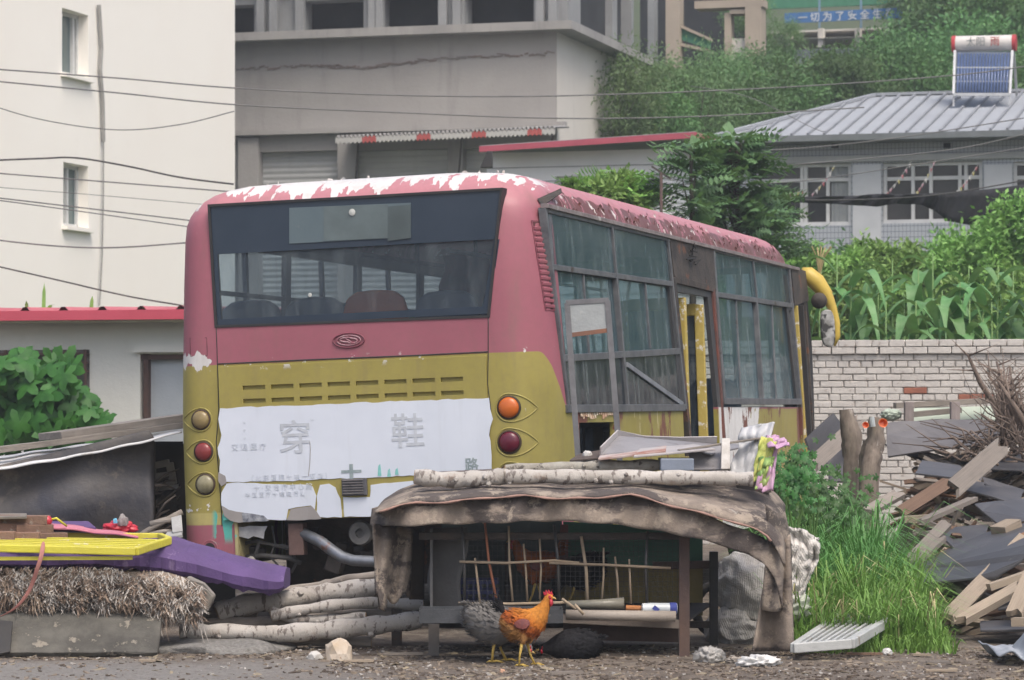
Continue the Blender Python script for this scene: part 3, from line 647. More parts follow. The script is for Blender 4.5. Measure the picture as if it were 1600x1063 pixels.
o = rplate([(370, 823), (372, 838), (388, 842), (396, 838), (412, 842), (418, 822)], .01, .004, 'torn_flap', mat('pale_flap', (.36, .37, .38), (.22, .22, .23), 12), BUS, 2.0)
MB().lathe([(.02, 0), (.028, .01), (.028, .06), (.015, .07)], rx(396, 880, .05), 10, rotm(70, 10)).build('sensor_plug', mat('plug_grey', (.25, .24, .22)), BUS, smooth=True)
# inside the lost flap on the right flank
p0, p1 = SP(905, 652), SP(958, 708)
MB().box((1.02, 1.07, .84), (.02, .70, .62), rotm(6, 0, 0)).build('inner_board', mat('peeling_white_board', (.55, .54, .52), (.42, .41, .39), 4, .7, st=(1, 3, .3), spot=(.12, .10, .08), spsc=8, spth=.60), BUS)
MB().box((.98, 1.05, .86), (.02, 1.0, .9)).build('locker_back', M_BLACK, BUS)
# flakes hanging from the sill above the opening
mb = MB()
for k in range(16):
    y = .66+.055*k; h_ = random.uniform(.02, .05); mb.box((1.256, y, 1.33-h_/2), (.006, random.uniform(.02, .05), h_), rotm(0, random.uniform(-15, 0), 0))
tag(mb.build('sill_flakes', mat('cream_flake', (.62, .58, .46), (.42, .18, .08), 5), BUS), kind='stuff')
# wheels
for x in (-1.0, 1.0):
    for y in (2.0, 6.9):
        w_ = MB().lathe([(.25, -.12), (.40, -.125), (.44, -.09), (.44, .09), (.40, .125), (.25, .12)], (x, y, .43), 28, rotm(0, 90)).build('wheel', mat('tyre_rubber', (.025, .025, .027), (.05, .045, .04), 5, .85), BUS, smooth=40)
        MB().lathe([(.05, -.05), (.25, -.11), (.25, .11), (.05, .05)], (x, y, .43), 20, rotm(0, 90)).build('rim', M_DARK, w_, smooth=40)
# ================================================================ GROUND AND HILL
def sstep(a, b, x):
    t = max(0, min(1, (x-a)/(b-a))); return t*t*(3-2*t)
def terr(x, y):
    h = sstep(31.5, 38, y)*1.0+sstep(38, 50, y)*1.9+sstep(62, 90, y)*8.0+sstep(90, 200, y)*26
    n = mnoise.noise(Vector((x*.9, y*.9, 0)))*.02+mnoise.noise(Vector((x*4, y*4, 3)))*.008
    return h+n
def ground_mat():
    t = NT('trodden_dirt'); x, y, z = t.xyz()
    a = t.ramp(t.noise(1.1, 6, .7), [(.35, 0.0), (.65, 1.0)]); c = t.mix(a, (.13, .103, .08), (.23, .20, .165)); c = t.mix(t.ramp(t.noise(5, 6, .75), [(.45, 0.0), (.6, .8)]), c, (.075, .056, .043)); c = t.mix(t.ramp(t.noise(9, 6, .8, t.map((1, 1.6, 1), (8, 1, 1))), [(.55, 0.0), (.66, .7)]), c, (.27, .235, .20))
    # worn pale concrete dust at the left front edge of the yard
    w = t.ma('MULTIPLY', t.ma('SUBTRACT', 1.0, t.step(t.ma('ADD', x, t.ma('MULTIPLY', t.noise(1.4, 5), 1.6)), -.9, .9)), t.ma('SUBTRACT', 1.0, t.step(t.ma('ADD', y, t.ma('MULTIPLY', t.noise(2, 5), .9)), 16.7, 17.3)))
    c = t.mix(w, c, t.mix(t.noise(9, 6, .7), (.26, .25, .235), (.17, .16, .15)))
    c = t.mix(t.ramp(t.noise(26, 6, .75), [(.52, 0.0), (.66, .75)]), c, (.07, .052, .038))
    c = t.mix(t.ramp(t.noise(48, 5, .8, t.map((1, 1, 1), (3, 3, 3))), [(.60, 0.0), (.68, .8)]), c, (.33, .30, .26))
    far = t.step(y, 31, 33); c = t.mix(far, c, t.mix(t.noise(1.5, 5), (.035, .065, .022), (.07, .08, .035)))
    t.bump(t.ma('ADD', t.noise(22, 6, .75), t.ma('MULTIPLY', t.vor(38), .6)), .8, .03); return t.out(c, .95)
def lin(a, b, n): return [a+(b-a)*i/n for i in range(n)]
gx = lin(-220, -14, 14)+lin(-14, -4, 20)+lin(-4, 5, 110)+lin(5, 16, 22)+lin(16, 221, 15)+[221]
gy = lin(-60, 13, 8)+lin(13, 22, 110)+lin(22, 60, 76)+lin(60, 120, 30)+lin(120, 320, 8)+[320]
gm = MB(); nx = len(gx)
gm.add([(x, y, terr(x, y)) for y in gy for x in gx], [(j*nx+i, j*nx+i+1, (j+1)*nx+i+1, (j+1)*nx+i) for j in range(len(gy)-1) for i in range(nx-1)])
tag(gm.build('ground', ground_mat(), smooth=True), kind='structure')
# ================================================================ BUILDING FRAME HELPER
class Fr:
    def __init__(s, name, loc, label, cat, rz=None, group=None):
        s.e = empty(name, loc, label, cat, group, rz=-math.degrees(AL) if rz is None else rz)
        s.M = Matrix.Translation(Vector(loc)) @ Matrix.Rotation(s.e.rotation_euler.z, 4, 'Z'); s.I = s.M.inverted()
    def ray(s, px, py):
        c = s.I @ Vector((0, 0, CAM_H)); return c, (s.I @ at(px, py, 1))-c
    def Y(s, px, py, y=0):
        c, d = s.ray(px, py); return c+d*((y-c.y)/d.y)
    def X(s, px, py, x=0):
        c, d = s.ray(px, py); return c+d*((x-c.x)/d.x)
def facade(mb, fn, a0, a1, b0, b1, holes, depth):
    A = sorted({a0, a1, *[h[0] for h in holes], *[h[1] for h in holes]}); B = sorted({b0, b1, *[h[2] for h in holes], *[h[3] for h in holes]})
    A = [a for a in A if a0 <= a <= a1]; B = [b for b in B if b0 <= b <= b1]
    for i in range(len(A)-1):
        for j in range(len(B)-1):
            ca, cb = (A[i]+A[i+1])/2, (B[j]+B[j+1])/2
            if any(h[0] < ca < h[1] and h[2] < cb < h[3] for h in holes): continue
            mb.add([fn(A[i], B[j], 0), fn(A[i+1], B[j], 0), fn(A[i+1], B[j+1], 0), fn(A[i], B[j+1], 0)], [(0, 1, 2, 3)])
    for h in holes:
        c = [(h[0], h[2]), (h[1], h[2]), (h[1], h[3]), (h[0], h[3])]
        for (p, q), (r, s_) in zip(c, c[1:]+c[:1]): mb.add([fn(p, q, 0), fn(r, s_, 0), fn(r, s_, depth), fn(p, q, depth)], [(0, 1, 2, 3)])
def plaster(name, c1, c2, stain, sc=.5, ss=.55, bs=.25):
    t = NT(name); f = t.ramp(t.noise(sc, 6, .6), [(.3, 0.0), (.7, 1.0)]); c = t.mix(f, c1, c2)
    v = t.ramp(t.noise(2.2, 6, .7, t.map((1.2, 1.2, .16))), [(ss, 0.0), (ss+.25, .55)]); c = t.mix(v, c, stain)
    c = t.mix(t.ramp(t.noise(6, 6, .7), [(.6, 0.0), (.8, .35)]), c, stain); t.bump(t.noise(14, 6, .7), bs, .03); return t.out(c, .9)
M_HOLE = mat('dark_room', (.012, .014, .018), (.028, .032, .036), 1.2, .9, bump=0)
M_PVC = mat('white_window_frame', (.62, .63, .63), (.5, .51, .51), 6, .4, bump=.05)
def glz(name, a, b): return mat(name, a, b, 1.6, .08, bump=.02, bsc=2)
G_HOUSE = glz('teal_house_glass', (.07, .11, .11), (.11, .15, .15))
# ---- cream apartment building (left)
wbF = Fr('apartment_building', (-4.975, 54, 0), 'tall cream rendered building wall with two small windows at the left edge', 'building')
M_CREAM = plaster('cream_render', (.86, .84, .785), (.83, .80, .74), (.66, .60, .53), .35, .66, .08)
e = wbF.e; mb = MB()
hs = []
for (x0, y0, x1, y1) in ((97, 12, 138, 113), (99, 253, 138, 352)):
    p, q = wbF.X(x0, y1), wbF.X(x1, y0); hs.append((p.y, q.y, (wbF.X(x0, y1).z), (wbF.X(x0, y0).z)))
facade(mb, lambda a, b, d: Vector((-d, a, b)), -14, 0, -1, 17, hs, .24)
mb.add([(-10, -14, -1), (0, -14, -1), (0, -14, 17), (-10, -14, 17)], [(0, 1, 2, 3)]).add([(-10, 0, -1), (0, 0, -1), (0, 0, 17), (-10, 0, 17)], [(0, 1, 2, 3)]).add([(-10, -14, 17), (0, -14, 17), (0, 0, 17), (-10, 0, 17)], [(0, 1, 2, 3)]).add([(-10, -14, -1), (-10, -14, 17), (-10, 0, 17), (-10, 0, -1)], [(0, 1, 2, 3)])
mb.build('wall', M_CREAM, e)
for k, (y0, y1, z0, z1) in enumerate(hs):
    w_ = MB().box((-.20, (y0+y1)/2, z0+.03), (.05, y1-y0, .06)).box((-.20, (y0+y1)/2, z1-.03), (.05, y1-y0, .06)).box((-.20, y0+.03, (z0+z1)/2), (.05, .06, z1-z0)).box((-.20, y1-.03, (z0+z1)/2), (.05, .06, z1-z0)).box((-.19, y0+(y1-y0)*(.55 if k else .8), (z0+z1)/2), (.05, .06, z1-z0-.1)).build('window', M_PVC, e)
    MB().box((-.22, (y0+y1)/2, (z0+z1)/2), (.01, y1-y0, z1-z0)).build('pane', G_HOUSE, w_)
    MB().box((.03, (y0+y1)/2, z0-.04), (.14, (y1-y0)*1.12, .06)).build('sill', M_CREAM, w_)
# conduit down the wall
P = [wbF.X(px, py)+Vector((.05, 0, 0)) for px, py in ((150, 8), (152, 40), (154, 75), (152, 110), (156, 160), (157, 222))]
cd = tag(MB().tube(P, .035, 6).build('drain_pipe', mat('grey_conduit', (.22, .22, .21), (.32, .31, .3), 3)), 'grey conduit running down the cream wall beside the windows', 'pipe')
cd.location = wbF.e.location; cd.rotation_euler = wbF.e.rotation_euler
P2 = [wbF.X(px, py)+Vector((.05, 0, 0)) for px, py in ((157, 222), (157, 300), (155, 400), (151, 478))]; o = MB().tube(P2, .014, 5).build('thin_wire', MATS['grey_conduit'], cd)
# ---- grey rendered workshop building (middle)
cbF = Fr('workshop_building', (.849, 57, 3), 'grey cement rendered building with roller shutters under a wide cornice', 'building')
M_CEM = plaster('grey_cement_render', (.345, .335, .325), (.275, .265, .256), (.17, .162, .155), .55, .55, .3)
M_CEM2 = plaster('pale_cement_render', (.60, .575, .53), (.54, .51, .465), (.28, .26, .23), .5, .6)
M_CONC = plaster('raw_concrete', (.33, .32, .31), (.24, .235, .23), (.13, .13, .125), .9, .5)
e = cbF.e
zt = cbF.Y(869, 50).z; zm = cbF.Y(869, 196).z
hol = []
shut = [((405, 238), (533, 330)), ((556, 236), (706, 330)), ((724, 232), (842, 330))]
for (a, b), (c, d) in shut:
    p, q = cbF.Y(a, b), cbF.Y(c, d); hol.append((p.x, q.x, -1, p.z-.0))
mb = MB(); facade(mb, lambda a, b, d: Vector((a, d, b)), -16, 0, -3, zt, hol, .25); mb.build('wall', M_CEM, e)
mb = MB().add([(0.001, 0, -3), (0.001, 6.6, -3), (0.001, 6.6, zt), (0.001, 0, zt)], [(0, 1, 2, 3)]); mb.build('side_wall', M_CEM2, e)
MB().box((-7.8, 2.85, zt+.08), (16.4, 6.5, .16)).build('cornice', M_CONC, e)
MB().box((-7.9, -.10, zm), (16.2, .22, .10)).build('ledge', M_CEM, e)
# string course crack of flaking mortar
mb = MB(); P = [cbF.Y(px, py)+Vector((0, -.01, 0)) for px, py in ((372, 108), (440, 105), (500, 103), (530, 105), (570, 106), (600, 102), (640, 98), (660, 95), (710, 91), (760, 88), (800, 86), (868, 83))]
for a, b in zip(P, P[1:]):
    n = 9
    for k in range(n):
        p = a.lerp(b, k/n); mb.box(p+Vector((0, 0, random.uniform(-.03, .03))), (random.uniform(.04, .2), .02, random.uniform(.008, .035)), rotm(0, random.uniform(-15, 15), 0))
mb.build('mortar_crack', mat('brick_red_crack', (.20, .14, .125), (.21, .20, .19), 4), e)
M_SHUT = plaster('roller_shutter', (.50, .51, .51), (.42, .43, .43), (.28, .28, .28), 1.2, .6)
for k, (x0, x1, z0, z1) in enumerate(hol):
    mb = MB(); nn = int((z1+1)/.11)
    mb.grid(lambda u, v: Vector((x0+(x1-x0)*u, .20+.015*math.sin(v*nn*2*math.pi), -1+(z1+1)*v)), 1, nn*4); mb.build('roller_shutter', M_SHUT, e, smooth=True)
for px, w_ in ((391, .42), (545, .38), (714, .3), (852, .3)):
    p = cbF.Y(px, 260); MB().box((p.x, -.06, (zm-.1-3)/2), (w_, .12, zm-.1+3)).build('pilaster', M_CEM, e)
# awning
a, b = cbF.Y(525, 214, -1.0), cbF.Y(868, 199, -1.0); n = 52
mb = MB()
def aw(u, v): x = a.x+(b.x-a.x)*u; return Vector((x, -1.0*(1-v)-.02, a.z+(b.z-a.z)*u+.03*math.sin(u*n*2*math.pi)+.10*v))
mb.grid(aw, n*6, 2); o = mb.build('awning', plaster('awning_sheet', (.30, .30, .30), (.22, .22, .22), (.14, .1, .09), 2), e, smooth=True)
t = NT('awning_red_white_edge'); x, y, z = t.xyz()
s_ = t.ma('FRACT', t.ma('MULTIPLY', x, .92)); c = t.mix(t.ma('GREATER_THAN', s_, .74), (.40, .40, .385), (.36, .075, .07)); ME_ = t.out(c, .6)
MB().grid(lambda u, v: Vector((a.x+(b.x-a.x)*u, -1.03, a.z+(b.z-a.z)*u-.01-.10*(1-v)-.02+.022*math.sin(u*n*2*math.pi))), n*4, 1).build('awning_edge', ME_, o, thick=.02)
mb = MB()
for px, py in ((560, 250), (722, 250), (864, 240)): p = cbF.Y(px, py, -.9); MB().tube([(p.x, -.9, a.z-.02), (p.x-.35, -.1, a.z-1.0)], .02, 5).build('awning_bracket', M_DARK, o)
# upper unfinished storey
M_CONCB = plaster('weathered_concrete_frame', (.27, .28, .285), (.20, .21, .215), (.12, .125, .13), 1.2, .5)
uh = []
for x0, y0, x1, y1 in ((340, 25, 397, 64), (474, 22, 568, 57), (596, 16, 684, 50), (726, 0, 834, 44)):
    p, q = cbF.Y(x0, y1, 1.2), cbF.Y(x1, y0, 1.2); uh.append((p.x, q.x, zt+.16 if False else min(p.z, q.z), max(q.z, p.z+.7)))
mb = MB(); facade(mb, lambda a, b, d: Vector((a, 1.2+d, b)), -16, -.1, zt, zt+3.2, uh, .5)
facade(mb, lambda a, b, d: Vector((-.1-d, a, b)), 1.2, 6.4, zt, zt+3.2, [(2.1, 4.6, zt+.17, zt+2.6), (5.0, 6.2, zt+.17, zt+2.6)], .4); mb.build('upper_storey', M_CONCB, e)
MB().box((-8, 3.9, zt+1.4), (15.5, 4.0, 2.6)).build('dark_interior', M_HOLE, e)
mb = MB()
for px in (405, 425, 466, 580, 590, 690, 712, 842, 862): p = cbF.Y(px, 40, 1.0); mb.box((p.x, 1.12, zt+1.6), (.16, .16, 3.2))
mb.build('column', M_CONCB, e)
MB().box((-8, 1.1, zt+1.35), (15.8, .14, .18)).build('beam', M_CONCB, e)
# ---- white sided hut with pink roof edge
shF = Fr('sided_hut', tuple(at(1052, 637, 42))[:2]+(2.4,), 'white panelled hut with pink roof edge behind the bus roof', 'building')
e = shF.e; M_SID = mat('white_siding', (.74, .745, .75), (.66, .67, .675), 1.5, .6, bump=.1)
def zr(x): return shF.Y(1085, 214, -.4).z-.03*(0-x)*1.0
p = shF.Y(868, 276); q = shF.Y(1033, 322)
mb = MB(); facade(mb, lambda a, b, d: Vector((a, d, b)), -2.72, 0, -3, zr(0)-.12, [(p.x, q.x, q.z, p.z)], .12)
mb.add([(0, 0, -3), (0, 2.4, -3), (0, 2.4, zr(0)-.12), (0, 0, zr(0)-.12)], [(0, 1, 2, 3)]); mb.build('wall', M_SID, e)
mb = MB(); z_ = -2
while z_ < zr(0)-.25:
    mb.box((-1.36, -.006, z_), (2.7, .012, .012)).box((.006, 1.2, z_), (.012, 2.4, .012)); z_ += .2
mb.build('siding_groove', mat('siding_shadow', (.36, .37, .38)), e)
zL, zR = shF.Y(750, 233, -.4).z, shF.Y(1085, 211, -.4).z; xL, xR = shF.Y(750, 233, -.4).x, shF.Y(1085, 211, -.4).x
M_PINK = mat('pink_trim', (.42, .085, .12), (.34, .07, .10), 2.5, .5, bump=.1)
rf = MB().poly([(xL, -.38, zL-.02), (xR, -.38, zR-.02), (xR, -.38, zR+.05), (xL, -.38, zL+.05)], (0, 3, 0)).build('roof', mat('grey_roof_sheet', (.30, .31, .32), (.24, .25, .26), 1.5), e)
MB().poly([(xL, -.44, zL-.045), (xR, -.44, zR-.045), (xR, -.44, zR+.035), (xL, -.44, zL+.035)], (0, .06, 0)).poly([(xR, -.44, zR-.045), (xR+.05, -.44, zR-.045), (xR+.05, -.44, zR+.035), (xR, -.44, zR+.035)], (0, 3, 0)).build('pink_fascia', M_PINK, rf)
w_ = MB().box(((p.x+q.x)/2, .07, p.z-.03), (q.x-p.x, .05, .06)).box(((p.x*.45+q.x*.55), .07, (p.z+q.z)/2), (.06, .05, p.z-q.z)).box((p.x+.03, .07, (p.z+q.z)/2), (.06, .05, p.z-q.z)).build('window', M_PVC, e)
MB().box(((p.x+q.x)/2, .11, (p.z+q.z)/2), (q.x-p.x, .01, p.z-q.z)).build('pane', mat('dim_pane', (.06, .07, .075), (.10, .11, .11)), w_)
# dark cowl standing behind the bus roof
p0 = at(758, 262, 40); cw = MB(); q_ = [at(750, 262, 40), at(770, 262, 40), at(770, 236, 40), at(761, 236, 40)]
cw.poly(q_+[], (0, .15, 0)); tag(cw.build('chimney_cowl', M_BLACK, origin=True, bevel=.01), 'small black cowl sticking up behind the bus roof under the pink edge', 'chimney')
# ---- tiled house with metal hip roof
thF = Fr('tiled_house', tuple(at(1135, 637, 50))[:2]+(3.0,), 'blue grey tiled house with a grey ribbed metal hip roof on the right', 'house')
e = thF.e
def tile_mat():
    t = NT('small_wall_tiles'); x, y, z = t.xyz()
    gx_ = t.ma('LESS_THAN', t.ma('FRACT', t.ma('MULTIPLY', t.ma('ADD', x, y), 16)), .13); gz_ = t.ma('LESS_THAN', t.ma('FRACT', t.ma('MULTIPLY', z, 11)), .12)
    c = t.mix(t.noise(2, 5), (.42, .45, .49), (.34, .37, .405)); c = t.mix(t.ma('MAXIMUM', gx_, gz_), c, (.14, .16, .19))
    return t.out(c, .35)
M_TILE = tile_mat()
ze = thF.Y(1300, 225, 0).z
wins = [(1180, 258, 1330, 352), (1379, 255, 1535, 347), (1583, 253, 1700, 345)]
hol = []
for x0, y0, x1, y1 in wins: p, q = thF.Y(x0, y0), thF.Y(x1, y1); hol.append((p.x, q.x, q.z, p.z))
mb = MB(); facade(mb, lambda a, b, d: Vector((a, d, b)), 0, 9, -3, ze, hol, .2)
mb.add([(0, 0, -3), (0, 7, -3), (0, 7, ze), (0, 0, ze)], [(0, 1, 2, 3)]); mb.build('wall', M_TILE, e)
MB().box((4.5, -.03, hol[0][3]+.06), (9, .08, .10)).build('lintel_band', mat('pale_band', (.45, .46, .46), (.36, .37, .38), 2), e)
for k, (x0, x1, z0, z1) in enumerate(hol):
    fr = MB(); zm_ = z0+(z1-z0)*.74; w__ = x1-x0
    fr.box(((x0+x1)/2, .10, z0+.03), (w__, .06, .07)).box(((x0+x1)/2, .10, z1-.03), (w__, .06, .05)).box(((x0+x1)/2, .10, zm_), (w__, .06, .06))
    for f in ((.02, .48, .52, .98, .75) if k == 0 else (.02, .30, .48, .77, .83, .98)): fr.box((x0+w__*f, .10, (z0+z1)/2), (.055, .07, z1-z0))
    fr = fr.build('window', M_PVC, e)
    MB().box(((x0+x1)/2, .14, (z0+z1)/2), (w__, .01, z1-z0)).build('pane', mat('house_dark_pane', (.030, .032, .036), (.06, .062, .065), 1.2, .1, bump=0), fr)
    if k == 0:
        a = x0+w__*.78; MB().grid(lambda u, v: Vector((a+u*.5, .125+.01*math.sin(u*30), z0+.05+(z1-z0-.1)*v)), 16, 2).build('curtain', mat('pale_curtain', (.30, .32, .32), (.22, .24, .25), 4), fr)
M_T2 = mat('pale_pier_tile', (.52, .54, .56), (.44, .46, .485), 2, .4, bump=0)
for xa_, xb_ in ((1333, 1377), (1538, 1582)):
    p, q = thF.Y(xa_, 258), thF.Y(xb_, 350); MB().box(((p.x+q.x)/2, -.02, (p.z+q.z)/2-.3), (q.x-p.x, .05, p.z-q.z+.6)).build('pier', M_T2, e)
for px in (1305, 1480): p = thF.Y(px, 228); MB().box((p.x, -.02, p.z), (.11, .05, .08)).build('vent_hole', M_HOLE, e)
# roof
A_ = thF.Y(1112, 216, -.5); B_ = thF.Y(1720, 207, -.5); C_ = thF.Y(1366, 151, 4.0); D_ = thF.Y(1750, 143, 4.0)
zE = A_.z; 
rf = MB(); Ax, Bx, Cx, Dx = A_.x, B_.x, C_.x, D_.x; zR_ = C_.z
rf.add([(Ax, -.5, zE), (Bx, -.5, zE), (Dx, 4, zR_), (Cx, 4, zR_)], [(0, 1, 2, 3)]).add([(Ax, -.5, zE), (Cx, 4, zR_), (Ax, 8.5, zE)], [(0, 1, 2)]).add([(Ax, 8.5, zE), (Cx, 4, zR_), (Dx, 4, zR_), (Bx, 8.5, zE)], [(0, 1, 2, 3)])
M_ROOF = plaster('grey_metal_roof', (.30, .325, .355), (.25, .27, .30), (.20, .21, .225), .6, .6, .05); rfo = rf.build('roof', M_ROOF, e)
mb = MB(); x = Ax+.25
while x < Bx:
    f = min(1, (x-Ax)/(Cx-Ax)); y1 = -.5+4.5*f; z1 = zE+(zR_-zE)*f
    mb.bar((x, -.5, zE+.02), (x, y1, z1+.02), .035, .045); x += .27
mb.build('roof_rib', mat('roof_rib_grey', (.24, .26, .285), (.19, .20, .22), 3), rfo)
MB().bar((Ax, -.5, zE+.03), (Cx, 4, zR_+.03), .12, .05).bar((Cx, 4, zR_+.03), (Dx, 4, zR_+.03), .16, .05).build('ridge_cap', M_ROOF, rfo)
MB().bar((Ax, -.55, zE-.05), (Bx, -.55, zE-.05), .08, .10).build('gutter', mat('dark_gutter', (.11, .125, .13), (.16, .18, .19), 3), rfo)
MB().box(((Ax+Bx)/2, -.25, zE-.09), (Bx-Ax, .5, .03)).build('soffit', mat('soffit_grey', (.2, .21, .22)), rfo)
# ---- solar water heater
c0 = thF.Y(1536, 150, 2.2); hp = thF.M @ c0
whF = Fr('solar_water_heater', tuple(hp), 'white solar water heater with blue glass tubes and red tank caps on the house roof', 'water heater')
e = whF.e; g = lambda px, py, y: whF.Y(px, py, y)
L_, R_ = g(1490, 148, 0), g(1578, 148, 0); TL, TR = g(1492, 80, .55), g(1582, 80, .55); T0, T1 = g(1493, 69, .65), g(1583, 67, .65)
tk = MB().tube([T0, T1], .135, 20).build('tank', mat('white_tank', (.60, .58, .55), (.5, .48, .46), 3, .35), e, smooth=40)
for s_, p in ((-1, T0), (1, T1)): MB().tube([p+Vector((s_*-.01, 0, 0)), p+Vector((s_*.055, 0, 0))], .142, 20).build('tank_cap', mat('red_tank_cap', (.45, .05, .06)), tk, smooth=40)
mt = lambda x, z: Matrix.Translation(((T0.x+T1.x)/2+x, T0.y-.138, T0.z+z)) @ Matrix.Rotation(R(90), 4, 'X')
textmesh('太阳', .17, mat('grey_logo_lettering', (.25, .27, .27)), 'lettering', tk, mt(-.13, 0), .003); textmesh('雨', .17, mat('red_logo_lettering', (.45, .09, .08)), 'lettering', tk, mt(.2, 0), .003)
for k in range(17):
    f = (k+.5)/17; a = L_.lerp(R_, .04+.92*f); b = TL.lerp(TR, .04+.92*f); MB().tube([a+Vector((0, .02, .04)), b+Vector((0, .0, -.05))], .021, 8).build('glass_tube', mat('blue_glass_tube', (.06, .10, .22), (.10, .15, .28), 6, .12), e, smooth=True)
fr = MB().bar(L_, R_, .07, .05).bar(L_, TL, .04, .05).bar(R_, TR, .04, .05).bar(L_.lerp(TL, .62), R_.lerp(TR, .62), .02, .02).bar(L_.lerp(TL, .3), R_.lerp(TR, .3), .02, .02)
for p in (T0, T1): fr.bar(p+Vector((0, .05, -.1)), Vector((p.x, 1.3, c0.z*0-.1)), .04, .04)
fr.bar(L_+Vector((0, 0, -.2)), L_, .03, .03).bar(R_+Vector((0, 0, -.2)), R_, .03, .03)
fr.build('stand', mat('pale_steel', (.50, .52, .54), (.4, .42, .44), 8, .4), e)
MB().poly([L_+Vector((.02, .06, .02)), R_+Vector((-.02, .06, .02)), TR+Vector((-.02, .06, 0)), TL+Vector((.02, .06, 0))], (0, .02, 0)).build('reflector', mat('reflector_grey', (.24, .28, .34)), e)
# ---- unfinished concrete frame on the hillside
ufF = Fr('unfinished_building', tuple(at(1110, 637, 74))[:2]+(4.0,), 'unfinished concrete frame building with green netting above the trees', 'building')
e = ufF.e; M_BEI = plaster('beige_concrete', (.42, .36, .29), (.34, .29, .235), (.20, .17, .14), .8, .55)
def ub(x0, y0, x1, y1, yl, d, name, m):
    p, q = ufF.Y(x0, y1, yl), ufF.Y(x1, y0, yl); return MB().box(((p.x+q.x)/2, yl+d/2, (p.z+q.z)/2), (q.x-p.x, d, q.z-p.z)).build(name, m, e)
ub(1040, -30, 1061, 240, -1.0, .5, 'column', M_BEI); ub(1012, -30, 1022, 240, 1, .4, 'column', M_CONCB)
ub(1132, 20, 1142, 240, -.5, .4, 'column', M_BEI); ub(1164, 4, 1189, 240, -.6, .6, 'column', M_BEI)
o = ub(1085, -2, 1192, 14, -.6, .6, 'beam', M_BEI); o = ub(1140, 14, 1166, 22, -.55, .5, 'beam', M_BEI)
ub(1143, 60, 1164, 240, -.4, .3, 'parapet', M_CEM2)
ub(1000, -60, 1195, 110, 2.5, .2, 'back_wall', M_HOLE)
p = [ufF.Y(*a) for a in ((1062, 64), (1120, 82), (1120, 70), (1062, 42))]
MB().poly([(v.x, -.7, v.z) for v in p], (0, .04, 0)).build('green_netting', mat('green_site_net', (.035, .16, .09), (.05, .20, .12), 5), e)
p = [ufF.Y(*a) for a in ((1062, 75), (1122, 88), (1122, 84), (1062, 70))]; MB().poly([(v.x, -.8, v.z) for v in p], (0, .3, 0)).build('ramp_edge', M_BEI, e)
p = [ufF.Y(*a) for a in ((1062, 44), (1122, 70), (1122, 66), (1062, 39))]; MB().poly([(v.x, -.8, v.z) for v in p], (0, .2, 0)).build('ramp_edge', M_BEI, e)
tr_ = Fr('terrace_block', tuple(at(1300, 637, 84))[:2]+(9.0,), 'low concrete terrace block half hidden by trees under a blue banner', 'building')
e2 = tr_.e
def tb(x0, y0, x1, y1, yl, d, name, m, par=None):
    p, q = tr_.Y(x0, y1, yl), tr_.Y(x1, y0, yl); return MB().box(((p.x+q.x)/2, yl+d/2, (p.z+q.z)/2), (q.x-p.x, d, q.z-p.z)).build(name, m, par or e2)
tb(1190, 44, 1420, 50, 0, 2, 'slab', M_CEM2); tb(1190, 56, 1380, 63, -.5, 2.5, 'slab', M_CEM2); tb(1190, 70, 1480, 130, -.8, .4, 'retaining_wall', mat('blue_grey_wall', (.16, .185, .22), (.12, .14, .165), .8))
for px in (1232, 1282, 1340, 1385): tb(px-4, 44, px+4, 74, -.4, .3, 'column', M_CEM2)
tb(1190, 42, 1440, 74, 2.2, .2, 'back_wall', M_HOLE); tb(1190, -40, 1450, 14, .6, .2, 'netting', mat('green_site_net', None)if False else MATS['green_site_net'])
for px in (1195, 1280, 1345, 1405): tb(px-1.5, -30, px+1.5, 44, -.6, .07, 'scaffold_tube', mat('blue_scaffold', (.14, .25, .36), (.2, .28, .34), 4))
bl = Fr('banner', tuple(at(1318, 637, 82.5))[:2]+(10.0,), 'blue banner with white lettering strung above the trees', 'banner')
p = [bl.Y(*a) for a in ((1226, 37), (1410, 28), (1410, 12), (1226, 21))]
bo = MB().poly([(v.x, 0, v.z) for v in p], (0, .04, 0)).build('banner_cloth', mat('banner_blue', (.05, .16, .38), (.04, .13, .31), 3), bl.e)
c = bl.Y(1322, 25.5); ang = math.atan2(p[1].z-p[0].z, p[1].x-p[0].x)
textmesh('一 切 为 了 安 全 生 产', .27, mat('banner_white', (.62, .66, .7)), 'lettering', bo, Matrix.Translation((c.x, -.01, c.z)) @ Matrix.Rotation(-ang, 4, 'Y') @ Matrix.Rotation(R(90), 4, 'X'), .004, .004)
q_ = [at(1468, 110, 80), at(1482, 110, 80), at(1480, -20, 80), at(1470, -20, 80)]
tag(MB().poly(q_, (0, .3, 0)).build('concrete_pole', M_CONC, origin=True), 'pale concrete pole rising above the hillside trees', 'pole')
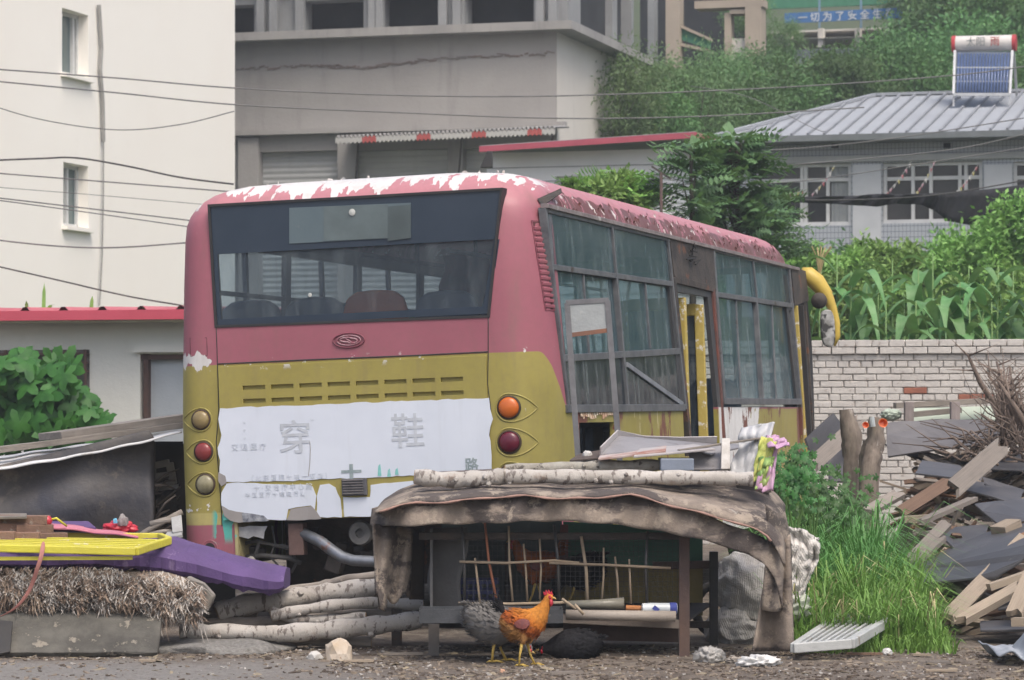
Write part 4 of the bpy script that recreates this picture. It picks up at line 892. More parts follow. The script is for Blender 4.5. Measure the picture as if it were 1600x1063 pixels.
# ---- shed with pink roof (left)
lsF = Fr('low_shed', tuple(at(0, 637, 30.6))[:2]+(0,), 'low whitewashed shed with pink metal roof edge, barred window and blue door', 'shed')
e = lsF.e; G = lsF.Y
M_WASH = plaster('whitewash', (.64, .65, .61), (.59, .60, .56), (.45, .44, .38), .9, .66, .2)
x1 = G(330, 600).x; dw = (G(219, 553).x, G(330, 553).x-.2, -.2, G(260, 553).z); ww = (-2.0, G(140, 560).x, G(60, 640).z, G(60, 547).z)
mb = MB(); facade(mb, lambda a, b, d: Vector((a, d, b)), -3, x1, -.2, G(140, 495).z, [dw, ww], .16)
mb.add([(x1, 0, -.2), (x1, 4, -.2), (x1, 4, 2.3), (x1, 0, 2.3)], [(0, 1, 2, 3)]); mb.build('wall', M_WASH, e)
dr = MB().box(((dw[0]+dw[1])/2+.03, .10, dw[3]/2-.03), (dw[1]-dw[0]-.02, .03, dw[3]-.04)).build('door', mat('pale_blue_door', (.42, .46, .49), (.35, .39, .42), 1.4, .5, spot=(.2, .2, .2), spsc=6, spth=.72), e)
MB().box((dw[0]+.055, .05, dw[3]/2), (.05, .08, dw[3])).box(((dw[0]+dw[1])/2, .05, dw[3]-.03), (dw[1]-dw[0], .08, .05)).build('door_frame', mat('brown_door_frame', (.10, .055, .045), (.06, .04, .035), 6), e)
MB().box(((dw[0]+dw[1])/2, -.03, dw[3]+.05), (dw[1]-dw[0]+.1, .08, .07)).build('door_lintel', M_WASH, e)
wf = MB().box(((ww[0]+ww[1])/2, .05, ww[3]-.03), (ww[1]-ww[0], .06, .06)).box((ww[1]-.03, .05, (ww[2]+ww[3])/2), (.06, .06, ww[3]-ww[2])).build('window', mat('weathered_window_frame', (.17, .155, .145), (.11, .1, .095), 9), e)
MB().box(((ww[0]+ww[1])/2, .12, (ww[2]+ww[3])/2), (ww[1]-ww[0], .01, ww[3]-ww[2])).build('pane', mat('shed_pane', (.10, .12, .10), (.16, .15, .13), 3, .2), wf)
mb = MB()
for k in range(3): mb.box(((ww[0]+ww[1])/2, -.03, ww[3]-.04-.09*k), (ww[1]-ww[0], .02, .02))
for k in range(9): mb.box((ww[1]-.03-.22*k, -.04, (ww[2]+ww[3])/2), (.022, .02, ww[3]-ww[2]))
mb.build('window_bars', mat('rusty_bars', (.13, .075, .06), (.08, .05, .045), 12), wf)
zf0, zf1 = G(140, 502).z, G(140, 487).z
rf = MB()
xa, xb = -3.2, x1+.2; nn = 7
def rfn(u, v):
    x = xa+(xb-xa)*u; k = (x/.42) % 1.0; h = .05 if k < .12 else (.05*(1-(k-.12)/.08) if k < .2 else (.0 if k < .92 else .05*(k-.92)/.08))
    return Vector((x, -.35+4.2*v, zf1-.012+h+.10*v))
rfo = rf.grid(rfn, 260, 2).build('roof', mat('pink_roof_sheet', (.50, .15, .17), (.42, .11, .13), 2, .45), e)
MB().box(((xa+xb)/2, -.37, (zf0+zf1)/2), (xb-xa, .03, zf1-zf0)).build('pink_fascia', mat('pink_fascia_paint', (.52, .08, .12), (.45, .07, .10), 1.5, .4), rfo)
MB().box(((xa+xb)/2, -.20, zf0-.01), (xb-xa, .3, .02)).build('soffit', mat('soffit_cream', (.42, .42, .30)), rfo)
# ---- painted brick yard wall, bricks laid one by one
bwF = Fr('brick_wall', tuple(at(1240, 637, 30.6))[:2]+(0,), 'whitewashed brick yard wall with chipped red bricks and a projecting cap', 'wall')
e = bwF.e; zt_ = bwF.Y(1400, 531).z; Lw = 5.0
def wbrick():
    t = NT('whitewashed_brick'); c = t.mix(t.ramp(t.noise(5, 5), [(.3, 0.0), (.7, 1.0)]), (.60, .575, .535), (.50, .475, .44))
    c = t.mix(t.ramp(t.noise(11, 6, .75), [(.56, 0.0), (.66, .8)]), c, (.27, .22, .19)); c = t.mix(t.ramp(t.noise(3.2, 5, .7, t.map((1, 1, 1), (5, 5, 5))), [(.66, 0.0), (.72, .7)]), c, (.20, .14, .115))
    t.bump(t.noise(30, 5, .7), .5, .02); return t.out(c, .9)
M_WBR = wbrick(); M_RBR = mat('bare_red_brick', (.34, .13, .08), (.24, .10, .07), 9, .9, bump=.5)
M_MOR = mat('grey_mortar', (.60, .575, .535), (.34, .31, .28), 5, .95, bump=.6)
wm_, rm_ = MB(), MB(); r_ = 0; ch = .066
z = zt_
while z > -.1:
    cap = r_ in (0, 1); h_ = ch if not cap else .072; off = (r_ % 2)*.125+random.uniform(-.02, .02); x = -1.2-off; hd = (r_ % 5 == 3 or r_ == 0)
    while x < Lw:
        l_ = .115 if hd and r_ else (.165 if r_ == 0 else .24); jl = random.uniform(-.008, .008)
        red = (r_ == 8 and 1.62 < x < 2.0) or (r_ == 9 and .2 < x < .38) or random.random() < .002; rr = rotm(random.uniform(-.6, .6), random.uniform(-.8, .8), random.uniform(-.8, .8))
        (rm_ if red else wm_).box((x+l_/2, .05+(-.035 if cap else 0)+random.uniform(-.004, .004), z-h_/2), (l_-.007+jl, .10, h_-.006+random.uniform(-.003, .002)), rr)
        x += l_+.004
    z -= h_+.001; r_ += 1
MB().box((1.9, .14, zt_/2-.03), (6.2, .23, zt_-.02)).build('mortar_core', M_MOR, e)
wm_.build('bricks', M_WBR, e, bevel=.006); rm_.build('bare_bricks', M_RBR, e, bevel=.006)
# ================================================================ VEGETATION
def leaf_mat(name, a, b, c_, sc=1.2, trans=True):
    t = NT(name); n1 = t.ramp(t.noise(sc, 4, .6), [(.3, 0.0), (.7, 1.0)]); n2 = t.noise(9, 3, .6)
    c = t.mix(n1, a, b); c = t.mix(t.ramp(n2, [(.45, 0.0), (.75, .7)]), c, c_)
    oi = t.n('ShaderNodeObjectInfo').outputs['Random']; c = t.n('ShaderNodeHueSaturation', {'Color': c, 'Value': t.ma('MULTIPLY_ADD', oi, .55, .74), 'Hue': t.ma('MULTIPLY_ADD', oi, .03, .485)}).outputs[0]
    t.out(c, .55)
    tr = t.n('ShaderNodeBsdfTranslucent', {'Color': t.mix(.5, c, (.14, .22, .03))}); mx = t.n('ShaderNodeMixShader', {0: .28, 1: t.b.outputs[0], 2: tr.outputs[0]})
    t.t.links.new(mx.outputs[0], t.t.nodes['Material Output'].inputs[0]); return t.m
LF_HILL = leaf_mat('hillside_leaves', (.075, .175, .055), (.13, .26, .075), (.04, .105, .04), .7)
LF_HILL2 = leaf_mat('grey_green_leaves', (.085, .18, .07), (.16, .28, .10), (.22, .33, .13), .7)
LF_AIL = leaf_mat('dark_compound_leaves', (.10, .22, .09), (.16, .31, .13), (.07, .16, .07), 1.5)
LF_BR = leaf_mat('bright_shrub_leaves', (.17, .33, .075), (.27, .44, .11), (.10, .23, .06), 1.6)
LF_CORN = leaf_mat('corn_leaves', (.085, .22, .065), (.145, .31, .11), (.24, .37, .19), 2.5)
LF_VINE = leaf_mat('vine_leaves', (.024, .088, .012), (.050, .145, .020), (.010, .045, .008), 5)
BARK = mat('tree_bark', (.10, .085, .07), (.055, .045, .038), 8, .9, bump=.8, bsc=20)
rnd = random.Random(5)
def rv(k=1): return Vector((rnd.gauss(0, k), rnd.gauss(0, k), rnd.gauss(0, k)))
def leafq(mb, p, d, up, l, w):
    s_ = d.cross(up); 
    if s_.length < 1e-3: s_ = d.orthogonal()
    s_.normalize(); nrm = s_.cross(d).normalized()
    mb.add([p, p+d*l*.45+s_*w/2-nrm*w*.12, p+d*l, p+d*l*.45-s_*w/2-nrm*w*.12], [(0, 1, 2, 3)])
def crown_mb(n, rx, ry, rz, l, w, clumps=26, hollow=.55, droop=0):
    mb = MB(); cs = []
    for k in range(clumps):
        d = rv().normalized(); f = hollow+(1-hollow)*rnd.random(); cs.append((Vector((d.x*rx*f, d.y*ry*f, d.z*rz*f)), rnd.uniform(.16, .36)*min(rx, rz)))
    for k in range(n):
        c, r = cs[int(rnd.random()**1.2*clumps)]; p = c+rv(r*.62)
        d = (rv()+Vector((0, 0, -droop))+(p-c).normalized()*.8).normalized(); leafq(mb, p, d, rv().normalized(), l*rnd.uniform(.6, 1.3), w*rnd.uniform(.7, 1.2))
    return mb, cs
def trunk_mb(h, r, tips, zc):
    mb = MB().tube([(0, 0, -5), (r*.6, 0, h*.35), (-r*.5, r*.5, h*.7), (0, 0, h)], [r*1.25, r, r*.8, r*.55], 8)
    for c, _ in tips[:9]: t_ = Vector(c)+Vector((0, 0, zc)); mb.tube([(0, 0, h*.7), Vector((0, 0, h*.7)).lerp(t_, .5)+rv(.08), t_], [r*.5, r*.3, r*.1], 5)
    return mb
def make_tree(name, lm, n, rx, ry, rz, h, l, w, clumps, label, cat, group=None, hollow=.5, droop=.3, r=.09):
    e = empty(name, (0, 0, 0), label, cat, group); mb, cs = crown_mb(n, rx, ry, rz, l, w, clumps, hollow, droop)
    c = mb.build('crown', lm, e); c.location = (0, 0, h+rz*.55)
    trunk_mb(h, r, cs, h+rz*.55).build('trunk', BARK, e, smooth=True); return e
# ---- trees on the hillside
protos = [make_tree('hillside_tree', LF_HILL, 9500, 1.9, 1.9, 1.7, 1.6, .17, .085, 60, None, 'tree', 'trees on the hillside'),
          make_tree('hillside_tree', LF_HILL2, 8500, 1.7, 1.7, 1.9, 1.5, .20, .05, 55, None, 'tree', 'trees on the hillside', droop=.8),
          make_tree('hillside_tree', LF_HILL, 9500, 2.3, 2.2, 1.4, 1.3, .17, .08, 60, None, 'tree', 'trees on the hillside')]
spots = [(962, 172, 60.5, 1, .62, 'grey-green feathery tree against the end wall of the grey workshop'), (1015, 160, 64, 1, .5, 'feathery pale tree just right of the grey workshop cornice'), (1015, 195, 62, 0, .58, 'low bushy tree above the pink roofed hut'),
    (1075, 150, 67, 2, .5, 'broad tree under the green netted ramp'), (1075, 182, 63, 1, .65, 'pale tree above the peak of the pink hut roof'), (1140, 182, 65, 0, .6, 'dark tree above the left tip of the metal hip roof'),
    (1120, 135, 69, 1, .5, 'light tree in front of the beige concrete columns'), (1205, 165, 67, 2, .62, 'spreading tree over the left slope of the metal roof'), (1190, 128, 70, 0, .5, 'dark tree left of the blue grey retaining wall'),
    (1262, 150, 68, 0, .62, 'dark rounded tree behind the middle of the metal roof slope'), (1322, 135, 68, 2, .6, 'broad tree over the left end of the roof ridge'),
    (1385, 125, 69, 0, .68, 'dark tree behind the roof ridge left of the water heater'), (1440, 85, 77, 2, .6, 'wide tree right of the banner end'), (1450, 118, 70, 2, .72, 'tree touching the left side of the water heater'),
    (1530, 35, 75, 0, .95, 'tall dark tree rising behind the water heater tank'), (1570, 95, 71, 2, .85, 'dark tree behind the right side of the water heater'), (1592, 28, 74, 0, .95, 'tall tree at the top right corner'), (1452, 18, 84, 1, .7, 'pale tree at the top edge beside the concrete pole'),
    (1500, -12, 82, 2, .9, 'broad tree at the top edge above the water heater'), (1220, 66, 79, 1, .34, 'thin tree under the left end of the blue banner'), (1600, 150, 62, 2, .7, 'tree at the right edge behind the roof ridge'), (1165, 20, 75, 1, .36, 'wispy treetop at the top of the beige columns')]
used = set()
for px, py, Y, k, s, lab in spots:
    if k in used: o = dup(protos[k])
    else: o = protos[k]; used.add(k)
    p = at(px, py, Y); zc = {0: 2.53, 1: 2.55, 2: 2.07}[k]*s
    o.location = p-Vector((0, 0, zc)); o.scale = (s, s, s); o.rotation_euler.z = rnd.uniform(0, 6.28); o['label'] = lab
# ---- undergrowth that covers the slope
mb = MB()
for k in range(26000):
    px = rnd.uniform(930, 1660); Y = rnd.uniform(58, 76); X = (px-800)/4700*Y
    if Y < 60 and px < 1110: continue
    if 1150 < px and 49 < Y < 60.5: continue
    p = Vector((X, Y, terr(X, Y)+rnd.random()**2*1.1)); leafq(mb, p, (rv()+Vector((0, 0, .6))).normalized(), rv().normalized(), rnd.uniform(.12, .26), .09)
tag(mb.build('undergrowth', LF_HILL), 'dense green undergrowth covering the hillside between the trees', 'undergrowth', kind='stuff')
# ---- tree of compound leaves behind the bus
def compound(mb, base, d, l, n=7, lw=.062, ll=.17):
    side = (d.cross(Vector((0, 0, 1))).normalized()+rv(.5)).normalized(); prev = base
    for i in range(n):
        t = i/(n-1); p = base+d*l*t+Vector((0, 0, -.35*l*t*t)); 
        for s in (-1, 1): leafq(mb, p, (side*s+d*.45+Vector((0, 0, -.25-.2*rnd.random()))).normalized(), Vector((0, 0, 1)), ll*(1.1-.5*t)*rnd.uniform(.8, 1.2), lw)
    leafq(mb, base+d*l+Vector((0, 0, -.35*l)), d, Vector((0, 0, 1)), ll*.8, lw)
def ailanthus(px0, px1, ytop, ybot, Y, n, nm, label, dens=1, lf=LF_AIL):
    base = gz((px0+px1)/2, Y); base.z = terr(base.x, Y); e = empty(nm, base, label, 'tree'); mb = MB(); br = MB()
    zc = at(0, ytop, Y).z; zb = at(0, ybot, Y).z; hw = (px1-px0)/2/FPX*Y
    br.tube([(0, 0, 0), (.04, 0, (zb-base.z)), (0, 0, (zc-base.z)*.97)], [.05, .04, .012], 7)
    for k in range(n):
        t = rnd.random(); z = zb-base.z+(zc-zb)*t; a = rnd.uniform(0, 6.28); w_ = hw*(1-.75*t**1.6)
        d = Vector((math.cos(a), math.sin(a), .5)).normalized(); r0 = rnd.random()**.6*w_; p = Vector((math.cos(a)*r0*.9, math.sin(a)*r0*.9, z))
        compound(mb, p, d, rnd.uniform(.28, .5))
        if k % 6 == 0: br.tube([(0, 0, max(.1, z-.4)), p], [.018, .006], 4)
    mb.build('crown', lf, e); br.build('trunk', BARK, e, smooth=True); return e
ailanthus(1085, 1215, 212, 400, 37, 250, 'dense_tree', 'dense dark green tree with compound leaves behind the bus roof')
ailanthus(1045, 1112, 225, 380, 36, 70, 'sapling', 'slim sapling with feathery compound leaves beside the white hut wall')
ailanthus(1150, 1245, 300, 400, 39, 110, 'side_tree', 'dark leafy lower tree against the tiled house corner')
def bush(name, px, py, Y, rx, rz, n, lm, label, l=.16, w=.085, grp=None, cl=22):
    p = at(px, py, Y); b = Vector((p.x, Y, terr(p.x, Y))); e = empty(name, b, label, 'shrub', grp)
    mb, cs = crown_mb(n, rx, rx, rz, l, w, cl, .35, .2); c = mb.build('crown', lm, e); c.location = (0, 0, p.z-b.z)
    tb_ = MB()
    for c_, _ in cs[:8]: t_ = Vector(c_)+Vector((0, 0, p.z-b.z)); tb_.tube([(0, 0, 0), t_*.5+Vector((0, 0, .1)), t_], [.035, .02, .008], 5)
    tb_.build('stems', BARK, e, smooth=True); return e
bush('light_shrub', 950, 305, 36, .52, .25, 2600, LF_BR, 'light green shrub showing above the bus roof in front of the white hut', .11, .05)
ailanthus(885, 1025, 275, 330, 36.2, 60, 'roof_high_sapling', 'loose light green sapling above the bus roof', lf=LF_BR)
for px, py, Y, rx, rz, lab in ((1275, 395, 41, .62, .45, 'bright yellow-green shrub just right of the front end of the bus'), (1355, 400, 42, .75, .5, 'bright shrub under the first window of the tiled house'), (1440, 410, 42, .8, .55, 'bright shrub under the middle window of the tiled house'), (1530, 385, 41, .85, .75, 'tall bright shrub under the black net'), (1595, 370, 40, .7, .8, 'tall bright shrub at the right edge'), (1300, 460, 40, .8, .6, 'shrub low behind the mirror and corn'), (1400, 475, 40, .8, .55, 'shrub hidden behind the middle of the corn row'), (1500, 475, 40, .85, .6, 'shrub behind the right half of the corn row'), (1585, 470, 39, .8, .6, 'shrub behind the corn at the right edge')):
    bush('garden_shrub', px, py+26, Y, rx*.92, rz*.85, 7000, LF_BR, lab, .10, .045, 'shrubs behind the corn', 30)
for px, rx in ((1320, .9), (1460, 1.0), (1570, .9)): bush('dark_shrub', px, 440, 44, rx, .6, 4000, LF_AIL, {1320: 'dark shrub in the gap behind the left corn plants', 1460: 'dark shrub behind the bright shrubs below the tiled pillar', 1570: 'dark shrub behind the bright shrubs under the black net'}[px], .11, .055, 'dark shrubs before the tiled house', 26)
# ---- corn
def corn(h, s, tassel):
    rnd.seed(s); st = MB().tube([(0, 0, 0), (.01, .01, h*.5), (0, .02, h)], [.016, .013, .006], 6); lf = MB()
    for k in range(11):
        z = h*(.15+.78*k/10); a = (k % 2)*math.pi+rnd.uniform(-.6, .6)+s; L = rnd.uniform(.6, .9)*(1 if k < 9 else .75); up = rnd.uniform(.7, 1.3); n = 9; w = rnd.uniform(.09, .13)
        d = Vector((math.cos(a), math.sin(a), 0)); sd_ = Vector((-d.y, d.x, 0)); P = []
        for i in range(n+1):
            t = i/n; c = Vector((0, 0, z))+d*L*t*(1-.15*t)+Vector((0, 0, L*(up*t-1.25*up*t*t-.15*t*t*t))); ww = w*math.sin(math.pi*min(1, t*.85+.15))*.5*(1.05-t*.75)*1.5
            P.append((c, ww))
        vs = []
        for c, ww in P: vs += [c+sd_*ww+Vector((0, 0, ww*.3)), c, c-sd_*ww+Vector((0, 0, ww*.3))]
        fs = []
        for i in range(n): fs += [(3*i, 3*i+1, 3*i+4, 3*i+3), (3*i+1, 3*i+2, 3*i+5, 3*i+4)]
        lf.add(vs, fs)
    e = empty('corn_plant', (0, 0, 0), None, 'corn', 'corn plants behind the brick wall')
    st.build('stalk', mat('corn_stalk', (.12, .22, .07), (.17, .27, .10)), e, smooth=True); lf.build('leaves', LF_CORN, e, smooth=True)
    if tassel:
        tm = MB()
        for k in range(9): a = rnd.uniform(0, 6.28); d = Vector((math.cos(a)*.35, math.sin(a)*.35, 1)); tm.tube([(0, .02, h-.02), Vector((0, .02, h))+d*.14, Vector((0, .02, h))+d*.24+Vector((d.x*.1, d.y*.1, -.02))], .007, 4)
        tm.build('tassel', mat('tassel_straw', (.42, .33, .16), (.3, .24, .12), 9), e)
    return e
cps = [corn(1.9, 1, True), corn(1.75, 2, False), corn(1.6, 3, False), corn(2.0, 4, False)]
rnd.seed(77); cu_ = set()
tops = [(1283, 462, 0), (1305, 430, 3), (1330, 455, 1), (1352, 430, 2), (1370, 465, 1), (1392, 440, 3), (1412, 470, 2), (1432, 450, 1), (1455, 430, 3), (1475, 462, 2), (1497, 475, 1), (1517, 450, 3), (1537, 470, 2), (1558, 440, 1), (1580, 455, 3), (1600, 470, 2), (1290, 480, 2), (1342, 490, 1), (1385, 492, 2), (1428, 490, 1), (1470, 495, 3), (1512, 490, 2), (1552, 492, 1), (1592, 490, 3)]
for i, (px, py, k) in enumerate(tops):
    Y = (33.0 if i < 16 else 32.2)+rnd.uniform(-.4, 1.2); p = at(px, py-(34 if i < 16 else 20), Y); h = {0: 1.9, 1: 1.75, 2: 1.6, 3: 2.0}[k]; g = terr(p.x, Y); s = (p.z-g)/h
    o = cps[k] if k not in cu_ else dup(cps[k]); cu_.add(k); o.location = (p.x, Y, g); s1 = max(.6, min(1.6, s)); o.scale = (1.15, 1.15, s1)
    o.rotation_euler.z = rnd.uniform(0, 6.28)
    o['label'] = ('tall corn plant with a straw coloured tassel next to the bus mirror' if i == 0 else ('corn plant number %d from the left in the back row' % (i+1)) if i < 16 else ('corn plant number %d from the left in the front row' % (i-15)))
    nth = ['second', 'third', 'fourth', 'fifth', 'sixth', 'seventh', 'eighth', 'ninth', 'tenth', 'eleventh', 'twelfth', 'thirteenth', 'fourteenth', 'fifteenth', 'rightmost']
    if 0 < i < 16: o['label'] = '%s corn plant from the bus mirror in the taller back row' % nth[i-1]
    if i >= 16: o['label'] = '%s shorter corn plant close behind the brick wall, counted from the bus' % (['first']+nth)[i-16]
# ---- plants on the shed roof and the vine at the shed window
def blade_plant(name, px, py0, py1, Y, lab, n=4):
    b = at(px, py0, Y); e = MB(); H = (py0-py1)/FPX*Y
    for k in range(n):
        a = rnd.uniform(0, 6.28); h = H*(1 if k == 0 else rnd.uniform(.2, .5)); d = Vector((math.cos(a), math.sin(a), 0))*(.02 if k == 0 else .13)
        w = .022; e.add([b+Vector((-w, 0, 0)), b+Vector((w, 0, 0)), b+d*.6+Vector((w*.8, 0, h*.7)), b+d*.6+Vector((-w*.8, 0, h*.7)), b+d+Vector((0, 0, h*(1 if k == 0 else .75)))], [(0, 1, 2, 3), (3, 2, 4)])
    tag(e.build(name, LF_BR, origin=True), lab, 'weed')
blade_plant('corn_leaf_shoot', 68, 492, 442, 31.2, 'single tall green shoot standing above the pink shed roof'); blade_plant('leafy_weed', 42, 490, 470, 31.2, 'small drooping weed above the pink shed roof at the left', 5); blade_plant('leafy_weed', 142, 490, 462, 31.2, 'small weed sprouting above the pink shed roof at the right', 6)
vn = empty('vine', gz(60, 28.6), 'climbing vine with large lobed green leaves covering the barred shed window', 'vine')
mb = MB(); st = MB()
def lobed(mb, p, n_, up, r):
    s_ = n_.cross(up).normalized(); u_ = s_.cross(n_).normalized(); pts = []; N = 20; P = [p-n_*0]
    for k in range(N):
        a = 2*math.pi*k/N-math.pi/2; rr = r*(.50+.50*abs(math.cos(2.5*(a-math.pi/2)))**1.6)*(1 if k else .25)
        q = p+s_*math.cos(a)*rr+u_*math.sin(a)*rr-n_*(rr*rr/r)*.25; pts.append(q)
    b = len(mb.v); mb.v += [tuple(p+n_*r*.06)]+[tuple(q) for q in pts]; mb.f += [(b, b+1+k, b+1+(k+1) % N) for k in range(N)]
off = -vn.location
for k in range(300):
    px = rnd.uniform(-30, 160); t_ = (px+20)/188; top = 558+(abs(px-30)/30)**2*.9 if px < 110 else 590+(px-110)*1.35
    py = rnd.uniform(max(548, top), 705-8*rnd.random()); 
    Y = rnd.uniform(28.2, 29.5); p = at(px, py, Y)+off; n_ = Vector((rnd.uniform(-1, 1), -1, rnd.uniform(-.3, 1.5))).normalized()
    lobed(mb, p, n_, (Vector((rnd.uniform(-.5, .5), 0, -1))).normalized(), rnd.uniform(.10, .19))
for k in range(9):
    px = rnd.uniform(0, 150); st.tube([at(60, 740, 28.8)+off, at((px+60)/2, 680, 28.9)+off, at(px, rnd.uniform(580, 650), 28.9)+off], .008, 5)
mb.build('leaves', LF_VINE, vn, smooth=True); st.build('stems', mat('green_stem', (.10, .2, .05)), vn)
# ================================================================ CABLES, NET, BUNTING
M_CAB = mat('cable_grey', (.12, .12, .12), (.16, .16, .16)); M_CABD = mat('cable_dark', (.045, .045, .045), (.07, .07, .07))
def cable(pts, r, lab, m=M_CAB, sag=True):
    pts = list(pts)
    if 290 < pts[-1][0] < 350: a_, b_ = pts[-2], pts[-1]; k_ = 90/(b_[0]-a_[0]); pts.append((b_[0]+90, b_[1]+(b_[1]-a_[1])*k_, b_[2]+.5))
    P = [at(*p) for p in pts]; Q = []
    n = len(P)
    for i in range(n-1):
        p0, p1, p2, p3 = P[max(0, i-1)], P[i], P[i+1], P[min(n-1, i+2)]
        for k in range(8):
            t = k/8; Q.append(.5*((2*p1)+(p2-p0)*t+(2*p0-5*p1+4*p2-p3)*t*t+(3*p1-p0-3*p2+p3)*t**3))
    Q.append(P[-1]); return tag(MB().tube(Q, r*.72, 5).build('overhead_cable', m, origin=True, smooth=True), lab, 'cable', 'overhead cables')
cable([(-40, 106, 36), (180, 122, 37), (370, 138, 38), (620, 149, 39), (870, 150, 40), (1200, 138, 42), (1490, 118, 43), (1640, 98, 44)], .013, 'long cable from the left edge rising to the water heater tubes')
cable([(-40, 124, 36), (180, 145, 37), (370, 164, 38), (620, 176, 39), (870, 185, 40), (1100, 182, 41), (1350, 168, 42)], .013, 'cable just below the longest one, ending above the metal roof')
cable([(-40, 156, 38), (60, 186, 38), (180, 203, 38), (280, 195, 38), (366, 174, 38)], .010, 'thin slack cable sagging across the cream wall')
cable([(-40, 252, 36), (60, 248, 36), (120, 247, 36), (200, 260, 36), (280, 277, 36), (365, 288, 36)], .016, 'dark cable crossing just above the lower window of the cream wall', M_CABD)
cable([(-40, 268, 36), (150, 283, 36), (340, 298, 36)], .012, 'cable crossing the glass of the lower window of the cream wall')
cable([(-40, 305, 37), (130, 325, 37), (300, 345, 37)], .012, 'upper of two close cables crossing the lower part of the lower window'); cable([(-40, 308, 36.5), (130, 331, 36.5), (305, 356, 36.5)], .010, 'lower of two close cables crossing the lower part of the lower window')
cable([(-40, 371, 35), (80, 384, 35), (180, 387, 35), (310, 378, 35)], .013, 'slightly sagging cable crossing below the lower window'); cable([(-40, 408, 34), (100, 440, 34), (200, 463, 34), (300, 480, 34)], .013, 'lowest cable slanting down towards the shed roof', M_CABD)
cable([(-40, 290, 38), (150, 305, 38), (300, 318, 38)], .006, 'faint hair thin cable crossing the middle of the lower window')
cable([(1080, 135, 48), (1170, 152, 47), (1270, 200, 46), (1290, 205, 46)], .008, 'thin cable slanting down across the left slope of the metal roof')
cable([(1060, 240, 44), (1250, 232, 44), (1420, 213, 44), (1640, 178, 44)], .012, 'cable rising right across the tile band under the gutter'); cable([(1180, 262, 43), (1330, 250, 43), (1500, 232, 43), (1640, 200, 43)], .012, 'cable crossing the tops of the house windows'); cable([(1040, 288, 42), (1230, 285, 42), (1400, 262, 42), (1640, 225, 42)], .010, 'lower cable crossing the glass of the house windows')
cable([(1180, 310, 42), (1300, 313, 42), (1460, 305, 42), (1640, 275, 42)], .014, 'dark cable carrying the black net in front of the house', M_CABD)
# t-shaped pole behind the roof
e = empty('cable_pole', gz(1034, 34), 'thin rusty pole with a slanted crossarm behind the bus roof', 'pole'); o_ = -e.location
MB().tube([at(1034, 640, 34)+o_-Vector((0, 0, 1.0)), at(1033, 270, 34)+o_], .018, 6).build('mast', mat('rust_pole', (.14, .08, .07), (.09, .07, .065), 5), e); MB().bar(at(1018, 260, 34)+o_, at(1048, 280, 34)+o_, .03, .02).build('crossarm', M_DARK, e)
# black net
T_ = [(1165, 308, 314), (1230, 308, 316), (1290, 307, 318), (1340, 306, 321), (1370, 303, 323), (1400, 304, 318), (1440, 303, 320), (1462, 302, 330), (1480, 301, 346), (1520, 298, 352), (1560, 294, 352), (1640, 284, 340)]
mb = MB(); vs = []; k_ = 6
def net(u, v):
    f = u*(len(T_)-1); i = min(int(f), len(T_)-2); t = f-i; px = T_[i][0]+(T_[i+1][0]-T_[i][0])*t; a = T_[i][1]+(T_[i+1][1]-T_[i][1])*t; b = T_[i][2]+(T_[i+1][2]-T_[i][2])*t
    return at(px, a+(b-a)*v, 43.5+.08*math.sin(u*60+v*3)+v*.15)
tag(mb.grid(net, 110, 5).build('shade_net', mat('black_shade_net', (.020, .022, .026), (.04, .042, .048), 3, .9, bump=.8), origin=True, thick=.01, smooth=True), 'black shade net slung in front of the house windows', 'net')
MF = [mat('flag_%s' % n, c, None, 8, .7) for n, c in (('red', (.42, .10, .12)), ('yellow', (.5, .45, .15)), ('white', (.55, .55, .55)), ('pink', (.5, .25, .32)))]
for i, (a, b) in enumerate((((1257, 298), (1215, 300)), ((1305, 258), (1268, 305)), ((1424, 252), (1384, 304)), ((1462, 250), (1431, 303)), ((1528, 258), (1494, 300)))):
    A_, B_ = at(*a, 48), at(*b, 48); e = empty('bunting', A_, 'string of small faded pennants hanging slanted, %s across the house front from the left' % ['first', 'second', 'third', 'fourth', 'fifth'][i], 'bunting', 'bunting across the house front')
    n = 7; d = (B_-A_); MB().tube([(0, 0, 0), d*.5+Vector((0, 0, -.04)), d], .003, 4).build('string', M_PVC, e)
    for k in range(n):
        p = d*((k+.5)/n)+Vector((0, 0, -.04*math.sin(math.pi*(k+.5)/n))); MB().add([p+Vector((-.022, 0, 0)), p+Vector((.022, .01, .012)), p+Vector((rnd.uniform(-.02, .02), .02, -.065))], [(0, 1, 2)]).build('pennant', MF[(k+i) % 4], e)
# ================================================================ FOREGROUND LEFT
rnd = random.Random(21)
def wood(name, a, b, **k): return mat(name, a, b, 5, .85, st=(1, 1, 1), bump=.5, bsc=30, vary=.35, **k)
def grain(name, a, b, c_=None, vary=.3):   # sawn or weathered timber with grain along the piece (local x)
    if name in MATS: return MATS[name]
    t = NT(name); v = t.map((1.2, 14, 14)); n1 = t.ramp(t.noise(2.2, 6, .65, v), [(.3, 0.0), (.7, 1.0)]); c = t.mix(n1, a, b)
    c = t.mix(t.ramp(t.noise(3.5, 5, .6), [(.52, 0.0), (.75, .75)]), c, c_ or tuple(x*.5 for x in a))
    oi = t.n('ShaderNodeObjectInfo').outputs['Random']; hs = t.n('ShaderNodeHueSaturation', {'Color': c, 'Value': t.ma('MULTIPLY_ADD', oi, vary, 1-vary/2)})
    t.bump(t.noise(6, 6, .7, v), .6, .01); MATS[name] = t.out(hs.outputs[0], .85); return MATS[name]
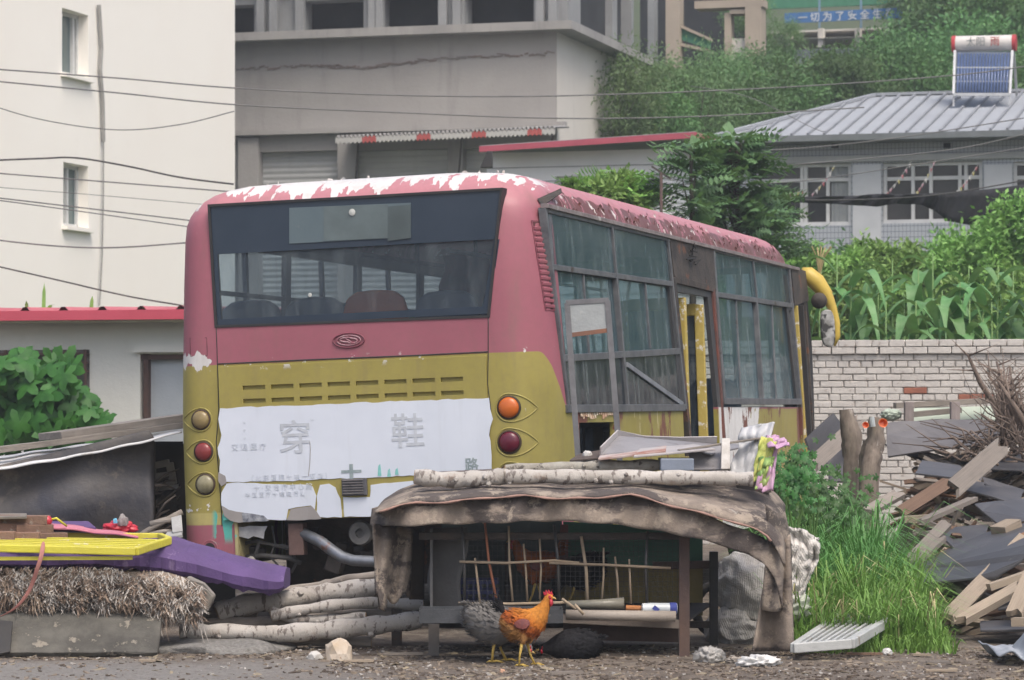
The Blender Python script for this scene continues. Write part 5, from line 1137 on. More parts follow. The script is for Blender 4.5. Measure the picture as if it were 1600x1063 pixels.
def birch_mat():
    t = NT('birch_bark'); x, y, z = t.xyz()
    c = t.mix(t.ramp(t.noise(3, 5, .6), [(.3, 0.0), (.75, 1.0)]), (.50, .48, .455), (.30, .275, .245))
    lent = t.noise(6, 4, .6, t.map((5.0, 2.4, 2.4))); c = t.mix(t.ramp(lent, [(.56, 0.0), (.62, .8)]), c, (.10, .08, .07))
    c = t.mix(t.ramp(t.noise(2.6, 5, .7, t.map((1, 1, 1), (9, 2, 4))), [(.60, 0.0), (.70, .8)]), c, (.23, .16, .11))
    t.bump(t.ma('ADD', t.noise(20, 5, .7), lent), .6, .012); return t.out(c, .8)
M_BIR = birch_mat(); M_GRL = grain('grey_log_bark', (.30, .27, .24), (.20, .175, .15), (.09, .075, .065)); M_CUT = mat('cut_log_end', (.34, .25, .16), (.24, .17, .11), 14)
def log(pts, r, label, m=None, grp='birch logs stacked beside the coop', cat='log', name='birch_log', n=12, knots=2):
    P = [at(*p) for p in pts]; c = P[0]; d = (P[-1]-P[0]); L = d.length; ang = math.atan2(d.y, d.x)
    e = bpy.data.objects; Q = []; k = 5
    for i in range(len(P)-1):
        p0, p1, p2, p3 = P[max(0, i-1)], P[i], P[i+1], P[min(len(P)-1, i+2)]
        for j in range(k):
            t = j/k; Q.append(.5*((2*p1)+(p2-p0)*t+(2*p0-5*p1+4*p2-p3)*t*t+(3*p1-p0-3*p2+p3)*t**3))
    Q.append(P[-1]); Rm = Matrix.Rotation(-ang, 3, 'Z'); Q = [Rm @ (q-c) for q in Q]
    rr = [r*(1+.10*math.sin(i*1.7+len(pts))+rnd.uniform(-.05, .05)) for i in range(len(Q))]
    mb = MB().tube(Q, rr, n, jit=.05)
    for _ in range(knots):
        i = rnd.randrange(1, len(Q)-1); a = rnd.uniform(2.6, 5); dd = Vector((rnd.uniform(-.3, .3), -abs(math.cos(a)), math.sin(a)*.6+.2)).normalized(); mb.tube([Q[i], Q[i]+dd*r*1.12, Q[i]+dd*r*1.3], [r*.45, r*.34, r*.2], 7)
    o = mb.build(name, m or M_BIR, smooth=50); o.location = c; o.rotation_euler.z = ang
    E1 = MB().tube([Q[-1]-(Q[-1]-Q[-2])*.05, Q[-1]+(Q[-1]-Q[-2]).normalized()*.004], rr[-1]*.9, n); E1.build('cut_end', M_CUT, o)
    E1 = MB().tube([Q[0]-(Q[1]-Q[0])*.05, Q[0]-(Q[1]-Q[0]).normalized()*.004], rr[0]*.9, n); E1.build('cut_end', M_CUT, o)
    return tag(o, label, cat, grp)
log([(340, 960, 17.75), (385, 945, 17.8), (440, 938, 17.95), (500, 929, 18.0), (560, 922, 18.0), (640, 912, 18.1)], .062, 'thickest birch log on top of the pile right of the purple mattress')
log([(430, 925, 18.1), (500, 915, 18.15), (545, 905, 18.1), (640, 893, 18.2)], .026, 'thin grey branch lying behind the thickest birch log', M_GRL, knots=3)
log([(425, 963, 17.6), (500, 949, 17.6), (580, 942, 17.65), (660, 946, 17.7)], .034, 'smooth white birch pole second from the top of the pile')
log([(425, 955, 17.65), (460, 967, 17.62), (520, 969, 17.62), (572, 964, 17.6)], .030, 'bent white birch stick sagging under the smooth pole')
log([(310, 976, 17.75), (420, 972, 17.7), (520, 962, 17.7), (640, 958, 17.75)], .036, 'grey-brown pole in the shade at mid height of the log pile', M_GRL)
log([(282, 988, 17.4), (340, 987, 17.4), (430, 990, 17.38), (440, 989, 17.38)], .045, 'reddish brown birch log end at the left foot of the log pile', M_BIR, knots=3)
log([(432, 991, 17.38), (520, 984, 17.4), (590, 977, 17.42), (655, 969, 17.5)], .055, 'long birch log at the foot of the pile reaching under the coop')
log([(400, 1004, 17.5), (480, 1000, 17.5), (580, 1003, 17.5)], .035, 'dark bark log lying lowest behind the stone', M_GRL)
log([(300, 968, 17.9), (350, 950, 17.95), (400, 955, 18.0)], .05, 'shaded log end poking out under the purple mattress', M_GRL)
# stones
def rock(px, py, Y, sx, sy, sz, m, name, label, cat, seed=0, rot=0, hard=True):
    rnd2 = random.Random(seed); b = bmesh.new(); bmesh.ops.create_icosphere(b, subdivisions=3 if not hard else 2, radius=1)
    for v in b.verts:
        n = mnoise.noise(v.co*1.6+Vector((seed, 0, 0)))*.35+mnoise.noise(v.co*4+Vector((0, seed, 0)))*.12; v.co *= 1+n; v.co.z = max(v.co.z, -.55); v.co = Vector((v.co.x*sx, v.co.y*sy, (v.co.z+.55)*sz))
    me = bpy.data.meshes.new(name); b.to_mesh(me); b.free(); me.materials.append(m); o = bpy.data.objects.new(name, me); COL.objects.link(o)
    if not hard: me.polygons.foreach_set('use_smooth', [True]*len(me.polygons))
    o.location = at(px, py, Y); o.location.z = terr(o.location.x, Y)-.01; o.rotation_euler.z = R(rot); return tag(o, label, cat)
rock(528, 1030, 16.75, .085, .07, .085, mat('tan_stone', (.46, .36, .25), (.55, .50, .44), 7, .8, spot=(.28, .17, .09), spsc=9), 'stone', 'tan and white jagged stone on the ground left of the coop', 'stone', 3)
rock(492, 1030, 16.75, .045, .04, .035, mat('white_stone', (.52, .51, .49), (.40, .39, .37)), 'small_stone', 'small pale stone beside the tan stone', 'stone', 8)
rock(785, 1052, 15.95, .015, .015, .02, mat('brown_egg', (.50, .30, .20), (.45, .27, .18)), 'pebble', 'small round brown pebble in front of the rooster feet', 'pebble', 2, hard=False)
rock(345, 1006, 17.3, .38, .30, .05, mat('grey_gravel', (.24, .235, .225), (.12, .115, .105), 40, .95, bump=1, bsc=60), 'gravel_heap', 'low heap of grey ash and gravel under the logs', 'gravel', 5, hard=False)
# concrete-backed board
def quadplate(q, th, name, m, label=None, cat=None, parent=None, nz=0, group=None, jag=0):
    P = [at(*p) for p in q]
    if jag:
        Q = []
        for a, b in zip(P, P[1:]+P[:1]):
            k = max(1, int((b-a).length/.12))
            for i in range(k): Q.append(a.lerp(b, i/k)+(Vector((rnd.uniform(-1, 1), 0, rnd.uniform(-1, 1)))*jag if i else Vector()))
        P = Q
    n_ = (P[1]-P[0]).cross(P[-1]-P[0]).normalized()
    o = MB().poly(P, n_*th).build(name, m, parent, origin=parent is None, bevel=.003); return tag(o, label, cat, group)
M_MOT = mat('mottled_grey_board', (.125, .12, .105), (.04, .038, .034), 5, .85, spot=(.22, .20, .165), spsc=10, spth=.58, bump=.6)
quadplate([(-25, 1027, 16.87), (246, 1026, 16.9), (256, 960, 17.2), (254, 938, 17.3), (-25, 930, 17.3)], .03, 'mottled_board', M_MOT, 'mottled grey board standing on the ground under the frayed mattress', 'board', jag=.006)
quadplate([(-25, 1030, 16.75), (16, 1022, 16.8), (20, 975, 17.0), (-25, 970, 17.0)], .02, 'dark_sheet', M_BLACK, 'scrap of dark sheet leaning at the lower left corner', 'sheet')
def loft(stations, name, m, parent=None, smooth=40, sub=0, nz=0, **k):
    mb = MB(); n = len(stations[0]); vs = [Vector(p) for s in stations for p in s]
    if nz: vs = [v+Vector((0, mnoise.noise(v*6)*nz, mnoise.noise(v*6+Vector((9, 0, 0)))*nz)) for v in vs]
    fs = [(i*n+j, i*n+(j+1) % n, (i+1)*n+(j+1) % n, (i+1)*n+j) for i in range(len(stations)-1) for j in range(n)]+[tuple(range(n-1, -1, -1)), tuple(range((len(stations)-1)*n, len(stations)*n))]
    return mb.add(vs, fs).build(name, m, parent, smooth=smooth, sub=sub, **k)
def interp(T, x):
    for a, b in zip(T, T[1:]):
        if a[0] <= x <= b[0]: t = (x-a[0])/(b[0]-a[0]); return [u+(v-u)*t for u, v in zip(a[1:], b[1:])]
    return list(T[-1][1:]) if x > T[-1][0] else list(T[0][1:])
# frayed mattress
t = NT('matted_fibre'); c = t.mix(t.ramp(t.noise(9, 6, .7, t.map((2, 1, .5))), [(.35, 0.0), (.65, 1.0)]), (.30, .235, .17), (.13, .085, .06)); c = t.mix(t.ramp(t.noise(6, 5, .7), [(.5, 0.0), (.65, .85)]), c, (.40, .37, .33))
t.bump(t.noise(30, 6, .8), 1, .03); M_FIB = t.out(c, .95)
mt_ = empty('frayed_mattress', gz(120, 17.7), 'thick frayed mattress with matted brown and grey stuffing hanging out', 'mattress'); mo = -mt_.location
TF = [(-30, 880, 950), (60, 880, 955), (120, 880, 948), (200, 882, 950), (250, 886, 960), (290, 896, 966), (320, 912, 962), (336, 932, 945)]
st = []
for i in range(38):
    px = -30+366*i/37; a, b = interp(TF, px); k = 1 if px < 300 else (336-px)/36*.9+.1
    yc = (a+b)/2; h = (b-a)/2; loop = []
    for j in range(12):
        an = 2*math.pi*j/12; loop.append(at(px, yc-h*math.sin(an)*.98, 17.55-.36*k*math.cos(an)*(1+.12*rnd.uniform(-1, 1))*(abs(math.cos(an))**-.3 if abs(math.cos(an)) > .2 else 1))+mo)
    st.append(loop)
loft(st, 'stuffing', M_FIB, mt_, nz=.05, sub=1)
for nm, col, col2, cnt in (('loose_fibres', (.34, .27, .21), (.17, .12, .09), 4600), ('pale_fibres', (.52, .49, .45), (.38, .35, .32), 3800)):
    mb = MB()
    for k in range(cnt):
        px = rnd.uniform(-25, 318); a, b = interp(TF, px); f = rnd.random()**.8; py = a+5+(b-a)*f*.95; p = at(px, py, 17.17-.05*math.sin(f*3.1)+rnd.uniform(-.02, .05))+mo
        cn = mnoise.noise(Vector((px*.045, py*.07, cnt)))
        if cn < rnd.uniform(-.45, .15): continue
        l = rnd.uniform(.015, .075)*(.5+max(0, cn)*2.2)*(1 if rnd.random() < .93 else 1.6); dx = rnd.uniform(-.028, .028); w = rnd.uniform(.001, .0035)
        mb.add([p+Vector((-w, 0, 0)), p+Vector((w, 0, 0)), p+Vector((w+dx, -.03, -l*.6)), p+Vector((-w+dx, -.035, -l*.6)), p+Vector((dx*2, -.02, -l))], [(0, 1, 2, 3), (3, 2, 4)])
    tag(mb.build(nm, mat(nm, col, col2, 9, .95, bump=0), mt_), kind='stuff')
co = MB().poly([at(*p)+mo for p in ((292, 900, 17.16), (318, 912, 17.16), (336, 932, 17.2), (322, 958, 17.2), (296, 966, 17.18), (284, 948, 17.16))], (0, .1, 0)).build('folded_corner', mat('grey_ticking', (.26, .245, .22), (.17, .155, .135), 7), mt_, bevel=.015)
# purple foam
TP = [(-30, 862, 887), (60, 862, 889), (160, 860, 888), (215, 856, 892), (250, 853, 896), (300, 866, 905), (360, 882, 918), (410, 894, 928), (436, 898, 927), (444, 900, 922)]
st = []
for i in range(60):
    px = -30+474*i/59; a, b = interp(TP, px); Yf = 17.2+.0006*px; D = .75 if px < 300 else .75-.3*(px-300)/150
    z_t = at(px, a, Yf).z; tz = lambda y, f: Vector((at(px, 0, Yf).x, y, z_t-(f))); h = (b-a)/FPX*Yf; w_ = .008*math.sin(px*.13)+.006*math.sin(px*.31)
    X = at(px, 0, Yf).x; st.append([(X, Yf+.02, z_t+w_), (X, Yf+D*.3, z_t+.03+w_), (X, Yf+D*.6, z_t+.035), (X, Yf+D, z_t+.02), (X, Yf+D+.03, z_t-h*.5), (X, Yf+D, z_t-h), (X, Yf+D*.5, z_t-h), (X, Yf+.015, z_t-h+w_), (X, Yf-.015+w_, z_t-h*.8), (X, Yf-.02+w_*.7, z_t-h*.4)])
o = loft(st, 'purple_mattress', mat('purple_cloth', (.105, .060, .185), (.075, .045, .135), 3, .8, spot=(.17, .12, .24), spsc=5, bump=.4), nz=.012, smooth=28); tag(o, 'long purple cloth covered foam mattress drooping to the right over the logs', 'mattress')
# smaller purple piece, pink cloth
quadplate([(46, 830, 17.9), (150, 832, 17.85), (138, 822, 18.3), (66, 822, 18.3)], .03, 'purple_cushion', MATS['purple_cloth'], 'small purple cushion showing behind the yellow rack', 'cushion')
def pk(u, v): px = 66+150*u; return at(px, 817+19*u**1.1+7*v*(1-.5*u)+1.0*math.sin(u*14), 17.9-.25*v)
tag(MB().grid(pk, 24, 5).build('pink_cloth', mat('pink_cloth', (.52, .19, .25), (.42, .14, .20), 4, .8), origin=True, thick=.012, smooth=True), 'strip of pink cloth lying behind the yellow rack', 'cloth')
# yellow rack
yr = empty('yellow_rack', at(120, 866, 17.15), 'flat yellow slatted plastic rack lying on the purple mattress', 'rack'); yo = -yr.location
c4 = [at(*p)+yo for p in ((-30, 856, 17.0), (212, 862, 17.0), (264, 845, 17.45), (250, 839, 17.75), (-30, 838, 17.75))]
M_YR = mat('yellow_plastic', (.58, .54, .05), (.50, .45, .05), 4, .45, spot=(.62, .58, .3), spsc=9)
fr = MB()
for a, b in ((0, 1), (1, 2), (2, 3), (3, 4)): fr.bar(c4[a], c4[b], .035, .045)
fr.build('frame', M_YR, yr, bevel=.006)
for k in range(1, 7):
    t_ = k/7; a = c4[0].lerp(c4[4], t_); b = c4[1].lerp(c4[2], min(1, t_*1.1)) if t_ < .9 else c4[2]; MB().bar(a, b, .04, .02).build('slat', M_YR, yr, bevel=.004)
MB().bar(at(212, 864, 17.0)+yo+Vector((-1.25, .02, -.035)), at(212, 864, 17.0)+yo+Vector((-.02, .02, -.03)), .02, .02).build('rim', M_YR, yr)
# ribbon
P = [at(*p) for p in ((68, 845, 16.98), (66, 868, 16.95), (58, 890, 16.95), (52, 912, 17.0), (40, 935, 17.0), (20, 957, 17.0), (-10, 968, 17.0))]; mb = MB()
vs = []
for i, p in enumerate(P): vs += [p+Vector((-.015, 0, .0)), p+Vector((.012, .012, .005))]
mb.add(vs, [(2*i, 2*i+1, 2*i+3, 2*i+2) for i in range(len(P)-1)]); tag(mb.build('pink_ribbon', mat('faded_pink_ribbon', (.46, .20, .17), (.38, .17, .15), 8), origin=True, sub=2, thick=.003, smooth=True), 'faded pink ribbon dangling from the yellow rack over the frayed mattress', 'ribbon')
# bricks
M_BRK = mat('dull_red_brick', (.23, .135, .095), (.165, .105, .08), 6, .9, vary=.4, bump=.6, spot=(.30, .27, .23), spsc=6)
first = None
for i, (px, py, Y, rz, lab) in enumerate(((-5, 845, 17.5, 2, 'brick at the left edge, bottom of the small stack'), (35, 846, 17.55, -4, 'middle brick in the bottom row of the small stack'), (54, 834, 17.6, 12, 'tilted brick lying right on the small stack'), (15, 832, 17.6, 3, 'brick in the middle layer above the left edge brick'), (48, 820, 17.62, -6, 'top right brick of the small stack beside the red ball'), (5, 819, 17.62, 2, 'top left brick under the small board'), (75, 847, 17.6, 20, 'brick nearest the pink cloth'))):
    if first is None: o = first = MB().box((0, 0, .028), (.215, .105, .053)).build('brick', M_BRK, bevel=.005)
    else: o = first.copy(); COL.objects.link(o)
    o.location = at(px, py, Y); o.rotation_euler = (0, 0, R(rz)); tag(o, lab, 'brick', 'bricks in the small stack')
quadplate([(-20, 812, 17.5), (42, 811, 17.5), (42, 806, 17.7), (-20, 806, 17.7)], .015, 'small_board', grain('greyed_plank', (.26, .235, .205), (.17, .15, .13)), 'small grey board lying on top of the bricks', 'board')
tag(MB().lathe([(.005, -.03), (.022, -.022), (.03, 0), (.022, .022), (.005, .03)], at(74, 814, 17.6), 14).build('red_ball', mat('red_plastic', (.50, .03, .05), (.38, .02, .04), 5, .35), smooth=True, origin=True), 'small red ball beside the bricks', 'ball')
P = [at(*p) for p in ((80, 812, 17.6), (88, 810, 17.6), (96, 816, 17.62), (104, 822, 17.65))]; tag(MB().tube(P, .007, 6).build('yellow_rope', M_YR, smooth=True, origin=True), 'short yellow cord beside the red ball', 'cord')
# red bag
b = bmesh.new(); bmesh.ops.create_icosphere(b, subdivisions=4, radius=1)
for v in b.verts: v.co *= 1+.35*mnoise.noise(v.co*2.4)+.14*mnoise.noise(v.co*6); v.co = Vector((v.co.x*.10, v.co.y*.06, max(v.co.z, -.5)*.045))
me = bpy.data.meshes.new('red_bag'); b.to_mesh(me); b.free(); me.polygons.foreach_set('use_smooth', [True]*len(me.polygons)); me.materials.append(MATS['red_plastic']); rb = bpy.data.objects.new('red_bag', me); COL.objects.link(rb); rb.location = at(187, 826, 17.95); tag(rb, 'crumpled red plastic bag lying behind the yellow rack', 'bag')
rock(192, 820, 17.9, .03, .03, .045, mat('grey_lump', (.28, .26, .25), (.15, .14, .14), 20), 'grey_lump', 'small grey lump of rubble stuck in the red bag', 'rubble', 4).location = at(192, 822, 17.9)
rock(180, 820, 17.9, .014, .014, .02, mat('sky_blue_scrap', (.15, .42, .6)), 'blue_scrap', 'tiny bright blue scrap on the red bag', 'scrap', 6).location = at(180, 818, 17.88)
# lean-to of dark sheets
lt = empty('lean_to', gz(120, 19.7), 'low lean-to of dark tar sheet under a white sagging roof sheet', 'lean-to'); lo = -lt.location
t = NT('tar_sheet'); c = t.mix(t.ramp(t.noise(1.8, 6, .65), [(.35, 0.0), (.7, 1.0)]), (.030, .032, .045), (.095, .085, .075)); c = t.mix(t.ramp(t.noise(3.2, 6, .7), [(.58, 0.0), (.68, .7)]), c, (.19, .16, .13)); t.bump(t.noise(5, 5, .6), .6, .03); M_TAR = t.out(c, .6)
mb = MB().grid(lambda u, v: at(-25+265*u, (733-62*u if u < 1 else 684)+((870-(733-62*u))*v), 19.5+.05*math.sin(u*7+v*3)+.03*math.sin(v*9)-.10*v)+lo, 40, 14); mb.build('tar_sheet', M_TAR, lt, thick=.012, smooth=True)
TR = [(-30, 716, 738), (40, 706, 727), (100, 698, 717), (160, 690, 705), (220, 681, 692), (262, 676, 681), (284, 672, 675)]
def wsf(u, v): px = -30+314*u; a, b = interp(TR, px); return at(px, b-(b-a)*v*.9+.8*math.sin(px*.09), 19.35+1.4*v)+lo
MB().grid(wsf, 50, 6).build('white_roof_sheet', mat('white_sheet', (.60, .61, .62), (.48, .49, .50), 3, .5, spot=(.35, .34, .32), spsc=3), lt, thick=.012, smooth=True)
P = [at(*p)+lo for p in ((236, 690, 19.6), (236, 842, 19.6))]; MB().bar(P[0]+Vector((0, .05, 0)), Vector((P[1].x, P[1].y+.05, 0)+Vector((0, 0, 0))) if False else Vector((P[1].x, P[1].y, 0)), .04, .04).build('post', M_DARK, lt)
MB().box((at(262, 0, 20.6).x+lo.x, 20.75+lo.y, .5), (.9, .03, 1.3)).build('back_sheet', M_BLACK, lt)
GP = grain('greyed_plank', (.26, .235, .205), (.17, .15, .13)); GP2 = grain('roof_plank', (.30, .275, .25), (.20, .18, .165))
def slabbar(p0, p1, w, h, name, m, label, cat, group=None):
    a, b = at(*p0), at(*p1); d = b-a; L = d.length; o = MB().box((L/2, 0, 0), (L, w, h)).build(name, m, bevel=.004)
    o.location = a; o.rotation_euler = Vector((1, 0, 0)).rotation_difference(d.normalized()).to_euler(); return tag(o, label, cat, group)
slabbar((78, 682, 20.1), (292, 652, 20.8), .30, .05, 'roof_plank', GP2, 'wide grey plank lying highest on the lean-to roof', 'plank')
slabbar((-20, 706, 19.9), (292, 664, 20.3), .16, .04, 'roof_plank', GP, 'long grey plank under the highest one on the lean-to roof', 'plank'); slabbar((-25, 704, 20.3), (110, 688, 20.5), .25, .03, 'roof_plank', GP2, 'short pale plank at the left end of the lean-to roof', 'plank')
# junk between lean-to and bus
junk = empty('discarded_casing', at(262, 742, 20.0), 'pale plastic appliance casing jammed between the lean-to and the bus', 'casing'); jo = -junk.location
M_CAS = mat('dirty_pale_plastic', (.34, .325, .30), (.22, .21, .195), 6, .6)
P = lambda x, y, Y=20.0: at(x, y, Y)+jo
mb = MB()
for a, b in (((240, 728), (265, 723)), ((265, 723), (271, 757)), ((240, 760), (272, 757)), ((238, 728), (238, 762)), ((240, 745), (268, 742))): mb.bar(P(*a), P(*b), .05, .045)
mb.build('frame', M_CAS, junk, bevel=.006); MB().poly([P(238, 762, 19.95), P(276, 757, 19.95), P(276, 764, 19.85), P(238, 769, 19.85)], (0, .12, .0)).build('base', M_CAS, junk)
M_TWG = mat('dry_twig', (.17, .14, .12), (.09, .075, .065), 12, .9, vary=.4)
for k in range(34):
    x0, y0 = rnd.uniform(236, 250), rnd.uniform(755, 850); x1, y1 = rnd.uniform(262, 284), y0+rnd.uniform(-35, 10); Y = rnd.uniform(19.5, 20.3)
    p, q = at(x0, y0, Y), at(x1, y1, Y+rnd.uniform(-.1, .2)); m_ = p.lerp(q, .5)+Vector((0, 0, rnd.uniform(-.03, .04)))
    o = MB().tube([p, m_, q], [rnd.uniform(.006, .016), .009, .005], 5).build('dry_branch', M_TWG, origin=True, smooth=True); tag(o, 'dry branch stuffed in the gap between the lean-to and the bus', 'branch', 'dry branches beside the bus corner')
for (x0, y0, x1, y1, r, lab) in ((200, 850, 285, 800, .02, 'thick pale branch slanting up behind the yellow rack to the bus'), (235, 820, 284, 812, .022, 'whitish stick lying level against the bus corner'), (230, 835, 284, 832, .015, 'thin whitish stick lowest in the gap beside the bus corner')):
    tag(MB().tube([at(x0, y0, 19.2), at((x0+x1)/2, (y0+y1)/2-3, 19.2), at(x1, y1, 19.2)], r, 7).build('pale_branch', M_GRL, origin=True, smooth=True), lab, 'branch')
quadplate([(270, 836, 19.0), (286, 834, 19.0), (284, 808, 19.2), (268, 812, 19.2)], .02, 'pale_block', mat('pale_block', (.40, .41, .41), (.28, .28, .28)), 'pale grey block standing against the bus corner', 'block'); quadplate([(255, 846, 18.9), (286, 840, 18.9), (284, 833, 19.1), (262, 836, 19.1)], .02, 'pale_scrap', MATS['pale_block'], 'flat pale scrap behind the tip of the yellow rack', 'scrap')
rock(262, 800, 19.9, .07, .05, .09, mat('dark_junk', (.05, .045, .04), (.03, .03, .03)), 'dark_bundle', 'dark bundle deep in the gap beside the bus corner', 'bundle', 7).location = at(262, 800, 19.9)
tag(MB().poly([at(238, 690, 20.9), at(285, 690, 20.9), at(285, 900, 20.9), at(238, 900, 20.9)], (0, .05, 0)).build('dark_board_and_gap_shade', M_BLACK, origin=True), 'black sheet standing in for the dark of the gap behind the dry branches', 'board')  # flat black sheet painted as the shade of the open gap
# ================================================================ THE CHICKEN COOP
cp = empty('chicken_coop', gz(870, 17.0), 'low chicken coop with a sagging brown carpet roof, stick bars and a feeding trough', 'chicken coop'); c_o = -cp.location
A = lambda px, py, Y: at(px, py, Y)+c_o
M_BRN = mat('brown_angle_iron', (.105, .065, .05), (.07, .045, .04), 8, .7, spot=(.16, .13, .11), spsc=7); M_STK = mat('peeled_stick', (.36, .29, .21), (.26, .20, .14), 9, .85, vary=.3); M_STK2 = mat('reddish_stick', (.33, .13, .07), (.25, .10, .06), 9)
YF = 16.95
def vpost(px, y0, Y, w, name, m=M_BRN, d=None): p = A(px, y0, Y); MB().box((p.x, p.y, (p.z+0)/2-.0), (w, d or w, p.z)).build(name, m, cp)
vpost(1069, 838, YF, .058, 'post'); vpost(1115, 862, 17.75, .05, 'post', M_BLACK); vpost(678, 975, YF+.05, .06, 'leg', mat('grey_leg', (.15, .14, .13), (.10, .09, .085), 8)); vpost(620, 832, 17.7, .06, 'post', M_DARK); vpost(795, 850, 17.85, .05, 'post', M_DARK)
def hb_(x0, y0, Y0, x1, y1, Y1, w, h, name, m=M_BRN): return MB().bar(A(x0, y0, Y0), A(x1, y1, Y1), w, h).build(name, m, cp, bevel=.002)
hb_(870, 966, YF, 1076, 976, YF, .05, .05, 'bottom_rail', mat('wooden_rail', (.20, .17, .145), (.14, .115, .10), 6)); hb_(1020, 884, 17.8, 1120, 882, 17.75, .04, .045, 'back_rail'); hb_(655, 838, YF+.05, 1078, 838, YF, .04, .04, 'top_rail', M_DARK); hb_(880, 986, YF+.3, 1060, 990, YF+.3, .02, .10, 'shelf_edge')
hb_(675, 976, 17.8, 1110, 976, 17.75, .04, .04, 'back_rail', M_DARK)
# floor and walls
MB().poly([A(672, 966, YF+.02), A(1072, 974, YF+.02), A(1112, 946, 17.8), A(690, 946, 17.8)], (0, 0, .015)).build('floor', M_DARK, cp)
def gp(name, q, m): MB().poly([A(*p) for p in q], (0, .012, 0)).build(name, m, cp)
gp('green_back_panel', ((880, 885, 17.84), (1098, 885, 17.80), (1098, 828, 17.80), (880, 815, 17.84)), mat('green_tarp', (.06, .19, .13), (.04, .13, .095), 3, .7)); gp('ochre_back_panel', ((876, 962, 17.84), (1098, 962, 17.80), (1098, 886, 17.80), (876, 886, 17.84)), mat('ochre_board', (.26, .20, .06), (.18, .145, .06), 4))
gp('dark_back_panel', ((690, 962, 17.86), (878, 962, 17.86), (878, 812, 17.86), (690, 812, 17.86)), mat('dark_teal_board', (.04, .06, .06), (.06, .08, .08), 3)); gp('pink_strip', ((868, 890, 17.8), (888, 890, 17.8), (888, 820, 17.8), (876, 820, 17.8)), mat('dull_pink_rag', (.24, .11, .10), (.18, .09, .08)))
MB().poly([A(672, 966, 17.0), A(672, 966, 17.8), A(672, 826, 17.8), A(672, 826, 17.0)], (.015, 0, 0)).build('side_panel', mat('smoky_plastic_panel', (.14, .14, .14), (.09, .09, .09), 4), cp)
MB().grid(lambda u, v: A(672+58*u*(1-.2*v)+4*math.sin(v*8), 825+142*v, YF+.25-.08*u), 8, 12).build('plastic_curtain', MATS['smoky_plastic_panel'], cp, thick=.008, smooth=True)
# wire mesh (fine rods)
mb = MB(); M_WIR = mat('galvanised_wire', (.11, .11, .11), (.07, .07, .07), 9, .5, .5)
for k in range(46): x = 724+k*7.6; p, q = A(x, 842, YF+.06), A(x, 958, YF+.06); mb.bar(p, q, .0015, .0015)
for k in range(15): y = 845+k*7.8; mb.bar(A(722, y, YF+.06), A(1064, y+2, YF+.06), .0015, .0015)
mb.build('wire_mesh', M_WIR, cp)
# sticks
for i, (x0, y0, x1, y1, r, m) in enumerate(((722, 822, 726, 942, .009, None), (742, 872, 750, 944, .007, 1), (757, 812, 776, 940, .008, 2), (795, 822, 801, 940, .007, 1), (818, 850, 824, 940, .007, 1), (843, 842, 843, 936, .006, 1), (866, 820, 873, 938, .009, None), (908, 838, 918, 942, .010, 1), (943, 856, 940, 942, .006, 1), (961, 870, 966, 944, .007, 1), (983, 874, 986, 944, .006, 1), (1012, 830, 1011, 942, .009, None))):
    mm = M_WIR if m is None else (M_STK2 if m == 2 else M_STK); xm = (x0+x1)/2+rnd.uniform(-3, 3)
    MB().tube([A(x0, y0, YF-.01), A(xm, (y0+y1)/2, YF-.012), A(x1, y1, YF-.01)], [r*.9, r, r], 6).build('bar' if m is None else 'stick', mm, cp, smooth=True)
for pts, r in ((((718, 878), (790, 880), (866, 876), (905, 880)), .008), (((858, 880), (950, 883), (1048, 888)), .008), (((716, 943), (800, 944), (905, 941)), .009), (((756, 818), (748, 808)), .006)):
    MB().tube([A(x, y, YF-.03) for x, y in pts], r, 6).build('stick', M_STK, cp, smooth=True)
# trough
tr = empty('feeding_trough', at(766, 975, 16.75), 'grey metal feeding trough fixed along the front left of the coop', 'trough'); t_o = -tr.location
B = lambda px, py, Y: at(px, py, Y)+t_o; M_TRG = mat('grey_trough_metal', (.085, .09, .10), (.055, .06, .065), 6, .45, .4, spot=(.2, .19, .17), spsc=9)
x0, x1 = B(655, 950, 16.62).x, B(880, 955, 16.62).x; zt_, zb_ = B(700, 952, 16.62).z, B(700, 974, 16.62).z; y0, y1 = 16.62-16.75, 16.62-16.75+.24
mb = MB().box(((x0+x1)/2, y0, (zt_+zb_)/2), (x1-x0, .008, zt_-zb_)).box(((x0+x1)/2, y1, (zt_+zb_)/2), (x1-x0, .008, zt_-zb_)).box((x0+.004, (y0+y1)/2, (zt_+zb_)/2), (.008, y1-y0-.01, zt_-zb_)).box((x1-.004, (y0+y1)/2, (zt_+zb_)/2), (.008, y1-y0-.01, zt_-zb_)).box(((x0+x1)/2, (y0+y1)/2, zb_+.006), (x1-x0-.02, y1-y0-.02, .01)); mb.build('tray', M_TRG, tr)
MB().box(((x0+x1)/2, (y0+y1)/2, zt_-.03), (x1-x0-.03, y1-y0-.03, .01)).build('feed', mat('wet_feed', (.22, .21, .20), (.12, .11, .10), 30, .5), tr)
pp = tag(MB().tube([at(884, 961, 16.8), at(960, 962, 16.8), at(1056, 963, 16.8)], .030, 14).build('pale_pipe', mat('pale_pipe', (.33, .29, .25), (.24, .21, .18), 4, .6), origin=True, smooth=True), 'pale brownish pipe lying along the coop shelf right of the trough', 'pipe')
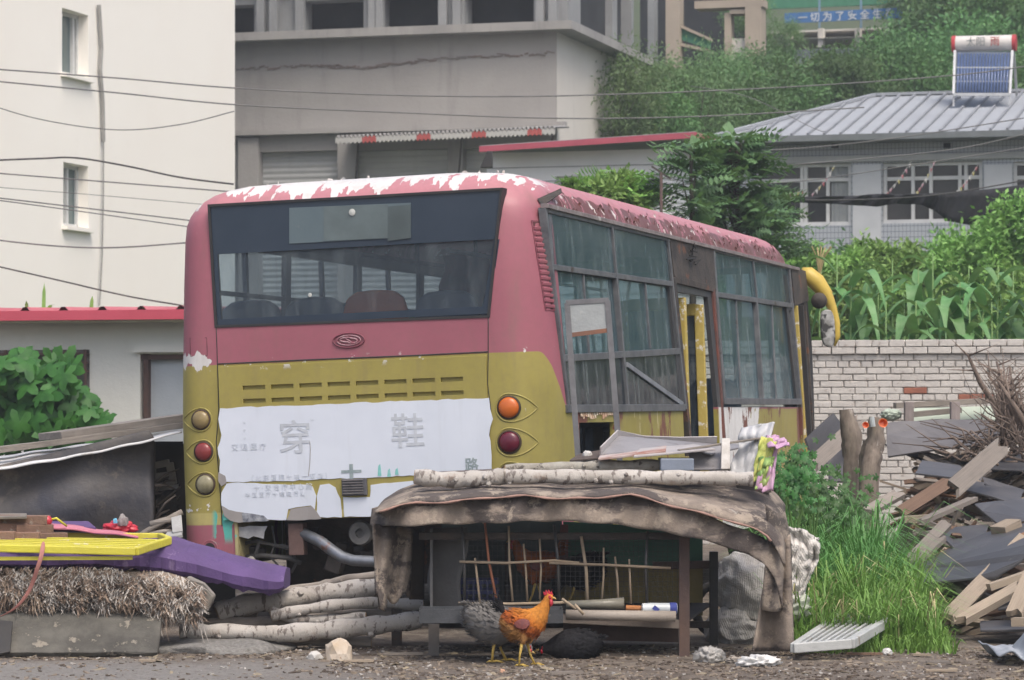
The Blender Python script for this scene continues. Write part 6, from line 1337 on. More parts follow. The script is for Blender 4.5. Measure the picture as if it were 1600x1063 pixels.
# things on the shelf
bt = empty('plastic_bottle', at(1030, 951, 16.85), 'white plastic bottle with blue label lying on the coop shelf', 'bottle'); M3 = rotm(0, 90, 4)
MB().lathe([(.02, -.10), (.030, -.095), (.032, -.05), (.031, .05), (.032, .08), (.028, .10)], (0, 0, 0), 18, M3).build('body', mat('white_bottle', (.52, .56, .58), (.42, .46, .48), 9, .3), bt, smooth=50); MB().lathe([(.0325, .058), (.0335, .06), (.0335, .094), (.030, .098)], (0, 0, 0), 18, M3).build('blue_base', mat('blue_label', (.03, .04, .20), (.04, .06, .25), 12), bt, smooth=50); MB().box((-.02, -.034, .0), (.035, .004, .025), rotm(0, 40, 0)).build('logo', MATS['blue_label'], bt)
tag(MB().tube([at(885, 945, 16.9), at(940, 944, 16.9), at(975, 943, 16.9)], [.022, .027, .034], 14).build('plastic_tube', mat('dirty_clear_plastic', (.24, .23, .19), (.16, .15, .12), 7, .35), origin=True, smooth=True), 'dirty translucent plastic tube lying left of the white bottle', 'tube'); tag(MB().tube([at(978, 950, 16.86), at(1004, 951, 16.86)], .016, 10).build('orange_tube', mat('orange_tube', (.42, .17, .05), (.3, .12, .05)), origin=True), 'small orange cap piece between the plastic tube and white bottle', 'cap')
for (x0, y0, x1, y1, lab) in ((898, 945, 912, 960, 'short peeled stick crossing the pale pipe at its left end'), (878, 936, 900, 952, 'short pale stick sloping down beside the rooster comb')): tag(MB().tube([at(x0, y0, 16.72), at(x1, y1, 16.72)], .009, 6).build('short_stick', M_STK, origin=True, smooth=True), lab, 'stick')
# crate in the coop
cr = empty('blue_crate', at(735, 960, 17.45), 'dark blue plastic crate inside the coop on the left', 'crate'); M_BC = mat('blue_crate_plastic', (.03, .04, .16), (.02, .03, .10), 5, .5); w, d, h = .32, .25, .20; mb = MB()
for y in (-d/2, d/2):
    for k in range(4): mb.box((0, y, .02+k*.058), (w, .012, .022))
    for k in range(8): mb.box((-w/2+.02+k*(w-.04)/7, y, h/2), (.012, .010, h))
for x in (-w/2, w/2):
    for k in range(4): mb.box((x, 0, .02+k*.058), (.012, d, .022))
mb.build('walls', M_BC, cr); MB().box((0, 0, .01), (w-.02, d-.02, .01)).build('base', M_BC, cr)
# ---- carpet roof of the coop
def carpet_mat():
    t = NT('dirty_brown_carpet'); c = t.mix(t.ramp(t.noise(3.5, 6, .65), [(.3, 0.0), (.7, 1.0)]), (.30, .25, .205), (.13, .108, .092))
    c = t.mix(t.ramp(t.noise(2, 5, .6, t.map((1, 1, 2.5), (3, 3, 3))), [(.46, 0.0), (.52, .9)]), c, (.062, .052, .050)); c = t.mix(t.ramp(t.noise(7, 6, .75, t.map((1, 1, 1), (1, 7, 3))), [(.53, 0.0), (.58, .75)]), c, (.33, .28, .225)); c = t.mix(t.ramp(t.noise(5, 6, .7, t.map((1, 1, 1), (11, 7, 3))), [(.70, 0.0), (.73, .8)]), c, (.42, .40, .36))
    t.bump(t.ma('ADD', t.noise(70, 3, .7), t.ma('MULTIPLY', t.noise(9, 6, .7), 2.5)), .6, .009); return t.out(c, .95)
M_CAR = carpet_mat(); M_HEM = mat('frayed_pink_hem', (.38, .24, .20), (.26, .16, .13), 14, .9)
cov = empty('carpet_cover', at(900, 760, 17.1), 'stained brown carpet draped over the chicken coop roof and hanging at both ends', 'carpet'); vo = -cov.location
V = lambda px, py, Y: at(px, py, Y)+vo
# lower layer: front flap
FL = [(582, 800, 820), (600, 796, 823), (640, 790, 822), (700, 785, 819), (760, 780, 818), (820, 776, 815), (870, 778, 814), (930, 776, 817), (980, 772, 822), (1040, 786, 832), (1090, 806, 842), (1130, 822, 853), (1170, 838, 868), (1196, 848, 882), (1212, 862, 905), (1222, 880, 950)]
def flap(u, v):
    px = 582+640*u; a, b = interp(FL, px); Yb = 16.78-.0 + (.25*(1-u*12) if u < .083 else 0)+.03*math.sin(px*.045)*v+.012*math.sin(px*.16+v*2)
    return V(px-3*v*(1 if u < .1 else 0), a-6+(b-a+6)*v+1.2*math.sin(px*.09), Yb-.05*math.sin(v*1.57))
MB().grid(flap, 110, 10).build('front_flap', M_CAR, cov, thick=.012, smooth=True)
# upper layer
UP = [(586, 800, 800), (600, 782, 796), (625, 766, 789), (650, 757, 785), (700, 752, 784), (760, 750, 777), (820, 751, 774), (870, 751, 778), (930, 751, 778), (965, 750, 773), (985, 750, 772), (1010, 750, 778), (1050, 750, 790), (1100, 751, 802), (1140, 752, 813), (1180, 755, 826), (1200, 762, 838), (1214, 774, 858), (1226, 790, 885)]
def upper(u, v):
    px = 586+640*u; a, b = interp(UP, px); f = v; y0 = 17.75; y1 = 16.74
    Yc = y0+(y1-y0)*min(1, f*1.25); py = a+(b-a)*f**1.3+1.0*math.sin(px*.07+f*4)*f; return V(px, py, Yc+.02*math.sin(px*.05)*f-.04*max(0, f-.8)*5)
MB().grid(upper, 120, 14).build('roof_sheet', M_CAR, cov, thick=.012, smooth=True)
H = [upper(i/90, 1.0)+Vector((0, -.012, -.003)) for i in range(1, 88)]
MB().tube(H, [.006+.002*math.sin(i*.9) for i in range(len(H))], 5).build('hem', M_HEM, cov, smooth=True)
# left hanging flap
def lflap(u, v): return V(583+4*v+u*(62-10*v), 818+u*8+(112-10*math.sin(u*9)+ (30 if u < .3 and u > .1 else 0))*v, 16.85+.30*u+.04*math.sin(u*11+v*3)-.03*v)
MB().grid(lflap, 18, 16).build('left_flap', M_CAR, cov, thick=.012, smooth=True)
MB().grid(lambda u, v: V(640+22*u, 822+115*v, 17.3+.1*u), 6, 10).build('inner_flap', mat('dark_brown_rag', (.10, .08, .065), (.06, .05, .04), 5), cov, thick=.01, smooth=True)
# right hanging flaps
def rflap(u, v):
    x0 = 1176+(1188-1176)*(1-v)*2; x1 = 1240-6*(1-v); px = x0+(x1-x0)*u; return V(px, 880-45*u+(1018-(880-45*u))*v, 16.83+.10*math.sin(u*5)+.15*u-.05*v)
MB().grid(rflap, 16, 18).build('right_flap', M_CAR, cov, thick=.012, smooth=True)
def rflap2(u, v):
    px = 1195+u*46-2*(1-v)*8*u; return V(px+4*math.sin(v*5), 800+30*u*(1-u)+((952-8*u)-(800))*v-(1-v)*14*(1-u), 16.74+.28*u*u+.025*math.sin(v*7))
MB().grid(rflap2, 14, 20).build('right_flap', M_CAR, cov, thick=.014, smooth=True)
# ---- on the coop roof
log([(648, 745, 17.0), (700, 750, 17.0), (745, 748, 17.0), (795, 744, 17.0)], .047, 'thick brownish birch log at the left end of the coop roof', M_BIR, 'logs weighing down the coop roof', knots=3)
log([(790, 745, 16.95), (880, 745, 16.95), (1000, 746, 17.0), (1100, 747, 17.0), (1176, 749, 17.0)], .040, 'long smooth white birch log along the front of the coop roof', M_BIR, 'logs weighing down the coop roof', n=14, knots=5)
log([(790, 735, 17.2), (860, 732, 17.2), (950, 729, 17.2), (1030, 727, 17.2)], .036, 'speckled grey log behind the long white birch log', mat('lichen_log', (.34, .33, .29), (.22, .2, .17), 18, .9, spot=(.08, .07, .06), spsc=16, spth=.58, bump=.8), 'logs weighing down the coop roof', n=12, knots=2)
slabbar((650, 741, 17.4), (860, 731, 17.5), .25, .012, 'roof_board', grain('dark_board_and_gap_shade', (.11, .085, .075), (.07, .055, .05)), 'thin dark board under the logs on the coop roof', 'board')
M_GSH = mat('bent_grey_sheet', (.26, .255, .265), (.18, .175, .185), 3, .55, spot=(.12, .10, .09), spsc=6); M_GSH2 = mat('light_sheet', (.42, .40, .40), (.33, .31, .31), 4, .6)
# bent metal tray
mb = MB(); q = [at(*p) for p in ((938, 712, 17.3), (965, 683, 17.7), (1010, 693, 17.9), (1120, 696, 17.9), (1175, 697, 17.8), (1110, 712, 17.2), (1050, 703, 17.5), (975, 709, 17.3))]
tag(mb.poly(q, (0, 0, .008)).build('bent_sheet', M_GSH, origin=True), 'bent grey metal sheet lying open on top of the coop roof junk', 'sheet')
P = [at(*p) for p in ((938, 711, 17.3), (965, 684, 17.7), (1005, 693, 17.9), (1060, 695, 17.9), (1120, 694, 17.9))]; vs = []
for p in P: vs += [p, p+Vector((0, -.03, .045))]
tag(MB().add(vs, [(2*i, 2*i+1, 2*i+3, 2*i+2) for i in range(len(P)-1)]).build('sheet_rim', M_GSH2, origin=True, thick=.008), 'upturned pale rim strip of metal behind the bent grey sheet', 'strip')
quadplate([(935, 720, 17.1), (1040, 708, 17.1), (1042, 700, 17.5), (938, 714, 17.4)], .014, 'white_strip_board', mat('white_and_rust_board', (.50, .47, .46), (.26, .10, .06), 4), 'thin white and rust coloured board sloping across the coop roof', 'board'); quadplate([(990, 716, 17.05), (1118, 704, 17.1), (1085, 697, 17.5), (1000, 704, 17.4)], .012, 'beige_board', M_GSH2, 'pale beige board lying over the blue grey box', 'board')
bx = at(1056, 732, 17.2); o = MB().box((0, 0, .035), (.19, .3, .07)).build('blue_grey_box', mat('blue_grey_metal', (.20, .235, .30), (.16, .19, .24), 5, .5), bevel=.006); o.location = (bx.x, bx.y, at(0, 735, 17.2).z); tag(o, 'flat blue grey metal box on the coop roof behind the white log', 'box')
quadplate([(1078, 736, 17.15), (1130, 736, 17.15), (1128, 698, 17.35), (1076, 704, 17.3)], .012, 'metal_sheet', M_GSH, 'upright grey panel at the right of the blue grey box', 'panel'); quadplate([(1126, 738, 17.1), (1140, 738, 17.1), (1140, 690, 17.2), (1127, 690, 17.2)], .04, 'white_post', mat('chipped_white_post', (.55, .54, .52), (.3, .27, .24), 8), 'short chipped white post standing beside the grey panel', 'post')
slabbar((1060, 704, 17.15), (1195, 684, 17.3), .05, .012, 'grey_strip', grain('greyed_plank', None, None), 'narrow grey strip of wood slanting up to the cloth bundle', 'strip')
rock(985, 712, 17.3, .03, .03, .03, MATS['white_stone'], 'white_scrap', 'small white scrap between the sign frame legs on the coop roof', 'scrap', 9).location = at(918, 716, 17.4)
quadplate([(890, 722, 17.3), (940, 718, 17.3), (975, 700, 17.6), (905, 712, 17.6)], .012, 'brown_board', grain('dark_board_and_gap_shade', None, None), 'short brown board under the left end of the bent grey sheet', 'board')
# cloth bundle
cb = empty('cloth_bundle', at(1190, 762, 17.2), 'bundle of white plastic and yellow, green and pink cloth draped beside the coop roof', 'cloth'); bo_ = -cb.location
def cl(name, q, m, s=0):
    a, b, c, d = [at(*p)+bo_ for p in q]
    def f(u, v):
        p = a.lerp(b, u).lerp(d.lerp(c, u), v); k = mnoise.noise(Vector((u*3+s, v*3, s)))*.05+mnoise.noise(Vector((u*7, v*3+s, s)))*.018; return p+Vector((k*.4, -abs(k), k*.3))
    MB().grid(f, 30, 30).build(name, m, cb, thick=.008, smooth=True)
cl('white_plastic', ((1140, 738, 17.3), (1188, 745, 17.2), (1210, 660, 17.3), (1160, 668, 17.4)), mat('white_plastic_film', (.52, .53, .54), (.40, .41, .43), 3, .4), 1)
cl('yellow_cloth', ((1172, 752, 17.15), (1192, 755, 17.1), (1214, 690, 17.15), (1190, 682, 17.2)), mat('yellow_green_cloth', (.55, .52, .14), (.22, .38, .10), 5, .8), 2); cl('green_cloth', ((1180, 762, 17.12), (1196, 764, 17.1), (1210, 715, 17.12), (1186, 715, 17.15)), mat('green_cloth', (.17, .34, .10), (.35, .42, .15), 7, .8), 5)
cl('pink_cloth_piece', ((1180, 766, 17.1), (1208, 768, 17.1), (1216, 690, 17.15), (1202, 680, 17.2)), mat('mauve_cloth', (.42, .24, .40), (.50, .34, .44), 7, .85), 3); cl('pink_cloth_piece', ((1200, 700, 17.1), (1234, 697, 17.1), (1226, 684, 17.3), (1196, 680, 17.3)), MATS['mauve_cloth'], 4)
tag(MB().poly([at(1150, 770, 17.4), at(1205, 770, 17.4), at(1205, 690, 17.5), at(1165, 690, 17.5)], (0, .1, 0)).build('dark_box', M_DARK, origin=True), 'dark box under the cloth bundle at the coop corner', 'box')
# leaning sign frame
sf = empty('sign_frame', gz(925, 18.15), 'rusty steel frame on two legs holding a blank pale panel, against the bus side', 'sign'); s_o = -sf.location; M_STL = mat('rusty_grey_steel', (.19, .195, .205), (.13, .13, .14), 9, .5, .3, spot=(.22, .09, .05), spsc=6, spth=.66)
S = lambda px, py, Y=18.15: at(px, py, Y)+s_o
def low(p, q, zz=0): t_ = (zz-q.z)/(q.z-p.z); return q+(q-p)*t_
a, b = S(886, 474), S(903, 715); MB().bar(a, low(a, b), .034, .034).build('leg', M_STL, sf); c_, d_ = S(949, 470), S(966, 690); MB().bar(c_, low(c_, d_), .034, .034).build('leg', M_STL, sf)
MB().bar(S(884, 473), S(951, 469), .03, .03).build('top_rail', M_STL, sf); MB().bar(S(889, 524), S(953, 516), .026, .026).build('lower_rail', mat('rusty_rail', (.22, .10, .06), (.14, .08, .06)), sf)
MB().poly([S(889, 521, 18.14), S(952, 514, 18.14), S(948, 473, 18.14), S(887, 477, 18.14)], (0, .012, 0)).build('panel', mat('blank_pale_panel', (.33, .36, .37), (.26, .28, .285), 3, .5, spot=(.45, .44, .42), spsc=4), sf)
# woven sacks
t = NT('woven_sack'); w1 = t.n('ShaderNodeTexWave', {'Vector': t.map((1, 1, 1), rot=(.4, .3, .5)), 'Scale': 28.0, 'Distortion': 1.5}).outputs[1]; c = t.mix(t.ramp(t.noise(4, 6, .65), [(.35, 0.0), (.7, 1.0)]), (.62, .60, .57), (.40, .385, .365)); c = t.mix(t.ma('MULTIPLY', w1, .12), c, (.2, .19, .18)); t.bump(t.ma('ADD', t.ma('MULTIPLY', w1, .25), t.ma('MULTIPLY', t.noise(5, 6, .6, t.map((1, 1, 2.6), rot=(.5, .6, .2))), 3)), .7, .012); M_SACK = t.out(c, .8)
def blob(px, py, Y, sx, sy, sz, m, name, label, cat, seed, amp=.3, rot=(0, 0, 0), sub=4, fr=2.0):
    b = bmesh.new(); bmesh.ops.create_icosphere(b, subdivisions=sub, radius=1); Sd = Vector((seed*3.1, 0, 0))
    for v in b.verts:
        n = v.co.normalized(); k = 1-abs(mnoise.noise(n*fr+Sd))*amp*1.6-abs(mnoise.noise(n*fr*2.7+Sd))*amp*.6+mnoise.noise(n*fr*6)*amp*.15; v.co = Vector((n.x*sx*k, n.y*sy*k, n.z*sz*k))
    me = bpy.data.meshes.new(name); b.to_mesh(me); b.free(); me.polygons.foreach_set('use_smooth', [True]*len(me.polygons)); me.materials.append(m); o = bpy.data.objects.new(name, me); COL.objects.link(o); o.location = at(px, py, Y); o.rotation_euler = [R(x) for x in rot]; return tag(o, label, cat)
blob(1175, 920, 18.05, .26, .22, .24, M_SACK, 'woven_sack', 'bulging grey-white woven sack seen through the right end of the coop', 'sack', 1, .20, (0, 25, 0), 5, 1.5); blob(1150, 985, 18.0, .20, .2, .16, M_SACK, 'dark_sack', 'dirty lower sack in the shade behind the coop leg', 'sack', 6, .22, (0, 0, 0), 5, 1.5)
def sk(u, v):
    x = 1222+u*(56-22*v*v)+3*math.sin(v*6); y = 818+u*22*(1-v)+v*(132-u*20)+2*math.sin(u*8+v*3); k = mnoise.noise(Vector((u*4, v*4, 2)))*.12+mnoise.noise(Vector((u*10, v*7, 5)))*.05; return at(x, y, 17.35+abs(k)+.1*u)
tag(MB().grid(sk, 34, 34).build('sack_cloth', M_SACK, origin=True, thick=.02, smooth=True), 'crumpled grey woven cloth hanging out right of the brown carpet flap', 'cloth'); blob(1240, 948, 17.5, .12, .12, .11, mat('pale_green_plastic', (.42, .46, .38), (.33, .36, .30), 5, .5), 'green_white_bag', 'pale greenish bag low behind the right carpet flap', 'bag', 12, .45)
P = []
ty = MB()
cc = at(1128, 952, 18.2)
for k in range(24): a = 2*math.pi*k/24; P.append(cc+Vector((.16*math.cos(a), .02*math.sin(a), .16*math.sin(a))))
tag(ty.tube(P, .028, 8, closed=True).build('old_tyre', mat('tyre_rubber', None, None), origin=True, smooth=True), 'small old black tyre standing behind the right coop post', 'tyre')
# ================================================================ CHICKENS
def bird(name, loc, yaw, s, body, label, pose='stand', feet=True, tail=None, legc=(.52, .36, .08), tilt=0, seed=1, dark=None):
    r_ = random.Random(seed); e = empty(name, loc, label, 'chicken'); e.rotation_euler = (0, R(tilt), R(yaw)); e.scale = (s*(.86 if pose == 'stand' else 1), s, s)
    if pose == 'stand': SP_ = [((-.155, 0, .262), .012), ((-.14, 0, .255), .034), ((-.11, 0, .245), .058), ((-.07, 0, .228), .075), ((-.02, 0, .218), .084), ((.03, 0, .228), .083), ((.072, 0, .252), .070), ((.098, 0, .282), .053), ((.114, 0, .308), .040), ((.130, 0, .330), .031), ((.140, 0, .355), .026), ((.152, 0, .373), .024), ((.168, 0, .376), .019), ((.182, 0, .372), .008)]
    elif pose == 'hen': SP_ = [((-.16, 0, .285), .014), ((-.14, 0, .265), .045), ((-.10, 0, .235), .075), ((-.05, 0, .205), .092), ((.0, 0, .19), .098), ((.05, 0, .185), .09), ((.09, 0, .175), .07), ((.12, 0, .15), .048), ((.14, 0, .11), .034), ((.155, 0, .075), .027), ((.168, 0, .06), .023), ((.18, 0, .05), .010)]
    else: SP_ = [((-.17, 0, .10), .014), ((-.14, 0, .09), .05), ((-.09, 0, .075), .078), ((-.02, 0, .07), .09), ((.04, 0, .07), .083), ((.09, 0, .065), .058), ((.125, 0, .06), .036), ((.15, 0, .058), .028), ((.17, 0, .056), .022), ((.185, 0, .05), .008)]
    # body: one continuous surface, flattened slightly sideways
    pts = [Vector(p) for p, r in SP_]; rr = [r*(1.12 if .03 < r else 1.05) for p, r in SP_]
    mb = MB().tube(pts, rr, 14); mb.v = [(x, y*.82, z) for x, y, z in mb.v]
    if pose != 'lie':
        for sy in (-1, 1):   # thighs
            hx = .0 if sy < 0 else .02; mb.tube([(hx-.01, sy*.035, .20), (hx+.005, sy*.042, .16), (hx-.012+ (.0 if sy < 0 else .02), sy*.042, .115)], [.045, .032, .012], 10)
    o = mb.build('body', body, e, smooth=True, sub=1)
    # plumage: overlapping feather blades laid back along the body
    fm = MB()
    for k in range(1900):
        t_ = r_.random()*(len(pts)-2.6); i = int(t_); f = t_-i; p = pts[i].lerp(pts[i+1], f); r1 = rr[i]+(rr[i+1]-rr[i])*f; d = (pts[i+1]-pts[i]).normalized(); a0 = Vector((0, 1, 0)); b0 = d.cross(a0); an = r_.uniform(0, 6.283)
        n = (a0*math.cos(an)*.82+b0*math.sin(an)); q = p+n*r1*.98; l = r1*r_.uniform(.25, .50); w = l*.40; bk = (-d+n*.30+Vector((0, 0, -.15))).normalized(); sd = bk.cross(n).normalized()
        fm.add([q, q+bk*l*.5+sd*w/2, q+bk*l, q+bk*l*.5-sd*w/2], [(0, 1, 2, 3)])
    fm.build('plumage', body, e)
    if pose == 'stand':
        for sy in (-1, 1): MB().add([(.045, sy*.076, .262), (.055, sy*.088, .235), (.035, sy*.096, .205), (-.01, sy*.096, .198), (-.05, sy*.088, .215), (-.07, sy*.078, .235), (-.04, sy*.082, .258), (0, sy*.084, .268)], [tuple(range(8))]).build('wing', mat('maroon_wing', (.19, .045, .03), (.10, .03, .035), 18, .7), e, thick=.012, smooth=True, sub=1)
    # tail
    tm = MB(); up = 1.25 if pose == 'stand' else .45; n_ = 34 if pose == 'stand' else 14; b = pts[0]+Vector((.03, 0, 0))
    for k in range(n_):
        sp = r_.uniform(-.035, .035); L = r_.uniform(.07, .135)*(1 if pose == 'stand' else .7); u = r_.uniform(.4, 1.2)*up; P = [b+Vector((-L*q_*(.45+.3*q_), sp*q_, L*u*(1.25*q_-.75*q_*q_)*1.3)) for q_ in (0, .3, .6, .85, 1)]
        for j in range(4): wd = (.013, .016, .014, .009, .002); tm.add([P[j]+Vector((0, -wd[j], 0))+Vector((wd[j]*.5, 0, 0)), P[j]+Vector((0, wd[j], 0)), P[j+1]+Vector((0, wd[j+1], 0)), P[j+1]+Vector((0, -wd[j+1], 0))+Vector((wd[j+1]*.5, 0, wd[j+1]))], [(0, 1, 2, 3)])
    tm.build('tail', tail or body, e, thick=.002)
    # head
    h = pts[-3]; M_CB = mat('red_comb', (.50, .02, .045), (.38, .015, .03), 20, .5); mb = MB(); k_ = 1 if pose == 'stand' else .6
    pr = [(-.030, .012), (-.034, .034), (-.022, .026), (-.018, .044), (-.006, .028), (.0, .046), (.010, .027), (.018, .038), (.024, .022), (.030, .016), (.02, .008), (0, .014)]
    mb.poly([(h.x+a*k_, -.004, h.z+b_*k_) for a, b_ in pr], (0, .008, 0)); mb.build('comb', M_CB, e, bevel=.002)
    mb = MB()
    for sy in (-1, 1):
        mb.tube([(h.x+.016, sy*.012, h.z-.008), (h.x+.018, sy*.014, h.z-.03*k_), (h.x+.014, sy*.012, h.z-.046*k_)], [.008, .011*k_, .006], 7); mb.lathe([(.001, -.004), (.013, 0), (.001, .004)], (h.x+.008, sy*.0175, h.z+.002), 9, rotm(90))
    mb.build('wattle', M_CB, e, smooth=True)
    tip = pts[-1]; MB().tube([tip+Vector((-.008, 0, 0)), tip+Vector((.008, 0, -.001)), tip+Vector((.020, 0, -.008))], [.008, .006, .001], 7).build('beak', mat('horn_beak', (.48, .33, .12)), e, smooth=True)
    mb = MB()
    for sy in (-1, 1): mb.lathe([(.001, -.004), (.004, 0), (.001, .004)], (h.x+.008, sy*.0195, h.z+.005), 8, rotm(90))
    mb.build('eye', M_BLACK, e)
    if feet and pose != 'lie':
        lm_ = mat('yellow_leg', legc, tuple(x*.8 for x in legc), 20, .6)
        for sy in (-1, 1):
            k0 = Vector((-.012+(.0 if sy < 0 else .02), sy*.042, .118)); ft = Vector((-.03 if sy < 0 else .055, sy*.045, .008)); 
            lg_ = MB().tube([k0+Vector((0, 0, .01)), k0.lerp(ft, .5)+Vector((-.004, 0, 0)), ft], [.011, .0065, .007], 8)
            for an, L in ((-28, .055), (0, .062), (28, .055), (180, .028)): d = Vector((math.cos(R(an)), math.sin(R(an)), 0)); lg_.tube([ft, ft+d*L*.5+Vector((0, 0, .004)), ft+d*L+Vector((0, 0, -.004))], [.006, .0048, .002], 6)
            lg_.build('leg', lm_, e, smooth=True)
    return e
def feath(name, ramp_, spots=None, z0=.1, z1=.38):
    t = NT(name); x, y, z = t.xyz(); f = t.step(t.ma('ADD', z, t.ma('ADD', t.ma('MULTIPLY', x, .55), t.ma('MULTIPLY', t.noise(30, 4), .06))), z0, z1); c = t.ramp(f, ramp_); c = t.mix(t.ramp(t.noise(45, 4, .7), [(.45, 0.0), (.7, .45)]), c, spots or (.05, .03, .02)); t.bump(t.noise(60, 3), .6, .006); return t.out(c, .85, Specular_IOR_Level=.15)
F_RO = feath('rooster_plumage', [(0, (.36, .19, .07)), (.28, (.40, .20, .07)), (.42, (.27, .07, .018)), (.62, (.34, .085, .018)), (.8, (.46, .15, .025)), (1, (.50, .20, .035))])
F_GR = feath('grey_plumage', [(0, (.20, .20, .20)), (.5, (.165, .16, .155)), (.75, (.10, .095, .09)), (1, (.13, .125, .12))], (.30, .29, .28))
F_BK = feath('black_plumage', [(0, (.014, .014, .016)), (1, (.03, .028, .03))], (.06, .06, .065)); F_BR_ = feath('brown_plumage', [(0, (.22, .06, .02)), (1, (.33, .10, .025))])
def gp_(px, Y): p = gz(px, Y); p.z = terr(p.x, Y); return p
bird('rooster', gp_(820, 16.33), -8, 1.0, F_RO, 'orange and brown rooster with red comb and black tail walking before the trough', 'stand', tail=F_BK, seed=3)
bird('hen', gp_(776, 16.55), 8, 1.08, F_GR, 'grey hen bending down half hidden behind the orange rooster', 'hen', seed=5)
bird('black_hen', gp_(893, 16.75), 180, 1.0, F_BK, 'black hen lying on the ground under the coop shelf', 'lie', seed=8)
cz = at(0, 946, 17.4).z
p = at(838, 0, 17.4); bird('brown_hen', (p.x, p.y, cz), 180, 1.0, F_BR_, 'reddish brown hen standing inside the coop behind the stick bars', 'stand', seed=9); p = at(905, 0, 17.6); bird('dark_hen', (p.x, p.y, cz), 160, .95, F_BK, 'dark hen in the shade inside the coop behind the brown one', 'hen', seed=12)
# ================================================================ RIGHT SIDE
WT = {'pale': grain('pale_sawn_timber', (.38, .315, .24), (.29, .235, .18)), 'grey': grain('weathered_timber', (.27, .24, .21), (.19, .165, .145)), 'brown': grain('brown_timber', (.22, .14, .095), (.14, .09, .065)), 'dark': grain('formwork_black', (.050, .050, .058), (.075, .074, .08), (.11, .10, .095)), 'rust': grain('orange_split_timber', (.34, .17, .08), (.22, .12, .07))}
M_PLY = mat('black_plywood_face', (.050, .050, .055), (.078, .076, .080), 2.5, .5, spot=(.17, .16, .15), spsc=4, spth=.66, bump=.3, bsc=12, vary=.4)
def pileY(py): return 18.3+(985-py)/285*7.5
def pilez(px, py): return at(px, py, pileY(py)).z
# dark mass of splinters beneath
def pm(u, v):
    py = 1000-300*v; px = (1478-100*v)+u*(330+60*v); Y = pileY(py)+.25; p = at(px, py+9, Y); e_ = min(1, u*7, (1-u)*5, v*0+(1-v)*9+.15)
    z = p.z*e_-.02+mnoise.noise(Vector((p.x*5, p.y*5, 0)))*.06; return Vector((p.x, p.y, max(-.05, z)))
mb = MB().grid(pm, 60, 60); sp_ = tag(mb.build('splintered_timber_bed', mat('splinter_bed', (.055, .042, .033), (.12, .09, .07), 14, .95, bump=1, bsc=30), smooth=False), 'dark bed of splinters and crumbs under the heap of scrap timber', 'debris', kind='stuff')
rnd = random.Random(31)
LBL = {'pale': 'pale sawn broken plank in the scrap timber heap', 'grey': 'weathered grey broken plank in the scrap timber heap', 'brown': 'brown broken plank in the scrap timber heap', 'dark': 'black edged broken board piece in the scrap timber heap', 'rust': 'orange split piece of timber in the scrap timber heap'}
pro = {}
def plank(kind, c, L, w, th, rz, ry, rx_, lab=None, grp=None):
    key = (kind, round(L, 1), w > .09)
    if key not in pro:
        mb = MB(); n = 5; xs_ = [-.5+i/n for i in range(n+1)]; pts = [(x+(rnd.uniform(-.03, .03) if x in (-.5, .5) else 0), -.5) for x in xs_]; top = [(.5+rnd.uniform(-.06, .05), -.2), (.5+rnd.uniform(-.09, .07), .15)]; pts = pts+top+[(x, .5) for x in reversed(xs_)]+[(-.5+rnd.uniform(-.07, .05), .2), (-.5+rnd.uniform(-.05, .07), -.15)]
        o = mb.poly([(x*key[1], y, -.5) for x, y in pts], (0, 0, 1)).build('broken_plank', M_PLY if kind == 'dark' else WT[kind]); pro[key] = o
    else: o = pro[key].copy(); COL.objects.link(o)
    o.location = c; o.scale = (L/max(.1, key[1]), w, th); o.rotation_euler = (R(rx_), R(ry), R(rz)); return tag(o, lab or LBL[kind], 'plank', grp or '%s broken planks in the heap' % kind)
for k in range(200):
    v = rnd.random()**.9; py = 985-275*v; u = rnd.random(); px = (1485-98*v)+u*(135+98*v); Y = pileY(py); p = at(px, py+rnd.uniform(-2, 6), Y)
    kind = rnd.choice(['pale', 'grey', 'grey', 'brown', 'brown', 'dark', 'grey', 'rust' if rnd.random() < .25 else 'pale']); L = rnd.uniform(.28, .85)*(1+.4*v); w = rnd.uniform(.018, .075) if kind != 'dark' else rnd.uniform(.10, .22)
    rz = rnd.choice([rnd.gauss(15, 18), rnd.gauss(-25, 22), rnd.gauss(55, 20)]); ry = -rnd.gauss(12, 14) if rnd.random() < .65 else rnd.gauss(14, 10)
    if p.x-L*.5*math.cos(R(rz)) < at(1468-85*v, py, Y).x: continue
    plank(kind, (p.x, Y, max(.03, p.z+rnd.uniform(0, .07))), L, w, rnd.uniform(.014, .04) if kind != 'dark' else .014, rz, ry, rnd.uniform(-25, 25))
for k in range(95):
    px, py = rnd.uniform(1398, 1560), rnd.uniform(752, 880)
    if px < 1400+(py-750)*.55: continue
    Y = pileY(py)-.30; p = at(px, py, Y); kind = rnd.choice(['pale', 'grey', 'brown', 'grey', 'rust', 'brown'])
    plank(kind, (p.x, Y, p.z), rnd.uniform(.2, .55), rnd.uniform(.015, .05), rnd.uniform(.010, .024), rnd.choice([rnd.gauss(20, 15), rnd.gauss(-20, 15)]), rnd.choice([-rnd.gauss(28, 14), rnd.gauss(12, 8)]), rnd.uniform(-40, 40))
